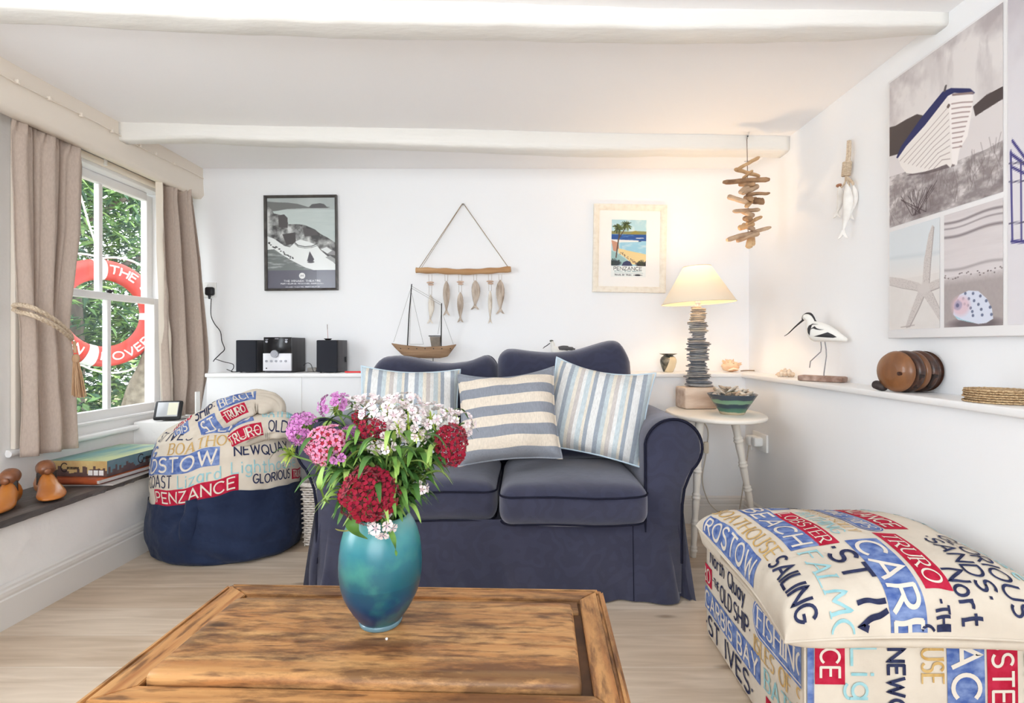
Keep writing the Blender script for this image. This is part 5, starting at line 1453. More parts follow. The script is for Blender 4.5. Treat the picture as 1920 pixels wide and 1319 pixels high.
# incense holder on the right speaker
zt = W(0, 638, 2.845).z
ih_ = thing('incense_holder', 'small dark incense dish with a red stick on the right speaker', 'incense holder', (W(615, 0, 2.90).x, 2.90, zt))
b = MB(); b.lathe([(0, 0), (.012, 0), (.020, .006), (.022, .009), (.019, .008), (.010, .004), (0, .004)], 24); obj('dish', b, DARKMETAL, ih_)
b = MB(); b.tube([(0, 0, .004), (-.003, 0, .06)], .0011, 6); st_ = obj('stick', b, mat('incense_red', (168, 92, 84), .8), ih_)
b = MB(); b.tube([(-.003, 0, .06), (-.004, 0, .088)], .0014, 6); obj('burnt_tip', b, mat('incense_grey', (120, 90, 84), .9), st_)
b = MB(); b.box2((-.045, -.006, 0), (.065, .006, .009), bevel=.002); solo('red_pencil_case', b, mat('red_plastic', (226, 40, 44), .4), 'slim bright red case on the ledge right of the speakers', 'case', (W(662, 0, 2.86).x, 2.86, LEDGE_Z))
# mains plug, cable, sockets
sk = thing('wall_socket', 'double white wall socket on the back wall behind the right curtain', 'socket', W(390, 544, YB-.001))
b = MB(); b.box2((-.060, -.010, -.044), (.052, 0, .044), bevel=.003); obj('plate', b, PLASTIC, sk)
for dx in (-.035, .015):
    b = MB(); b.box((dx-.012, -.0115, .026), (.010, .004, .014), bevel=.001); obj('switch', b, PLASTIC, sk)
pg = thing('mains_plug', 'black mains plug with its cable trailing down to the stereo', 'plug', W(396, 547, YB-.012))
b = MB(); b.cushion((.050, .030, .050), .012, 6, mat=Matrix.Translation((0, -.014, 0))); b.tube([(0, -.016, -.02), (0, -.018, -.045)], [.009, .005], 10); obj('plug_body', b, BLACK, pg)
b = MB(); pts = [W(396, 560, 3.02), W(395.5, 590, 3.02), W(402, 607, 3.02), (W(413, 622, 3.02)), W(416, 640, 3.01), W(421, 655, 3.0), W(413, 664, 2.98), W(403, 674, 2.95), W(400, 678, 2.93)]
b.tube(spline(pts, 8), .0026, 6); b.tube(spline([W(405, 674, 2.95), W(420, 679, 2.94), W(436, 683, 2.93), W(438, 690, 2.92), (W(434, 0, 2.91).x, 2.91, LEDGE_Z+.003), (W(445, 0, 2.93).x, 2.95, LEDGE_Z+.003)], 8), .0022, 6)
b.tube([W(425, 693, 2.9), (W(436, 0, 2.9).x, 2.905, LEDGE_Z+.003)], .0022, 6); obj('cable', b.local(pg), BLACK, pg)
sc_ = thing('speaker_cable', 'thin dark cable curling between the stereo and the right speaker', 'cable', W(578, 690, 2.95))
b = MB(); b.tube(spline([W(569, 686, 2.99), W(576, 681, 2.96), W(583, 684, 2.95), (W(588, 0, 2.93).x, 2.93, LEDGE_Z+.004), (W(593, 0, 2.97).x, 2.99, LEDGE_Z+.006)], 8), .0018, 6); obj('wire', b.local(sc_), BLACK, sc_)
b = MB(); b.box((0, 0, .012), (.05, .03, .022), bevel=.003); solo('adaptor_block', b, mat('grey_plastic', (170, 164, 158), .5), 'small pale grey adaptor on the ledge beside the right speaker', 'adaptor', (W(584, 0, 2.97).x, 2.985, LEDGE_Z))

# ------------------------------------------------------------------ curlew behind the right back cushion
BIRDW = mat('bird_white_paint', (240, 238, 232), .55, spec=.3); BIRDK = mat('bird_black_paint', (48, 47, 50), .5)
LEGM = mat('grey_wire_leg', (140, 138, 142), .4, metal=.5)
D = 2.90
cw = thing('curlew_carving', 'small carved wading bird with a curved bill peeping over the right back cushion', 'bird ornament', (W(1050, 0, D).x, D, LEDGE_Z))
b = MB(); b.tube(spline([W(1033.5, 641, D), W(1036, 645, D), W(1038, 652, D), W(1042, 657, D), W(1052, 660, D), W(1064, 658, D), W(1078, 656, D)], 6), [.010, .012, .0115, .0105, .0105, .011, .012, .0125, .012, .012, .012, .013, .016, .018, .019, .021, .023, .025, .026, .027, .027, .027, .026, .025, .024, .022, .02, .018, .016, .013, .012, .011, .010, .008, .007, .005, .003], 12)
obj('body', b.local(cw), BIRDW, cw)
b = MB(); b.tube(spline([W(1031, 644, D-.004), W(1026, 648, D-.004), W(1021, 651, D-.004), W(1018, 654, D-.004)], 6), [.0026]*10+[.0024]*5+[.0016]*4, 6); obj('bill', b.local(cw), BIRDK, cw)
b = MB(); b.blob(W(1034, 639.5, D), (.0115, .011, .006), 2); obj('crown', b.local(cw), mat('bird_grey_cap', (96, 100, 94), .6), cw)
b = MB(); b.tube(spline([W(1041, 651, D-.006), W(1045, 655, D-.012), W(1056, 653, D-.012), W(1068, 654, D-.012), W(1078, 655, D-.006)], 6), [.004]*4+[.008]*4+[.014]*9+[.010]*5+[.005]*3, 8); obj('wing', b.local(cw), mat('bird_grey_wing', (92, 90, 92), .6), cw)
for px in (1050, 1056):
    b = MB(); b.tube([W(px, 666, D), (W(px, 0, D).x, D, LEDGE_Z+.012)], .0022, 6); obj('leg', b.local(cw), LEGM, cw)
b = MB(); b.box((W(1053, 0, D).x, D, LEDGE_Z+.007), (.09, .05, .013), bevel=.003); obj('base', b.local(cw), HULL, cw)
# ------------------------------------------------------------------ side table with bamboo-turned legs
IV = mat('ivory_paint', (240, 234, 224), .45, spec=.4)
TBX, TBY, TBZ = .918, 2.49, .640
st = thing('side_table', 'small ivory oval side table with bamboo-style legs right of the sofa', 'side table', (TBX, TBY, 0))
b = MB(); pr = [(0, TBZ-.020), (.965, TBZ-.020), (.99, TBZ-.017), (1.0, TBZ-.010), (.99, TBZ-.003), (.965, TBZ), (0, TBZ)]
b.lathe(pr, 56); b.V = [(v[0]*.222, v[1]*.285, v[2]) for v in b.V]; obj('table_top', b, IV, st)
def bamboo_leg(top, foot):
    b = MB(); n_ = 160; pts = []; rr = []
    for i in range(n_+1):
        t = i/n_; pts.append(Vector(top)+(Vector(foot)-Vector(top))*t)
        r = .0155+.006*math.exp(-(t/.06)**2)*0
        ph = (t*5.2+.55) % 1.0
        r += .0055*math.exp(-((ph-.5)/.05)**2)+.0045*math.exp(-((ph-.38)/.035)**2)-.0012*math.sin(ph*6.28)
        r *= (1.18-.36*t) ; rr.append(r)
    b.tube(pts, rr, 14); return obj('leg', b, IV, st)
bamboo_leg((-.115, -.135, TBZ-.018), (-.145, -.135, .001))
bamboo_leg((.075, -.05, TBZ-.018), (.222, .03, .001))
bamboo_leg((-.10, .15, TBZ-.018), (-.14, .22, .001))
# stacked-slate lamp
LX, LY = .895, 2.655
lamp = thing('table_lamp', 'lit table lamp of stacked grey slate pieces with a cream cone shade', 'lamp', (LX, LY, TBZ+.0005))
BLK = mat('limed_wood_block', (226, 206, 188), .7, (198, 170, 148), 9, stretch=(.5, 3, 3), detail=6, bump=.3)
b = MB(); b.cushion((.172, .125, .108), .010, 6, mat=Matrix.Translation((-.008, 0, .0545)) @ Matrix.Rotation(math.radians(7), 4, 'Z')); obj('base_block', b, BLK, lamp)
SLS = [mat('grey_slate_chip', (128, 127, 130), .6, (166, 163, 160), 18, bump=.3), mat('pale_slate_chip', (188, 178, 164), .6, (150, 143, 134), 18, bump=.3), mat('blue_slate_chip', (94, 98, 107), .6, (128, 131, 138), 18, bump=.3)]
prof = [(0, .083), (.05, .070), (.12, .062), (.22, .050), (.33, .050), (.43, .056), (.50, .060), (.58, .050), (.62, .034), (.645, .030), (.67, .046), (.73, .052), (.80, .048), (.88, .043), (.95, .036), (1, .032)]
z = .109; top = .515; rr = random.Random(4)
while z < top:
    t = (z-.109)/(top-.109); th = rr.uniform(.0065, .0125) if t > .06 else .016
    r = interp(t, [p[0] for p in prof], [p[1] for p in prof])*rr.uniform(.84, 1.16)*.95
    b = MB(); k = 14; V = []; F = []; rx, ry = r*rr.uniform(.92, 1.1), r*rr.uniform(.7, .95); sd = rr.random()*50; tx, ty = rr.uniform(-.05, .05), rr.uniform(-.05, .05); ox, oy = rr.uniform(-.007, .007), rr.uniform(-.005, .005)
    for (q, zz) in ((.80, 0), (.97, .22), (1.0, .5), (.95, .8), (.78, 1)):
        for j in range(k):
            a = 2*math.pi*j/k; w_ = q*(1+.14*noise.noise(Vector((math.cos(a)*1.4+sd, math.sin(a)*1.4, zz*.3))))
            x, y = rx*w_*math.cos(a)+ox, ry*w_*math.sin(a)+oy; V.append((x, y, z+th*zz+x*tx+y*ty))
    for i in range(4):
        for j in range(k):
            j2 = (j+1) % k; F.append((i*k+j, i*k+j2, (i+1)*k+j2, (i+1)*k+j))
    F += [tuple(range(k-1, -1, -1)), tuple(4*k+j for j in range(k))]; b.add(V, F, 0, False)
    obj('slate_piece', b, SLS[1] if (t > .8 and rr.random() < .6) else rr.choice([SLS[0], SLS[0], SLS[2], SLS[1]]) if t > .5 else rr.choice([SLS[0], SLS[2], SLS[0]]), lamp); z += th*.93
b = MB(); b.tube([(0, 0, top), (0, 0, top+.05)], .012, 14); b.tube([(0, 0, top+.02), (0, 0, top+.025)], .018, 16); obj('lamp_holder', b, PLASTIC, lamp)
BULB = bpy.data.materials.new('glowing_bulb'); BULB.use_nodes = True; q = BULB.node_tree.nodes['Principled BSDF']
q.inputs['Emission Color'].default_value = (1, .72, .38, 1); q.inputs['Emission Strength'].default_value = 5; q.inputs['Base Color'].default_value = (1, .9, .7, 1)
b = MB(); b.lathe([(0, top+.05), (.012, top+.055), (.016, top+.075), (.026, top+.10), (.029, top+.12), (.023, top+.14), (0, top+.149)], 20); obj('bulb', b, BULB, lamp)
SHD = bpy.data.materials.new('cream_lampshade'); SHD.use_nodes = True; n = SHD.node_tree.nodes; L = SHD.node_tree.links; n.remove(n['Principled BSDF'])
df = n.new('ShaderNodeBsdfDiffuse'); df.inputs[0].default_value = (*lin((232, 222, 204)), 1); tl = n.new('ShaderNodeBsdfTranslucent'); tl.inputs[0].default_value = (*lin((240, 222, 196)), 1)
ms = n.new('ShaderNodeMixShader'); ms.inputs[0].default_value = .085; L.new(df.outputs[0], ms.inputs[1]); L.new(tl.outputs[0], ms.inputs[2]); L.new(ms.outputs[0], n['Material Output'].inputs[0])
zb, zt_ = 1.176-TBZ, 1.362-TBZ
b = MB(); V = []; tilt = Matrix.Rotation(math.radians(-2.6), 4, 'Y')
for (r, zz) in ((.182, zb), (.068, zt_)):
    for j in range(64):
        a = 2*math.pi*j/64; p = tilt @ Vector((r*math.cos(a), r*math.sin(a), zz-.63)); V.append((p.x, p.y, p.z+.63))
b.add(V, [(j, (j+1) % 64, 64+(j+1) % 64, 64+j) for j in range(64)]); sh = obj('lamp_shade', b, SHD, lamp)
b = MB(); b.ring(V[:64], .0022, 6); obj('lower_rim', b, SHD, sh); b = MB(); b.ring(V[64:], .0022, 6); obj('upper_rim', b, SHD, sh)
pl = bpy.data.lights.new('lamp_glow', 'POINT'); pl.energy = 6.0; pl.color = (1.0, .68, .38); pl.shadow_soft_size = .03
po = bpy.data.objects.new('lamp_glow', pl); COL.objects.link(po); po.location = (0, 0, top+.17); po.parent = lamp
b = MB(); pts = [(.0, .04, .01), (.03, .16, .002), (.03, .30, -.04), (W(1325, 0, 2.76).x-LX, 2.762-LY, W(0, 800, 2.76).z-TBZ), (W(1324, 0, 2.76).x-LX, 2.762-LY, W(0, 850, 2.76).z-TBZ), (W(1317, 0, 2.76).x-LX, 2.762-LY, W(0, 900, 2.76).z-TBZ), (W(1328, 0, 2.74).x-LX, 2.742-LY, W(0, 940, 2.74).z-TBZ), (W(1348, 0, 2.72).x-LX, 2.722-LY, W(0, 962, 2.72).z-TBZ), (W(1375, 0, 2.74).x-LX, 2.742-LY, .003-TBZ), (W(1390, 0, 2.72).x-LX, 2.74-LY, .1-TBZ), (1.165-LX, 2.67-LY, .46-TBZ)]
cordm = mat('flex_cord', (206, 196, 182), .5); b.tube(spline(pts, 8), .0032, 6); obj('cord', b, cordm, lamp)
b = MB(); b.cushion((.026, .018, .062), .007, 5, mat=Matrix.Translation((W(1324, 0, 2.757).x-LX, 2.757-LY, W(0, 840, 2.757).z-TBZ))); obj('switch', b, mat('ivory_plastic', (228, 216, 196), .4), lamp)
# green bowl heaped with bleached driftwood bits
BWX, BWY = .978, 2.425
bwl = thing('bowl', 'green and blue banded pottery bowl on the side table', 'bowl', (BWX, BWY, TBZ+.0005))
def banded(name, bands, rough=.25, spec=.5):
    m = bpy.data.materials.new(name); m.use_nodes = True; n = m.node_tree.nodes; L = m.node_tree.links; p = n['Principled BSDF']
    p.inputs['Roughness'].default_value = rough; p.inputs['Specular IOR Level'].default_value = spec
    tc = n.new('ShaderNodeTexCoord'); sp = n.new('ShaderNodeSeparateXYZ'); L.new(tc.outputs['Object'], sp.inputs[0])
    ns = n.new('ShaderNodeTexNoise'); ns.inputs['Scale'].default_value = 26; L.new(tc.outputs['Object'], ns.inputs['Vector'])
    ma = n.new('ShaderNodeMath'); ma.operation = 'MULTIPLY_ADD'; ma.inputs[1].default_value = .012; L.new(ns.outputs[0], ma.inputs[0]); L.new(sp.outputs[2], ma.inputs[2])
    mr = n.new('ShaderNodeMapRange'); mr.inputs['From Min'].default_value = bands[0][0]; mr.inputs['From Max'].default_value = bands[-1][0]; L.new(ma.outputs[0], mr.inputs[0])
    cr = n.new('ShaderNodeValToRGB'); els = cr.color_ramp.elements; sp_ = bands[-1][0]-bands[0][0]
    for i, (z, c) in enumerate(bands):
        e = els[0] if i == 0 else els[1] if i == len(bands)-1 else els.new((z-bands[0][0])/sp_)
        e.color = (*lin(c), 1)
    for i, (z, c) in enumerate(sorted(bands)): els[i].position = (z-bands[0][0])/sp_; els[i].color = (*lin(c), 1)
    L.new(mr.outputs[0], cr.inputs[0]); L.new(cr.outputs[0], p.inputs['Base Color']); return m
BOWLM = banded('banded_green_glaze', [(.004, (206, 190, 160)), (.016, (206, 190, 160)), (.019, (92, 134, 112)), (.036, (74, 112, 96)), (.040, (52, 72, 84)), (.056, (48, 66, 78)), (.060, (122, 158, 130)), (.074, (110, 150, 122)), (.078, (56, 70, 84)), (.099, (62, 74, 86))])
b = MB(); b.lathe([(0, .0), (.052, 0), (.056, .004), (.060, .014), (.078, .042), (.096, .070), (.109, .090), (.111, .0935), (.108, .0935), (.092, .070), (.072, .040), (.045, .018), (0, .014)], 48); obj('body', b, BOWLM, bwl)
CHIP = [mat('bleached_driftwood_chip', (222, 214, 202), .85, (176, 162, 148), 40, bump=.4), mat('tan_driftwood_chip', (200, 182, 160), .85, (150, 130, 112), 40, bump=.4)]
for k in range(34):
    a = R.uniform(0, 6.283); q = math.sqrt(R.random())*.082; ln = R.uniform(.018, .042); zc = .083+.036*(1-(q/.09)**2)+R.uniform(-.004, .003)
    b = MB(); b.blob((0, 0, 0), (ln, R.uniform(.006, .011), R.uniform(.005, .009)), 2, .35, 2.0, k)
    solo('driftwood_bit', b, CHIP[0 if R.random() < .7 else 1], 'small bleached driftwood bit heaped in the green banded bowl', 'driftwood', (BWX+q*math.cos(a), BWY+q*math.sin(a), TBZ+zc), (R.uniform(-.5, .5), R.uniform(-.6, .6), R.uniform(0, 6.28)), 'driftwood bits in the bowl')
# double socket low on the right wall with plugs
sk = thing('wall_socket', 'double socket with white plugs low on the right wall under the side table', 'socket', (LRX-.0005, 2.62, .475))
b = MB(); b.box2((-.012, -.075, -.044), (0, .075, .044), bevel=.003); obj('plate', b, PLASTIC, sk)
b = MB(); b.cushion((.05, .045, .05), .010, 5, mat=Matrix.Translation((-.034, .035, .0))); b.tube([(-.034, .035, -.02), (-.034, .035, -.05)], .006, 8); obj('plug', b, PLASTIC, sk)
b = MB(); b.cushion((.045, .045, .046), .010, 5, mat=Matrix.Translation((-.034, -.025, .004))); obj('plug', b, PLASTIC, sk)

# ------------------------------------------------------------------ on the back ledge to the right, and on the right ledge
D = 2.93
jar = thing('small_vase', 'tiny dark-glazed vase with a flared rim on the ledge beside the lamp', 'vase', (W(1253, 0, D).x, D, LEDGE_Z+.0005))
JM = bpy.data.materials.new('half_dipped_glaze'); JM.use_nodes = True; n = JM.node_tree.nodes; L = JM.node_tree.links; p = n['Principled BSDF']; p.inputs['Roughness'].default_value = .2
tc = n.new('ShaderNodeTexCoord'); sp = n.new('ShaderNodeSeparateXYZ'); L.new(tc.outputs['Object'], sp.inputs[0]); ns = n.new('ShaderNodeTexNoise'); ns.inputs['Scale'].default_value = 30; ns.inputs['Detail'].default_value = 5; L.new(tc.outputs['Object'], ns.inputs['Vector'])
m1 = n.new('ShaderNodeMath'); m1.operation = 'MULTIPLY_ADD'; m1.inputs[1].default_value = -.42; L.new(sp.outputs[2], m1.inputs[0]); L.new(sp.outputs[0], m1.inputs[2])
m2 = n.new('ShaderNodeMath'); m2.operation = 'LESS_THAN'; m2.inputs[1].default_value = -.026; 
m1.inputs[1].default_value = -.30; L.new(m1.outputs[0], m2.inputs[0])
m3 = n.new('ShaderNodeMath'); m3.operation = 'GREATER_THAN'; m3.inputs[1].default_value = .087; L.new(sp.outputs[2], m3.inputs[0]); mm = n.new('ShaderNodeMath'); mm.operation = 'MAXIMUM'; L.new(m2.outputs[0], mm.inputs[0]); L.new(m3.outputs[0], mm.inputs[1])
cr = n.new('ShaderNodeValToRGB'); cr.color_ramp.elements[0].color = (*lin((60, 60, 52)), 1); cr.color_ramp.elements[1].color = (*lin((150, 144, 128)), 1); cr.color_ramp.elements[0].position = .42; cr.color_ramp.elements[1].position = .72; L.new(ns.outputs[0], cr.inputs[0])
mx = n.new('ShaderNodeMix'); mx.data_type = 'RGBA'; L.new(mm.outputs[0], mx.inputs['Factor']); mx.inputs['A'].default_value = (*lin((222, 208, 176)), 1); L.new(cr.outputs[0], mx.inputs['B']); L.new(mx.outputs['Result'], p.inputs['Base Color'])
b = MB(); b.lathe([(0, 0), (.024, 0), (.028, .004), (.038, .028), (.045, .055), (.045, .070), (.038, .084), (.027, .091), (.026, .095), (.048, .102), (.049, .104), (.026, .099), (.022, .092), (0, .088)], 40); obj('body', b, JM, jar)
SHELL = mat('peach_shell', (240, 214, 184), .5, (226, 176, 138), 14, bump=.3)
cc = thing('spiky_shell', 'spiky peach seashell on the back ledge in the right corner', 'shell', (W(1370, 0, 2.93).x, 2.93, LEDGE_Z))
b = MB(); b.blob((0, 0, .032), (.050, .036, .030), 3, .25, 2.2, 3); b.blob((-.01, -.005, .045), (.030, .026, .026), 3, .2, 3, 5)
obj('body', b, SHELL, cc)
for k in range(16):
    a = k*2.4; e = .2+.8*((k*7) % 11)/11; dr = Vector((math.cos(a)*math.cos(e), math.sin(a)*math.cos(e)*.7, math.sin(e))); p0 = Vector((0, 0, .034))+Vector((dr.x*.042, dr.y*.03, dr.z*.026))
    b = MB(); b.tube([p0-dr*.008, p0+dr*.012, p0+dr*.024], [.0085, .005, .0012], 8); obj('spike', b, SHELL, cc)
b = MB(); b.tube([(-.03, -.036, .012), (.0, -.040, .022), (.034, -.034, .016)], [.004, .010, .004], 10, flat=.6); obj('lip', b, mat('pale_shell', (248, 232, 208), .4), cc)
fl = MB(); fl.tube(spline([(-.05, 0, .004), (-.02, -.004, .007), (.03, .002, .006), (.07, .012, .004)], 6), .0035, 6)
solo('twig', fl, mat('brown_twig', (150, 126, 104), .8), 'thin brown twig lying in the ledge corner right of the spiky shell', 'twig', (W(1405, 0, 2.98).x, 2.98, LEDGE_Z))
wsh = thing('whelk_shell', 'small ribbed cream shell on the right ledge left of the wooden bird', 'shell', (1.262, 2.49, LEDGE_Z))
SH2 = mat('ribbed_cream_shell', (240, 226, 206), .55, (206, 180, 154), 60, stretch=(.3, 2, 2), bump=.4)
b = MB()
for k, (x, r) in enumerate(((-.030, .012), (-.018, .018), (-.003, .022), (.014, .020), (.027, .013))):
    b.blob((x, 0, r*.9), (.012, r, r), 2, .12, 4, k)
b.tube([(-.034, 0, .011), (-.046, 0, .008)], [.008, .002], 8); obj('body', b, SH2, wsh).rotation_euler = (0, 0, math.radians(-35))

# avocet carving: modelled in its own vertical plane, turned half towards the wall
ang = math.radians(-52)          # tail swings towards the camera along the wall
AVB = Vector((1.243, 2.17, LEDGE_Z))
av = thing('avocet_carving', 'painted black and white wooden wading bird with a long bill on the right ledge', 'bird ornament', AVB, ang)
cs, sn = math.cos(ang), math.sin(ang)
def AP_(px, py, off=0.0):
    """local point in the bird's own plane for a spot seen in the photo"""
    r = (px-CX)/FPX     # x = r*y on the plane AVB + t*(cs, sn)
    t = (r*AVB.y-AVB.x)/(cs-r*sn); y = AVB.y+t*sn
    return Vector((t, off, EYE+(CY-py)/FPX*y-LEDGE_Z))
def loft(b, stations, k=14, wid=.8):
    """body sections along the bird: (px, py centre, half height in px, half width m)"""
    V = []; F = []
    for (px, py, hh, hw) in stations:
        c = AP_(px, py); h = AP_(px, py-hh).z-c.z
        for j in range(k):
            a = 2*math.pi*j/k; V.append((c.x, hw*math.cos(a), c.z+h*math.sin(a)))
    m = len(stations)
    for i in range(m-1):
        for j in range(k):
            j2 = (j+1) % k; F.append((i*k+j, i*k+j2, (i+1)*k+j2, (i+1)*k+j))
    F += [tuple(range(k-1, -1, -1)), tuple((m-1)*k+j for j in range(k))]; b.add(V, F)
# tail to breast
b = MB(); loft(b, [(1588.5, 637.5, 3, .006), (1580, 634.5, 6.5, .012), (1568, 630, 11.5, .020), (1554, 625.5, 16, .027), (1540, 623, 18.5, .030), (1528, 621.5, 19.5, .029), (1520, 619, 18.5, .025), (1515.5, 616, 15, .019), (1513, 612, 10, .012)])
nb = spline([AP_(1523, 615), AP_(1521, 608), AP_(1519.5, 601), AP_(1516.5, 596.5), AP_(1511.5, 595.5), AP_(1506.5, 598)], 7)
b.tube(nb, [float(x) for x in np.interp(np.linspace(0, 1, len(nb)), [0, .2, .45, .65, .85, 1], [.024, .020, .0165, .0165, .0145, .007])], 14)
body = obj('body', b, BIRDW, av)
b = MB(); bp_ = spline([AP_(1507, 599.5), AP_(1498, 607), AP_(1488, 616), AP_(1480, 624), AP_(1475, 628), AP_(1470.5, 630.5)], 6)
b.tube(bp_, [float(x) for x in np.interp(np.linspace(0, 1, len(bp_)), [0, .3, .7, 1], [.0048, .0032, .0018, .0010])], 8); obj('bill', b, BIRDK, av)
def cap(u, v): pass
b = MB(); cp = spline([AP_(1504.5, 600), AP_(1507, 593.5), AP_(1513, 589.8), AP_(1519, 590.5), AP_(1523.5, 595.5), AP_(1527, 602), AP_(1532, 605.5)], 7)
b.tube(cp, [float(x) for x in np.interp(np.linspace(0, 1, len(cp)), [0, .2, .5, .85, 1], [.003, .0065, .0085, .0065, .002])], 10); obj('cap', b, BIRDK, av)
def sidepatch(name, pts, m, par):
    """painted patch that hugs the bird's near side"""
    V = []; 
    st_ = [(1588.5, 637.5, 3, .006), (1580, 634.5, 6.5, .012), (1568, 630, 11.5, .020), (1554, 625.5, 16, .027), (1540, 623, 18.5, .030), (1528, 621.5, 19.5, .029), (1520, 619, 18.5, .025), (1513, 612, 12, .014)]
    xs = [s[0] for s in st_][::-1]
    b = bmesh.new(); vs = [b.verts.new((p[0], 0, p[1])) for p in pts]; f = b.faces.new(vs)
    bmesh.ops.triangulate(b, faces=[f]); bmesh.ops.subdivide_edges(b, edges=b.edges[:], cuts=4, use_grid_fill=True); bmesh.ops.triangulate(b, faces=b.faces[:])
    for v in b.verts:
        px, py = v.co.x, v.co.z; cy_ = interp(px, xs, [s[1] for s in st_][::-1]); hh = interp(px, xs, [s[2] for s in st_][::-1]); hw = interp(px, xs, [s[3] for s in st_][::-1])
        sn_ = max(-.98, min(.98, (cy_-py)/hh)); q = AP_(px, py, -(hw*math.sqrt(1-sn_*sn_)+.0012)); v.co = q
    mb = MB(); mb.bm(b, 0, True); return obj(name, mb, m, par)
sidepatch('wing_bar', [(1531, 631.5), (1545, 627.5), (1557, 623.5), (1566, 628), (1572.5, 632.5), (1566, 634), (1550, 633)], BIRDK, body)
sidepatch('wing_bar', [(1523.5, 619), (1529, 615), (1532.5, 612), (1537, 616), (1543, 618), (1551, 618.3), (1543, 619.5), (1536, 618.5), (1530, 616.5)], BIRDK, body)
sidepatch('wing_bar', [(1522.5, 629.5), (1519, 624), (1518.5, 617), (1521.5, 611), (1528, 607.5), (1539, 608.5), (1529, 609.2), (1523.3, 612.2), (1520.8, 618), (1521, 624)], BIRDK, body)
b = MB(); b.tube([AP_(1539, 640), AP_(1540, 652), AP_(1539, 660), AP_(1519.5, 678), AP_(1518, 690)], [.0022]*5, 7); obj('leg', b, LEGM, av)
b = MB(); b.tube([AP_(1546.5, 640), AP_(1549, 656), AP_(1549.5, 668), AP_(1545, 700), (AP_(1544.5, 708).x, 0, .016)], [.0022]*5, 7); obj('leg', b, LEGM, av)
xa, xb_ = AP_(1515, 710).x, AP_(1570, 714).x
b = MB(); b.cushion((.175, .062, .024), .006, 6, amp=.004, freq=18, mat=Matrix.Translation(((xa+xb_)/2, 0, .0125)) @ Matrix.Rotation(0, 4, 'Z')); obj('base', b, mat('bark_offcut', (190, 164, 150), .85, (140, 110, 96), 30, bump=.5), av)

# antique pulley block lying on the right ledge
PW = mat('old_pulley_wood', (142, 94, 56), .35, (84, 52, 36), 16, stretch=(1, 1, .35), detail=7, lo=.35, hi=.75, coat=.25); PWD = mat('dark_pulley_wood', (84, 52, 38), .38, (52, 34, 28), 16, stretch=(1, 1, 3), detail=6, coat=.2)
az = math.radians(78)                      # axis runs from the room-side cheek to the wall
ax = Vector((math.sin(az), math.cos(az), 0))
pb = thing('pulley_block', 'antique round wooden ship pulley block on the right ledge', 'pulley block', Vector((1.181, 1.668, LEDGE_Z)), Matrix.Rotation(-az, 4, 'Z'))   # local +y runs along the axis
def disc(name, y0, y1, r, m, par=pb, dome=.0, oval=1.0, edge=.010):
    b = MB(); pr = [(0, y0-dome)]+[(r*.55*q/6, y0-dome*(1-(q/6*.6)**2)) for q in range(1, 6)]+[(r-edge, y0+.003), (r-edge*.3, y0+edge*.4), (r, y0+edge), (r, y1-edge*.6), (r-edge*.4, y1-.001), (r-edge, y1), (0, y1)]
    b.lathe(pr, 40, mat=Matrix.Translation((0, 0, .067)) @ Matrix.Rotation(-math.pi/2, 4, 'X') )
    b.V = [(v[0], v[1], .067+(v[2]-.067)*oval) for v in b.V]; return obj(name, b, m, par)
disc('cheek', 0, .036, .066, PW, dome=.004, edge=.022)
disc('shell', .034, .068, .067, PWD, edge=.014); disc('shell', .066, .090, .065, PW, edge=.009); disc('shell', .088, .120, .067, PWD, edge=.014); disc('cheek', .117, .142, .0655, PWD, edge=.016)
b = MB(); b.tube([(.034, -.006, .062), (.034, .004, .062)], .0062, 14); b.tube([(.034, -.0075, .062), (.034, -.004, .062)], .004, 12); obj('rivet', b, PWD, pb)
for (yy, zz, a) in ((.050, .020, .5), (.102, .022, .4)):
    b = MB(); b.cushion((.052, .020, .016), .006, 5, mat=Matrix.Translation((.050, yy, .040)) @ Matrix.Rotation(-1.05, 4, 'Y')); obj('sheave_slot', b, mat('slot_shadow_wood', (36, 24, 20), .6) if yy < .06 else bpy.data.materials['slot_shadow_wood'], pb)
b = MB(); b.cushion((.050, .030, .030), .014, 6, mat=Matrix.Translation((-.058, .020, .0165)) @ Matrix.Rotation(.2, 4, 'Y')); obj('strop_end', b, mat('tarred_strop', (44, 36, 36), .6, (66, 56, 54), 60), pb)

# six woven coasters
COAST = mat('woven_seagrass', (218, 190, 148), .85, (170, 134, 96), 240, bump=.6, bscale=320, lo=.4, hi=.62)
for k in range(6):
    b = MB(); r0 = .071-.002*((k*3) % 4)/3
    for q in range(6):
        rad = r0*(1-q/6.3); m_ = 64
        b.ring([(rad*math.cos(2*math.pi*i/m_)*(1+.006*math.sin(i*2.8)), rad*math.sin(2*math.pi*i/m_), .0030+.0006*math.sin(i*2.8+q)) for i in range(m_)], .0024 if q else .0026, 5)
    o = solo('coaster', b, COAST, ['bottom woven seagrass coaster of the stack on the right ledge', 'second from bottom woven coaster in the seagrass stack', 'third from bottom woven coaster in the seagrass stack', 'third from top woven coaster in the seagrass stack', 'second from top woven coaster in the seagrass stack', 'topmost woven seagrass coaster of the stack on the right ledge'][k], 'coaster', (1.256+.002*math.sin(k*2), 1.372+.002*math.cos(k*3), LEDGE_Z+.0061*k+.0004), k*.7, 'woven coasters in a stack')

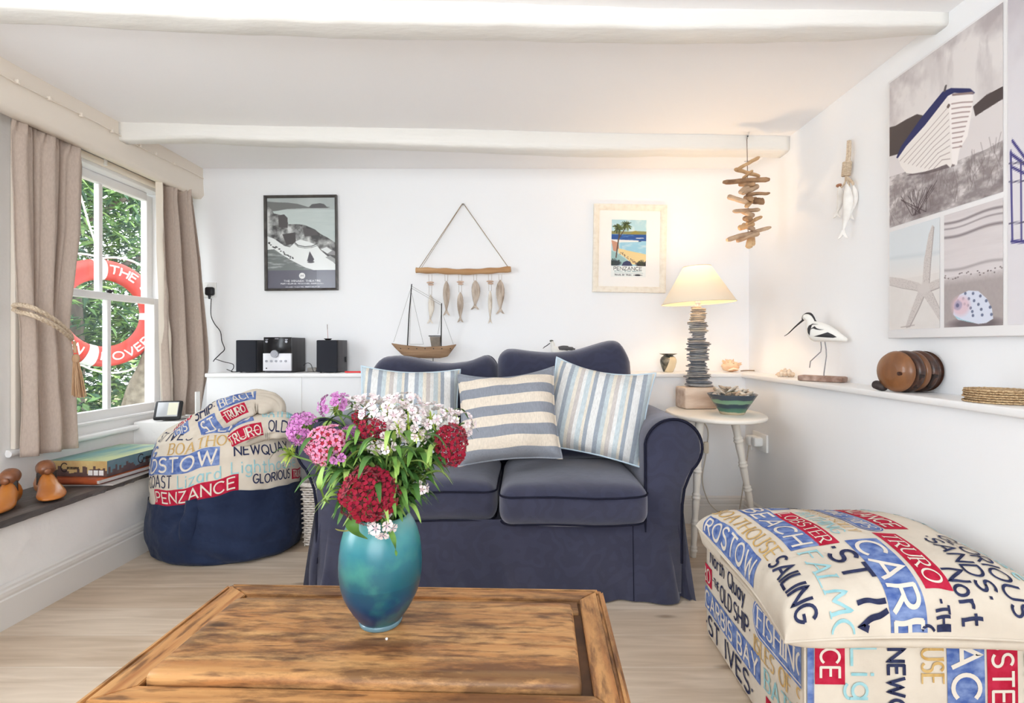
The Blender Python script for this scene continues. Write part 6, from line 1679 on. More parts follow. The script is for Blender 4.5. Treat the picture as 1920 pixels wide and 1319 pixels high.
# hanging white fish on the right wall
XW = XR-.022
def RW(px, py, x=XW):
    d = FPX*x/(px-CX); return Vector((x, d, EYE+(CY-py)/FPX*d))
hf_ = thing('hanging_fish', 'string of whitewashed wooden fish hanging on the right wall', 'wall hanging', RW(1588, 330))
b = MB(); b.tube([RW(1591, 264), RW(1590, 290), RW(1588, 312)], [.006, .0065, .0075], 8); b.tube([RW(1594, 264), RW(1593, 290), RW(1590, 312)], [.005, .0055, .007], 8)
p_ = [RW(1588.5, 304+i*.6) for i in range(43)]
b.tube(spline([RW(1589, 304), RW(1586, 330)], 8), .013, 10); obj('rope', b.local(hf_), ROPE, hf_)
b = MB()
for i in range(9):
    c = RW(1588.6-.3*i, 305+i*3.0); b.ring([c+Vector((.0145*math.cos(a), .0145*math.sin(a), .001*math.sin(a))) for a in np.linspace(0, 2*math.pi, 14, endpoint=False)], .0032, 5)
obj('binding', b.local(hf_), ROPE, hf_)
b = MB(); b.tube(spline([RW(1586, 330), RW(1584, 343), RW(1577, 352)], 5), .004, 6); b.tube(spline([RW(1587, 330), RW(1590, 340), RW(1592, 350)], 5), .005, 6); b.tube(spline([RW(1587, 332), RW(1597, 341), RW(1600, 346)], 5), .0055, 6); obj('cord', b.local(hf_), ROPE, hf_)
WFISH = mat('whitewashed_fish', (240, 237, 232), .75, (214, 208, 202), 18, bump=.3, lo=.45, hi=.8)
for (px, y0, y1, hw, xo, rz) in ((1574, 350, 408, .0145, -.004, .75), (1588, 345, 447, .0175, -.02, .75), (1600, 347, 412, .012, .006, .9)):
    b = MB(); p = RW(px, y0, XW+xo); fish_mesh(b, (y1-y0)/FPX*p.y, hw, .022, .008, px)
    mt = Matrix.Translation(p) @ Matrix.Rotation(-rz, 4, 'Z') @ Matrix.Rotation(math.radians(3), 4, 'Y'); b.V = [tuple(mt @ Vector(v)) for v in b.V]; obj('fish', b.local(hf_), WFISH, hf_)
b = MB(); b.blob(RW(1573, 348), (.010, .013, .008), 2, .2, 3, 1); obj('bead', b.local(hf_), mat('brown_bead', (166, 116, 88), .6), hf_)
b = MB(); b.tube([RW(1592, 264, XW), RW(1592, 264, XR)], .0025, 8); obj('nail', b.local(hf_), DARKMETAL, hf_)

# driftwood mobile hanging from the far beam
D = 2.53; k_ = D/FPX
dm = thing('driftwood_mobile', 'hanging mobile of stacked driftwood sticks on a string from the far beam', 'mobile', W(1401, 262, D))
b = MB(); b.tube([W(1401.5, 256, 2.60), W(1400.5, 262, D+.01), W(1401, 292, D), W(1402, 350, D), W(1403, 420, D), W(1402, 458, D)], .0016, 6); b.tube([W(1395.5, 303, D), W(1406, 302, D)], .0012, 5); obj('string', b.local(dm), mat('dark_twine', (110, 92, 80), .8), dm)
b = MB(); b.tube([W(1402, 256, 2.53), W(1402, 255, 2.61)], .003, 8); obj('hook', b.local(dm), DARKMETAL, dm)
DW = [mat('tan_driftwood', (214, 180, 138), .75, (178, 138, 98), 12, stretch=(1.5, 1.5, 1.5), detail=7, bump=.4), mat('brown_driftwood', (188, 152, 116), .8, (126, 96, 72), 16, detail=7, bump=.5), mat('grey_driftwood', (206, 180, 152), .8, (164, 136, 112), 16, detail=7, bump=.4)]
def stick(p0, p1, r0, r1, m, dz=0.0, flat=1.0, seed=0):
    a = W(*p0, D-dz); c = W(*p1, D+dz); b = MB(); n_ = 14; pts = []; rr_ = []
    for i in range(n_+1):
        t = i/n_; p = a+(c-a)*t; p += Vector((0, 0, .004*noise.noise(Vector((t*3, seed, 1)))))
        e = min(1, .62+min(t, 1-t)*6); pts.append(p); rr_.append((r0+(r1-r0)*t)*1.28*k_*e*(1+.16*noise.noise(Vector((t*4, seed, 5)))))
    b.tube(pts, rr_, 10, flat=flat); return obj('driftwood_stick', b.local(dm), m, dm)
for i, s_ in enumerate([((1423, 295), (1380, 319), 3.2, 3.2, 0, -.03), ((1378, 317), (1424, 331), 3.6, 3.2, 0, .02), ((1411, 320), (1393, 335), 2.4, 2.6, 0, .03), ((1356, 341), (1442, 337), 4.4, 4.6, 1, .01), ((1385, 346), (1416, 346), 4.2, 3.6, 1, -.02), ((1412, 343), (1388, 362), 4.6, 4.6, 2, -.04), ((1392, 362), (1420, 350), 5.0, 5.4, 2, .03), ((1400, 366), (1443, 362), 3.6, 2.6, 1, .01), ((1364, 369), (1403, 381), 4.4, 4.6, 2, -.01), ((1404, 377), (1433, 377), 5.0, 6.4, 1, -.02), ((1417, 371), (1399, 388), 3.0, 3.6, 0, -.04), ((1399, 370), (1409, 374), 4.6, 4.6, 1, -.05), ((1375, 396), (1424, 394), 3.8, 3.4, 2, .02), ((1389, 396), (1412, 405), 3.8, 4.6, 2, -.04), ((1398, 410), (1406, 411), 4.8, 4.6, 1, -.05), ((1428, 406), (1400, 420), 2.8, 3.8, 0, -.03), ((1384, 428), (1415, 421), 5.0, 3.6, 0, -.02), ((1393, 422), (1414, 430), 4.6, 3.8, 2, -.03), ((1363, 450), (1445, 427), 5.2, 3.0, 2, .02), ((1380, 452), (1424, 437), 4.4, 4.6, 2, -.02), ((1411, 434), (1404, 464), 5.0, 5.4, 0, -.04), ((1412, 440), (1413, 460), 2.6, 2.6, 0, -.05)]):
    stick(s_[0], s_[1], s_[2], s_[3], DW[s_[4]], s_[5], .8, i*3.1)

# ------------------------------------------------------------------ big photo-collage canvas on the right wall
XC = XR-.032
YA, YZ_ = FPX*XC/(1664-CX), .92
ZT, ZBm = EYE+(CY-155)/FPX*YA, EYE+(CY-635)/FPX*YA
cv = thing('photo_canvas', 'large white canvas with beach photos of a boat, starfish and seashell on the right wall', 'wall canvas', (XC, YA, ZBm))
CH_ = ZT-ZBm
b = MB(); b.box2((0, -(YA-YZ_), 0), (XR-XC-.001, 0, CH_), bevel=.003); obj('canvas', b, mat('white_canvas', (240, 239, 240), .8, bump=.1, scale=500), cv)
def cvx(px): return YA-FPX*XC/(px-CX)           # distance along the canvas from its far edge
def photo(name, P, xa, xb_, za, zb_):
    """za top, zb_ bottom, measured down from the canvas top"""
    return P.mesh(name, PRINTM, cv, lambda u, v: (-.0012, -(xa+(xb_-xa)*u), CH_-(za+(zb_-za)*v)))
# boat photo
xa, xb_ = .012, cvx(1881.5); Hb = .512
def bq(px, py):      # photo fraction seen at a pixel
    dd = cvx(px); y = YA-dd; z = EYE+(CY-py)/FPX*y
    return ((dd-xa)/(xb_-xa), (ZT-.008-z)/(Hb))
P = Paint(200, 230, (226, 221, 220))
c1 = P.noise(4, 4, 3, 5); c2 = P.noise(9, 3, 7, 5)
P.mix(np.clip((c1-.42)*4, 0, 1)*np.clip(1.1-P.v*1.6, 0, 1)*.9, (176, 168, 170)); P.mix(np.clip((c2-.5)*5, 0, 1)*np.clip(.9-P.v*1.8, 0, 1)*np.clip(P.u*2-.5, 0, 1)*.8, (160, 151, 153))
Q = lambda *l: [bq(*p) for p in l]
P.poly(Q((1664, 240), (1680, 236), (1700, 224), (1720, 214), (1745, 220), (1720, 270), (1690, 300), (1664, 300)), (86, 76, 74))
P.poly(Q((1825, 200), (1850, 178), (1885, 160), (1885, 190), (1850, 205), (1830, 220)), (84, 74, 74))
sand = P.poly(Q((1660, 296), (1700, 285), (1780, 250), (1830, 218), (1890, 180), (1890, 440), (1660, 440)), (222, 216, 216))
dn = P.poly(Q((1660, 335), (1700, 322), (1760, 315), (1800, 300), (1850, 280), (1890, 258), (1890, 380), (1660, 440)), (176, 168, 168)); 
gn = P.noise(16, 30, 4, 4); P.mix(dn*np.clip((gn-.5)*5, 0, 1)*.8, (140, 131, 132)); P.mix(dn*np.clip((.46-gn)*6, 0, 1), (214, 208, 208))
P.mix(dn*np.clip((P.noise(5, 5, 11)-.5)*4, 0, 1)*.5, (118, 108, 110))
for k in range(120):
    x = P.rs.rand(); y = .78+.2*P.rs.rand()+(x-.5)*-.05; P.line([(x, y), (x+P.rs.randn()*.03, y-.05-.06*P.rs.rand())], .005, (124, 113, 113), .5)
for k in range(16):
    P.line([(.30+.08*P.rs.randn()*.5, .97), (.30+.12*P.rs.randn(), .80+.05*P.rs.rand())], .005, (80, 68, 70))
P.poly(Q((1700, 330), (1740, 326), (1790, 312), (1795, 300), (1740, 310)), (96, 84, 86), alpha=.7)
P.poly(Q((1683, 293), (1694, 278), (1730, 235), (1772, 182), (1780, 178), (1785, 250), (1787, 305), (1783, 315), (1775, 308), (1755, 316), (1735, 322), (1712, 326), (1700, 325), (1690, 312)), (238, 232, 228))
P.poly(Q((1779, 178), (1826, 174), (1822, 215), (1815, 255), (1800, 280), (1795, 310), (1786, 308), (1783, 250)), (244, 238, 236))
for k in range(9):
    t = k/8; P.line(Q((1688+t*62, 302+t*22-(t*t)*6), (1735+t*32, 251+t*49), (1779+t*3, 200+t*98)), .005, (164, 150, 148))
for k in range(10):
    y = 194+k*9.2; P.line(Q((1785+k*.2, y+1), (1804, y-2), (1824-k*2.6, y-3)), .008, (168, 148, 146))
P.poly(Q((1681, 296), (1690, 275), (1727, 222), (1768, 172), (1784, 165), (1820, 166), (1829, 174), (1825, 177), (1790, 174), (1778, 180), (1735, 235), (1700, 274), (1684, 297)), (50, 54, 100))
P.poly(Q((1786, 176), (1824, 172), (1828, 176), (1786, 180)), (150, 130, 128)); P.line(Q((1772, 170), (1774, 162)), .02, (90, 84, 86)); P.ell(*bq(1779, 199), .014, .012, (110, 96, 92))
photo('photo_print', P, xa, xb_, .008, .008+Hb)
# starfish photo
za = .008+Hb+.016; zb_ = CH_-.030; xs1 = cvx(1762.5)
P = Paint(110, 190, (226, 222, 219)); P.mix((P.v < .5)*np.clip((.5-P.v)*4, 0, 1)*.8, (214, 222, 228)); P.mix(((P.v > .5))*P.noise(6, 10, 5)*.4, (208, 202, 198)); P.mix(np.clip(1-np.abs(P.v-.27-.05*P.u)*30, 0, 1)*.4, (190, 200, 206))
xa2 = xa
def sq(px, py):
    dd = cvx(px); y = YA-dd; z = EYE+(CY-py)/FPX*y; return ((dd-xa2)/(xs1-xa2), (ZT-za-z)/(zb_-za))
for arm in ([(1748.5, 422), (1751, 425), (1745, 490), (1742, 535), (1730, 535), (1733, 490), (1742, 440)], [(1666, 519), (1690, 522), (1722, 530), (1735, 540), (1730, 548), (1715, 544), (1690, 540), (1666, 534)], [(1764, 522), (1750, 527), (1738, 535), (1744, 546), (1764, 538)], [(1724, 542), (1735, 550), (1722, 580), (1706, 612), (1698, 614), (1706, 590)], [(1738, 542), (1748, 548), (1766, 588), (1766, 608), (1752, 585), (1732, 555)]):
    pts = [sq(*p) for p in arm]; P.poly([(x+.016, y+.008) for x, y in pts], (168, 160, 158)); m_ = P.poly(pts, (206, 199, 196)); P.mix(m_*(P.rs.rand(P.h, P.w) > .84)*.45, (164, 154, 152))
P.ell(*sq(1733, 541), .12, .05, (208, 201, 198), 1, .5); P.line([sq(1690, 614), sq(1715, 610)], .02, (170, 160, 158), .7)
photo('photo_print', P, xa2, xs1, za, zb_)
# seashell photo
xa3, xb3 = cvx(1771), xb_
def hq(px, py):
    dd = cvx(px); y = YA-dd; z = EYE+(CY-py)/FPX*y; return ((dd-xa3)/(xb3-xa3), (ZT-za-z)/(zb_-za))
P = Paint(120, 190, (222, 216, 217)); P.mix(P.noise(2, 30, 3)*.4, (190, 182, 184))
for (v0, w_, al) in ((.075, .018, .9), (.125, .012, .7), (.20, .020, .9), (.49, .02, .5)): P.mix(np.clip(1-np.abs(P.v-v0-.012*np.sin(P.u*6))/w_, 0, 1)*al, (128, 118, 122))
P.mix(np.clip((P.v-.56)*14, 0, 1), (176, 167, 166)); P.mix((P.v > .56)*P.noise(30, 40, 8)*.3, (150, 140, 140))
for k in range(26): P.ell(P.rs.rand(), .53+.05*P.rs.rand(), .014, .006, (110, 100, 100), .8, .5)
P.ell(*hq(1828, 607), .42, .05, (104, 94, 98), .8, .6)
sh_ = [hq(*p) for p in ((1788, 590), (1790, 570), (1800, 553), (1817, 545), (1835, 546), (1851, 560), (1861, 580), (1863, 598), (1850, 606), (1835, 608), (1815, 603), (1797, 600))]
m_ = P.poly(sh_, (214, 220, 236))
for ring_ in range(4):
    for k in range(11):
        a = math.radians(200-k*20); rx, ry = 20+ring_*12, 22+ring_*9; px, py = 1806+ring_*6+rx*math.cos(a)*.95, 592-ring_*1+ -ry*math.sin(a)
        u_, v_ = hq(px, py); i_, j_ = int(v_*P.h), int(u_*P.w)
        if 0 <= i_ < P.h and 0 <= j_ < P.w and m_[i_, j_] > .8: P.ell(u_, v_, .022, .013, (100, 108, 136), .9, .4)
P.ell(*hq(1802, 574), .16, .085, (222, 190, 200), .8, .5); P.ell(*hq(1797, 573), .07, .04, (170, 160, 186), .9, .4); P.ell(*hq(1796, 573), .03, .018, (110, 110, 140), 1, .4)
P.poly([hq(*p) for p in ((1790, 592), (1806, 600), (1830, 606), (1815, 604), (1795, 598))], (150, 200, 214), alpha=.8)
photo('photo_print', P, xa3, xb3, za, zb_)
# the next photo: railings against a pale sky
xa4, xb4 = cvx(1890.5), .80
def rq(px, py):
    dd = cvx(px); y = YA-dd; z = EYE+(CY-py)/FPX*y; return ((dd-xa4)/(xb4-xa4), (ZT+.0-z)/(CH_-.03))
P = Paint(150, 180, (222, 219, 224)); P.mix(np.clip((P.noise(3, 4, 4)-.45)*4, 0, 1)*np.clip(1-P.v*3, 0, 1), (196, 190, 196)); P.mix((P.v > .72)*P.noise(3, 20, 2)*.25, (206, 202, 206))
IND = (74, 70, 130)
for (p, q, w_) in (((1899, 262), (1940, 318), .022), ((1896, 283), (1899, 450), .026), ((1896, 286), (1940, 320), .022), ((1915, 300), (1916, 450), .022), ((1899, 312), (1935, 330), .018), ((1897, 452), (1950, 452), .02), ((1935, 270), (1935, 450), .022), ((1960, 260), (1960, 450), .022)): P.line([rq(*p), rq(*q)], w_*.6, IND)
for y in (305, 340, 418): P.line([rq(1893, y), rq(1980, y-8)], .005, (90, 86, 110))
photo('photo_print', P, xa4, xb4, .006, CH_-.03)
# ------------------------------------------------------------------ pine coffee table with a raised panel top
TR = math.radians(-1.93); TZ = .45
tbl = thing('coffee_table', 'worn pine coffee table with a framed raised-panel top in the foreground', 'coffee table', (-.2386, .9106, 0), TR)
PINE = wood('worn_pine', (170, 114, 66), (208, 158, 102), 0, 6.0, .5, (84, 58, 42), True, .2)
PINEY = wood('worn_pine_end_rails', (168, 112, 66), (202, 152, 98), 1, 6.0, .5, (98, 66, 44), True, .2)
PANEL_ = wood('stained_pine_panel', (174, 118, 70), (210, 162, 106), 0, 6.0, .42, (72, 48, 36), True, .22)
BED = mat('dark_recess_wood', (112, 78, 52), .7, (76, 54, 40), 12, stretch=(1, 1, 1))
HW, HD = .40, .195
ox0, ox1, oy0, oy1 = -.334, .348, -.143, .143
def board(name, quad, z0, z1, m, bev=.0022):
    b = bmesh.new(); lo = [b.verts.new((p[0], p[1], z0)) for p in quad]; hi = [b.verts.new((p[0], p[1], z1)) for p in quad]; n_ = len(quad)
    b.faces.new(lo[::-1]); b.faces.new(hi)
    for i in range(n_): b.faces.new((lo[i], lo[(i+1) % n_], hi[(i+1) % n_], hi[i]))
    bmesh.ops.recalc_face_normals(b, faces=b.faces[:])
    bmesh.ops.bevel(b, geom=b.edges[:], offset=bev, segments=2, affect='EDGES')
    mb = MB(); mb.bm(b, 0, False); return obj(name, mb, m, tbl)
def ring_boards(name, o, i_, z0, z1, gap, bev):
    (a0, a1, c0, c1), (p0, p1, q0, q1) = o, i_
    g = gap
    board(name, [(a0+g, c1), (p0+g*.3, q1), (p1-g*.3, q1), (a1-g, c1)][::-1], z0, z1, PINE, bev)
    board(name, [(a0+g, c0), (a1-g, c0), (p1-g*.3, q0), (p0+g*.3, q0)], z0, z1, PINE, bev)
    board(name, [(a0, c0+g), (p0, q0+g*.3), (p0, q1-g*.3), (a0, c1-g)], z0, z1, PINEY, bev)
    board(name, [(a1, c0+g), (a1, c1-g), (p1, q1-g*.3), (p1, q0+g*.3)], z0, z1, PINEY, bev)
e = .0145
ring_boards('edge_moulding', (-HW, HW, -HD, HD), (-HW+e, HW-e, -HD+e, HD-e), TZ-.030, TZ-.002, .0006, .005)
ring_boards('frame_board', (-HW+e+.0018, HW-e-.0018, -HD+e+.0018, HD-e-.0018), (ox0, ox1, oy0, oy1), TZ-.026, TZ, .0010, .0015)
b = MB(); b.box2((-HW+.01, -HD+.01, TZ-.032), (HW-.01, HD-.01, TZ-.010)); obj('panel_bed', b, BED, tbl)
b = MB(); px0, px1, py0, py1 = ox0+.004, .331, oy0+.004, .104
def pfn(q):
    return q
b.cushion((px1-px0, py1-py0, .034), .012, 16, mat=Matrix.Translation(((px0+px1)/2, (py0+py1)/2, TZ-.001)))
obj('raised_panel', b, PANEL_, tbl)
b = MB(); b.box2((px0, .100, TZ-.012), (px1+.012, oy1-.001, TZ-.0035), bevel=.002); obj('panel_margin', b, PINE, tbl)
for s in (-1, 1):
    b = MB(); b.box2((-HW+.05, s*(HD-.035)-.01, TZ-.12), (HW-.05, s*(HD-.035)+.01, TZ-.030), bevel=.002); obj('apron', b, PINE, tbl)
    b = MB(); b.box2((s*(HW-.05)-.01, -HD+.04, TZ-.12), (s*(HW-.05)+.01, HD-.04, TZ-.030), bevel=.002); obj('apron', b, PINEY, tbl)
    for t in (-1, 1):
        b = MB(); b.tube([(s*(HW-.05), t*(HD-.04), TZ-.03), (s*(HW-.05), t*(HD-.04), .2), (s*(HW-.05), t*(HD-.04), .001)], [.030, .027, .018], 16); obj('leg', b, PINE, tbl)
b = MB(); b.blob((0, 0, .0022), (.0022, .002, .0022), 2, .3, 2, 1); solo('crumb', b, PLASTIC, 'tiny white crumb on the table panel in front of the vase', 'crumb', W(725, 1201, .875)+Vector((0, 0, 0)) if False else ((725-CX)/FPX*(.494*FPX/(1201-CY)), .494*FPX/(1201-CY), TZ+.016))

# ------------------------------------------------------------------ turquoise glass vase
VX, VY, VZ = -.2525, .925, TZ+.0162
vase = thing('vase', 'turquoise and deep blue frosted glass vase on the coffee table', 'vase', (VX, VY, VZ))
VM = bpy.data.materials.new('iridescent_teal_glass'); VM.use_nodes = True; n = VM.node_tree.nodes; L = VM.node_tree.links; p = n['Principled BSDF']
p.inputs['Roughness'].default_value = .30; p.inputs['Specular IOR Level'].default_value = .55; p.inputs['Coat Weight'].default_value = .15; p.inputs['Coat Roughness'].default_value = .25
tc = n.new('ShaderNodeTexCoord'); sp = n.new('ShaderNodeSeparateXYZ'); L.new(tc.outputs['Object'], sp.inputs[0])
ns = n.new('ShaderNodeTexNoise'); ns.inputs['Scale'].default_value = 13; ns.inputs['Detail'].default_value = 4; L.new(tc.outputs['Object'], ns.inputs['Vector'])
ma = n.new('ShaderNodeMath'); ma.operation = 'MULTIPLY_ADD'; ma.inputs[1].default_value = .045; L.new(ns.outputs[0], ma.inputs[0]); L.new(sp.outputs[2], ma.inputs[2])
cr = n.new('ShaderNodeValToRGB'); els = cr.color_ramp.elements
stops = [(0.0, (10, 46, 84)), (.16, (8, 52, 96)), (.30, (6, 74, 108)), (.46, (8, 86, 100)), (.60, (12, 98, 114)), (.74, (28, 116, 130)), (.87, (66, 142, 148)), (1.0, (122, 174, 172))]
mr = n.new('ShaderNodeMapRange'); mr.inputs['From Min'].default_value = .0225; mr.inputs['From Max'].default_value = .22; L.new(ma.outputs[0], mr.inputs[0])
for i, (q, c) in enumerate(stops):
    e = els[0] if i == 0 else els[1] if i == 1 else els.new(q)
    e.position = q; e.color = (*lin(c), 1)
L.new(mr.outputs[0], cr.inputs[0])
n2 = n.new('ShaderNodeTexNoise'); n2.inputs['Scale'].default_value = 17; n2.inputs['Detail'].default_value = 5; L.new(tc.outputs['Object'], n2.inputs['Vector'])
r2 = n.new('ShaderNodeValToRGB'); r2.color_ramp.elements[0].position = .52; r2.color_ramp.elements[1].position = .72; r2.color_ramp.elements[0].color = (0, 0, 0, 1); r2.color_ramp.elements[1].color = (.6, .6, .6, 1); L.new(n2.outputs[0], r2.inputs[0])
mx = n.new('ShaderNodeMix'); mx.data_type = 'RGBA'; L.new(r2.outputs[0], mx.inputs['Factor']); L.new(cr.outputs[0], mx.inputs['A']); mx.inputs['B'].default_value = (*lin((70, 150, 130)), 1)
# a darker wash below the water line of the dip
lt = n.new('ShaderNodeMath'); lt.operation = 'LESS_THAN'; lt.inputs[1].default_value = .083; L.new(sp.outputs[2], lt.inputs[0])
mul = n.new('ShaderNodeMath'); mul.operation = 'MULTIPLY'; mul.inputs[1].default_value = .55; L.new(lt.outputs[0], mul.inputs[0])
m4 = n.new('ShaderNodeMix'); m4.data_type = 'RGBA'; m4.blend_type = 'MULTIPLY'; L.new(mul.outputs[0], m4.inputs['Factor']); L.new(mx.outputs['Result'], m4.inputs['A']); m4.inputs['B'].default_value = (.35, .62, .68, 1)
L.new(m4.outputs['Result'], p.inputs['Base Color'])
VPROF = [(.0, .006), (.031, .006), (.036, .009), (.041, .016), (.0495, .028), (.058, .043), (.0648, .058), (.069, .073), (.0716, .092), (.072, .108), (.071, .128), (.0685, .148), (.064, .165), (.0575, .180), (.052, .1885), (.0490, .1935), (.0465, .1935), (.046, .186), (.055, .168), (.062, .148), (.066, .12), (.066, .09), (.058, .05), (.042, .02), (.0, .012)]
b = MB(); b.lathe(VPROF, 56); obj('body', b, VM, vase)
b = MB(); b.lathe([(0, 0), (.034, 0), (.037, .003), (.038, .008), (.036, .011), (0, .011)], 48); named(obj('foot', b, mat('clear_blue_glass', (120, 158, 172), .15, trans=.4, spec=.6), vase), 'clear pale blue glass foot')

# ------------------------------------------------------------------ sweet williams in the vase
GRN = [mat('leaf_green', (84, 128, 54), .5, (112, 154, 72), 30, spec=.35), mat('light_leaf_green', (142, 178, 84), .5, (168, 196, 108), 30, spec=.35), mat('deep_leaf_green', (52, 92, 40), .5, (76, 116, 54), 30, spec=.35)]
STEMM = mat('stem_green', (96, 134, 64), .5, (124, 150, 80), 20)
LIME = mat('lime_bract', (168, 194, 70), .55, (190, 208, 100), 30)
YEL = mat('yellowing_leaf', (206, 196, 120), .55, (222, 208, 150), 30)
def petal_mats(nm, out, inn): return [mat(nm+'_petal', out, .6, tuple(max(0, c-22) for c in out), 90, sheen=.2, spec=.2), mat(nm+'_eye', inn, .6, spec=.2)]
PET = {'white': petal_mats('white', (238, 226, 226), (216, 186, 194)), 'crimson': petal_mats('crimson', (150, 6, 48), (84, 2, 28)), 'pinkred': petal_mats('pink_edged', (230, 150, 182), (184, 18, 62)), 'lilac': petal_mats('lilac', (200, 130, 190), (164, 78, 152))}
def floret(b, c, nrm, r, spin, cup=.35, inner=.45, rr=R):
    nrm = Vector(nrm).normalized(); u = nrm.orthogonal().normalized(); v = nrm.cross(u)
    def P(rad, a, h): return c+(u*math.cos(a)+v*math.sin(a))*rad+nrm*h
    for k in range(5):
        a0 = spin+k*2*math.pi/5; w_ = .60
        lift = cup*r*rr.uniform(.5, 1.1); tw = rr.uniform(-.12, .12)*r
        i0, i1 = P(r*inner, a0-w_*.72, lift*.35), P(r*inner, a0+w_*.72, lift*.35)
        o = []
        for q, (da, s) in enumerate(((-1, .80), (-.6, 1.0), (-.25, .93), (.05, 1.05), (.35, .94), (.65, 1.0), (1, .80))):
            o.append(P(r*s*rr.uniform(.94, 1.05), a0+da*w_, lift*(.8+.25*math.sin(q*2.1))+tw*da))
        V = [c, i0, i1]+o
        b.add(V, [(0, 1, 2)], 1, False)
        b.add(V, [(1, 3, 4), (1, 4, 5), (1, 5, 6, 2), (2, 6, 7), (2, 7, 8), (2, 8, 9)], 0, True)
def leaf_blade(b, pts, wmax, mi=0, fold_=.25):
    """lance-shaped blade along a curve"""
    P = spline(pts, 5); n_ = len(P); V = []
    side = None
    for i, p_ in enumerate(P):
        t = i/(n_-1); tg = (P[min(n_-1, i+1)]-P[max(0, i-1)]).normalized()
        s = tg.cross(Vector((0, 0, 1)));
        s = s.normalized() if s.length > .05 else (side or Vector((1, 0, 0)))
        if side is not None and s.dot(side) < 0: s = -s
        side = s; up = s.cross(tg)
        w_ = wmax*(math.sin(math.pi*min(1, .08+.92*t))**.75)*(1-.25*t)
        V += [p_-s*w_+up*w_*fold_, p_, p_+s*w_+up*w_*fold_]
    F = []
    for i in range(n_-1):
        a = i*3; F += [(a, a+1, a+4, a+3), (a+1, a+2, a+5, a+4)]
    b.add(V, F, mi, True)
ROOT = Vector((VX, VY, VZ))
def flower(px, py, d, rpx, kind, label, nf=None, fr=.0088, squash=1.0, face=None, nleaf=8, bract=26, seed=0, extra_leaves=5, bud=False, extra=None, bmat=None):
    rr = random.Random(seed*13+5)
    H = W(px, py, d); rad = rpx/FPX*d
    out = H-(ROOT+Vector((0, 0, .17))); hor = Vector((out.x, out.y, 0))
    st = thing('sweet_william', label, 'flower', ROOT+Vector((.02*rr.uniform(-1, 1), .02*rr.uniform(-1, 1), .03)), None, 'sweet williams in the turquoise vase')
    base = st.matrix_world.translation.copy(); hd = hor.normalized() if hor.length > .01 else Vector((0, -1, 0))
    mouth = ROOT+Vector((hd.x*.036*min(1, hor.length*9), hd.y*.034*min(1, hor.length*9), .192))+Vector((rr.uniform(-.006, .006), rr.uniform(-.006, .006), 0))
    axis = (Vector((0, 0, 1))*.9+hor*5.0+Vector((0, -.30, 0))).normalized() if face is None else Vector(face).normalized()
    neck = H-axis*rad*.75
    mid = mouth+(neck-mouth)*.5+Vector((0, 0, .020))-hor*.12
    path = spline([base, mouth, mid, neck], 8)
    inv = Matrix.Translation(-base)
    def done(nm, b, m):
        b.V = [tuple(Vector(v)-base) for v in b.V]; return obj(nm, b, m, st)
    b = MB(); b.tube(path, [.0021]*(len(path)-6)+[.0019]*6, 6)
    done('stem', b, STEMM)
    L_ = len(path); nleaf += extra_leaves
    for k in range(nleaf):
        t = .36+.58*(k+.5)/nleaf if nleaf > 1 else .6; p_ = path[min(L_-2, int(t*(L_-1)))]
        if p_.z < ROOT.z+.190: p_ = mouth+Vector((0, 0, .006))
        a = rr.uniform(0, 6.28); dr = Vector((math.cos(a), math.sin(a)*.8, 0))+hd*.5; dr.normalize(); ln = rr.uniform(.036, .075)
        b = MB(); up = rr.uniform(.25, .8)
        leaf_blade(b, [p_, p_+dr*ln*.4+Vector((0, 0, ln*up*.5)), p_+dr*ln*.8+Vector((0, 0, ln*up*.55)), p_+dr*ln*1.1+Vector((0, 0, ln*(up*.45-.28)))], rr.uniform(.0048, .0092))
        done('leaf', b, rr.choice([GRN[0], GRN[0], GRN[1], GRN[2], GRN[2]]))
    if extra:
        for pts, wd, m in extra:
            b = MB(); leaf_blade(b, [W(*q) for q in pts], wd); done('leaf', b, m)
    if bract:
        b = MB(); u = axis.orthogonal().normalized(); v = axis.cross(u)
        for k in range(bract):
            a = rr.uniform(0, 6.28); el = rr.uniform(.1, 1.0); dr = (u*math.cos(a)+v*math.sin(a))*math.cos(el*1.2)+axis*math.sin(el*1.2)*(.9 if bud else .55)
            p0 = neck+axis*rad*rr.uniform(-.25, .25); ln = max(.014, rad*rr.uniform(.85, 1.3))*(1.0 if not bud else .95)
            leaf_blade(b, [p0, p0+dr*ln*.5+axis*ln*.06, p0+dr*ln-Vector((0, 0, ln*.10))], rr.uniform(.0011, .0021) if not bud else .0013)
        done('bracts', b, bmat or (LIME if rr.random() < .4 or bud else GRN[1]))
    if not bud:
        nf = nf or max(5, int(2.1*(rad/fr)**2)); b = MB(); u = axis.orthogonal().normalized(); v = axis.cross(u)
        for k in range(nf):
            if nf == 1: dr = axis
            else:
                ct = 1-(k+.5)/nf*1.12; s_ = math.sqrt(max(0, 1-ct*ct)); a = k*2.39996+rr.uniform(-.15, .15); dr = (u*math.cos(a)+v*math.sin(a))*s_+axis*ct
            c = (H-axis*rad*.55)+Vector((dr.x, dr.y, dr.z))*rad*rr.uniform(.86, 1.04) if nf > 1 else H
            if squash != 1.0: c = H+Vector(((c-H).x*squash, (c-H).y, (c-H).z))
            floret(b, c, dr+Vector((rr.uniform(-.3, .3), rr.uniform(-.3, .3)-.1, rr.uniform(-.3, .3))), fr*rr.uniform(.88, 1.12), rr.uniform(0, 6.28), rr=rr)
        done('flower_head', b, PET[kind])
    return st
FR = (0, -1, .35)
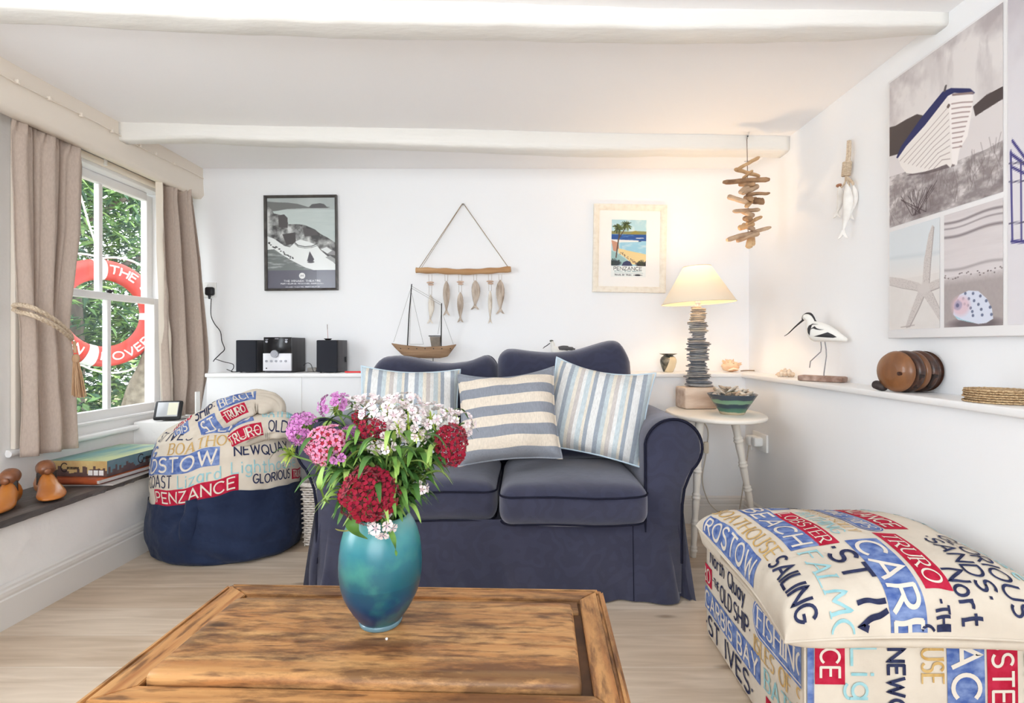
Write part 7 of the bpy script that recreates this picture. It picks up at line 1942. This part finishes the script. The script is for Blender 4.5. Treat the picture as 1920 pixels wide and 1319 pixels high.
flower(685, 926, .835, 50, 'crimson', 'large crimson sweet william head low at the front, just above the vase rim', 64, .0105, 1.06, FR, 6, 20, 1, extra=[([(668, 962, .86), (660, 985, .85), (668, 1002, .845), (690, 1012, .845)], .012, GRN[0]), ([(655, 945, .87), (630, 930, .86), (606, 938, .855), (590, 955, .855)], .0085, GRN[1])])
flower(851, 832, .93, 38, 'crimson', 'tall crimson sweet william head at the right edge of the bouquet', 46, .0098, .72, (.5, -.8, .3), 9, 16, 2)
flower(672, 780, .935, 14, 'crimson', 'smallest crimson sweet william head, upper left of the white ones', 9, .0075, 1, (-.2, -.8, .5), 6, 16, 3)
flower(694, 806, .90, 24, 'crimson', 'half-open crimson sweet william head just left of the white single blooms', 20, .0088, 1.1, (-.1, -.85, .45), 7, 16, 4)
flower(600, 828, .88, 36, 'pinkred', 'pink sweet william head with red eyes on the left side', 44, .0082, 1.1, (-.45, -.75, .5), 9, 22, 5, extra=[([(612, 862, .88), (600, 905, .87), (606, 935, .87), (618, 945, .87)], .0075, GRN[1])])
flower(556, 797, .935, 31, 'lilac', 'leftmost lilac sweet william head, beside the bean bag top', 30, .0085, 1.0, (-.75, -.45, .55), 10, 34, 6)
flower(625, 752, .98, 25, 'lilac', 'lilac sweet william head at the top left of the bouquet', 18, .0085, 1.2, (-.3, -.1, 1), 9, 34, 7, extra=[([(618, 790, .96), (612, 800, .95), (608, 815, .95), (622, 820, .95)], .010, GRN[1])])
flower(655, 822, .915, 27, 'lilac', 'lilac-purple sweet william head between the pink and crimson heads', 26, .0090, 1.2, (0, -.85, .5), 8, 20, 8)
flower(632, 860, .86, 9, 'lilac', 'single pale lilac bloom below the pink head', 3, .0085, 1, (-.1, -.9, .3), 6, 14, 9)
flower(714, 772, .93, 38, 'white', 'white sweet william cluster at the upper middle, right of the small crimson head', 22, .0108, 1.2, (-.1, -.75, .6), 8, 26, 10)
flower(757, 750, 1.0, 28, 'white', 'topmost white sweet william head of the bouquet', 18, .0095, 1.2, (0, -.3, 1), 8, 30, 11)
flower(765, 784, .935, 36, 'white', 'white sweet william cluster in the middle of the white heads', 24, .0095, 1.3, (.15, -.7, .7), 9, 26, 12)
flower(812, 774, .99, 34, 'white', 'white sweet william cluster right of centre in front of the striped cushion', 22, .0095, 1.3, (.3, -.4, .9), 9, 30, 13)
flower(866, 788, 1.0, 27, 'white', 'rightmost white sweet william head above the crimson one', 16, .0092, 1.2, (.55, -.4, .7), 9, 30, 14)
flower(745, 801, .86, 8, 'white', 'uppermost of the single white blooms at the front', 2, .0085, 1, (0, -1, .25), 6, 22, 15, bmat=LIME)
flower(783, 817, .86, 8, 'white', 'rightmost of the single white blooms at the front', 2, .0082, 1, (.1, -1, .2), 7, 22, 16, bmat=LIME)
flower(728, 839, .85, 10, 'white', 'lowest of the three single white blooms at the front', 3, .0090, 1, (0, -1, .1), 6, 26, 17, bmat=LIME)
flower(704, 832, .87, 17, 'white', 'loose white bloom with lime bracts right of the half-open crimson head', 6, .0092, 1.1, (-.2, -.8, .3), 7, 34, 18, bmat=LIME)
flower(713, 985, .855, 22, 'white', 'white blooms drooping over the front rim of the vase', 9, .0105, 1.1, (.05, -.95, .15), 2, 10, 19, extra=[([(728, 990, .865), (736, 1008, .852), (741, 1030, .850), (743, 1044, .852)], .0060, GRN[0]), ([(664, 990, .88), (650, 997, .865), (636, 996, .86), (628, 992, .86)], .0048, YEL)])
flower(793, 915, .90, 9, 'white', 'small white bloom low on the right above the vase shoulder', 3, .0082, 1, (.6, -.7, .2), 7, 16, 20, extra=[([(800, 880, .92), (812, 868, .91), (826, 880, .91), (832, 892, .91)], .0095, GRN[1])])
flower(664, 752, 1.02, 20, 'white', 'small creamy white head behind the smallest crimson one', 11, .0082, 1, (-.1, -.3, 1), 8, 36, 21)
flower(693, 750, 1.04, 20, 'white', 'faded white head at the back between the lilac and white clusters', 12, .0080, 1.1, (0, -.2, 1), 8, 34, 22)
flower(531, 848, .925, 22, 'white', 'green unopened spiky bud head at the far left of the bouquet', bud=True, bract=90, nleaf=8, seed=23, face=(-.8, -.3, .4))
flower(588, 812, .90, 16, 'white', 'green unopened bud head tucked above the pink head', bud=True, bract=70, nleaf=8, seed=24, face=(-.3, -.5, .7))
flower(840, 768, 1.03, 13, 'white', 'green unopened bud head at the upper right of the bouquet', bud=True, bract=60, nleaf=8, seed=25, face=(.2, -.2, 1))
flower(770, 860, .93, 12, 'white', 'green bud head deep in the leaves right of the single white blooms', bud=True, bract=40, nleaf=12, seed=26, face=(.3, -.5, .6), extra=[([(740, 880, .9), (765, 868, .89), (790, 866, .89), (806, 880, .89)], .0065, GRN[1]), ([(742, 905, .9), (742, 885, .88), (760, 850, .88), (785, 845, .89)], .0055, GRN[0])])
flower(800, 845, .97, 12, 'white', 'green bud head among the leaves left of the tall crimson head', bud=True, bract=40, nleaf=14, seed=27, face=(.4, -.4, .7))
flower(740, 870, .96, 12, 'white', 'green bud head behind the large crimson head', bud=True, bract=40, nleaf=14, seed=28, face=(.0, -.4, .8))
for (px, py, d, sd, nm) in ((812, 822, .97, 31, 'green bud head low at the right edge above the small white bloom'), (788, 868, .975, 32, 'green bud head at the right side just under the tall crimson head'), (768, 905, .95, 33, 'green bud head right of the large crimson head near the vase shoulder'), (618, 892, .93, 34, 'green bud head under the pink head at the left'), (650, 880, .96, 35, 'green bud head between the pink head and the large crimson head'), (720, 850, 1.0, 36, 'green bud head deep in the middle of the bouquet')):
    flower(px, py, d, 10, 'white', nm, bud=True, bract=36, nleaf=16, seed=sd, face=(.2 if px > 700 else -.3, -.4, .8))
# ------------------------------------------------------------------ garden seen through the window
EARTH = mat('garden_ground', (92, 96, 66), .9, (120, 116, 84), 3)
b = MB(); b.box2((-12, -6, -.35), (-2.46, 14, -.25)); struct('ground', b, EARTH)
LG = [mat('garden_leaf', (70, 104, 56), .5, (98, 132, 76), 3, spec=.3), mat('garden_leaf_light', (118, 150, 84), .5, (140, 168, 104), 3, spec=.3), mat('garden_leaf_dark', (40, 68, 50), .5, (62, 92, 68), 3, spec=.3)]
BARK = mat('tree_bark', (76, 67, 60), .9, (104, 94, 84), 12, stretch=(2, 2, .5), bump=.6)
def leaves(n_, box, size, seed, needle=False, hole=.35):
    rr = random.Random(seed); b = MB(); made = 0
    while made < n_:
        p = Vector([rr.uniform(box[i], box[i+3]) for i in range(3)])
        if noise.noise(p*1.7+Vector((seed, 0, 0))) < hole-.42: continue
        made += 1
        a = rr.uniform(0, 6.28); tl = rr.uniform(-.9, .5); dr = Vector((math.cos(a)*math.cos(tl), math.sin(a)*math.cos(tl), math.sin(tl))); s = dr.cross(Vector((rr.uniform(-.4, .4), rr.uniform(-.4, .4), 1))).normalized()
        ln = size*rr.uniform(.6, 1.3); w_ = ln*(.10 if needle else .24)
        up = s.cross(dr)*ln*.08
        b.add([p, p+dr*ln*.5+s*w_+up, p+dr*ln, p+dr*ln*.5-s*w_+up], [(0, 1, 2), (0, 2, 3)], rr.choice([0, 0, 1, 2, 2]), False)
    return b
def shrub(name, label, cat, loc, n_, box, size, seed, trunk=None, needle=False, hole=.35):
    o = thing(name, label, cat, loc)
    b = leaves(n_, box, size, seed, needle, hole); obj('foliage', b.local(o), LG, o)
    if trunk:
        for pts, r in trunk:
            b = MB(); b.tube(spline(pts, 6), [r*(1-.4*i/(len(spline(pts, 6))-1)) for i in range(len(spline(pts, 6)))], 10); obj('trunk' if r > .05 else 'branch', b.local(o), BARK, o)
    return o
shrub('garden_shrub', 'low leafy green shrub outside below the lifebuoy', 'shrub', (-3.1, 3.9, -.25), 3000, (-3.7, 3.2, -.2, -2.85, 4.7, .88), .085, 3)
shrub('conifer_tree', 'feathery green tree outside filling the upper window panes', 'tree', (-4.1, 4.9, -.25), 9000, (-5.0, 3.7, .9, -3.3, 6.3, 2.9), .15, 9,
      [([(-4.05, 4.62, -.25), (-4.0, 4.6, 1.0), (-4.1, 4.65, 2.0), (-4.0, 4.6, 3.2)], .11), ([(-4.05, 4.62, 1.3), (-3.8, 4.9, 1.7), (-3.6, 5.2, 1.9)], .03), ([(-4.05, 4.6, 1.5), (-3.8, 4.2, 1.55), (-3.5, 3.9, 1.4)], .028), ([(-4.0, 4.6, 1.9), (-3.7, 4.8, 2.3), (-3.5, 5.1, 2.35)], .026)], True, .31)
shrub('garden_bush', 'pale sunlit bush outside glimpsed through the middle of the lifebuoy', 'bush', (-4.4, 5.2, -.25), 4200, (-5.4, 4.2, .2, -4.2, 6.6, 1.7), .11, 14, None, False, .30)
lt_ = MB(); lt_.tube(spline([W(248, 790, 3.5), W(262, 730, 3.5), W(278, 690, 3.5), W(290, 640, 3.55)], 8), [.085-.0016*i for i in range(25)], 12)
solo('leaning_trunk', lt_, mat('lichen_bark', (140, 130, 114), .9, (104, 94, 80), 26, bump=.6), 'pale lichen-covered leaning trunk outside at the lower right pane', 'tree trunk')
# lifebuoy
LBC = Vector((-2.66, 3.30, 1.165)); nrm_az = math.radians(-25)
lbm = Matrix.Translation(LBC) @ Matrix.Rotation(nrm_az+math.pi/2, 4, 'Z')   # local -y faces the window
lb = thing('lifebuoy', 'orange-red lifebuoy with white bands and letters hanging outside the window', 'lifebuoy', LBC, Matrix.Rotation(nrm_az+math.pi/2, 4, 'Z'))
RM, rm = .276, .064
def tor(a, t, k=1.0): return Vector(((RM+rm*k*math.cos(t))*math.cos(a), -rm*k*.85*math.sin(t), (RM+rm*k*math.cos(t))*math.sin(a)))
LBR = mat('buoy_red', (176, 48, 34), .5, (160, 40, 30), 10); LBW = mat('buoy_white', (196, 196, 190), .55, (180, 182, 174), 20)
b = MB(); b.grid(lambda u, v: tor(u*2*math.pi, v*2*math.pi), 72, 20)
def bs(flip):
    def f(u, v):
        a = (u/RM) if not flip else -(u/RM)
        if not flip: t = math.pi/2+v/rm
        else: t = math.pi/2-v/rm
        p = tor(a, t); c = Vector((RM*math.cos(a), 0, RM*math.sin(a))); return p, (p-c).normalized()
    return f
# upright reading along the bottom: angle grows anticlockwise, letters' tops towards the hub
up_ = lambda u, v: bs(False)(u, v)
dn_ = lambda u, v: bs(True)(u, v)
A = lambda deg: math.radians(deg)*RM
lettering(b, 'ROVER', up_, A(262), -.022, .046, A(64), .2, False, 1, .001)
lettering(b, 'TON', up_, A(205), -.022, .046, A(34), .2, False, 1, .001)
lettering(b, 'THE SEA', dn_, -A(88), -.024, .050, A(76), .2, False, 1, .001)
lettering(b, 'S', dn_, -A(150), -.024, .050, A(14), .2, False, 1, .001)
obj('ring', b, [LBR, LBW], lb)
for deg in (-3, 97, 180, 252):
    b = MB(); b.grid(lambda u, v: tor(math.radians(deg-6+12*u), v*2*math.pi, 1.03), 6, 20); obj('band', b, LBW, lb)
b = MB()
for k in range(4):
    a0, a1 = math.radians((0, 92, 180, 250)[k]), math.radians((92, 180, 250, 360)[k])
    b.tube([tor(a0+(a1-a0)*i/14, 0, 1.1)*(1+.16*math.sin(math.pi*i/14)) for i in range(15)], .007, 6)
obj('grab_rope', b, mat('grey_rope', (200, 198, 190), .8), lb)
b = MB(); b.tube([(0, .02, .32), (-.05, .06, .55), (-.12, .10, .9)], .006, 6); obj('hanging_rope', b, bpy.data.materials['grey_rope'], lb)
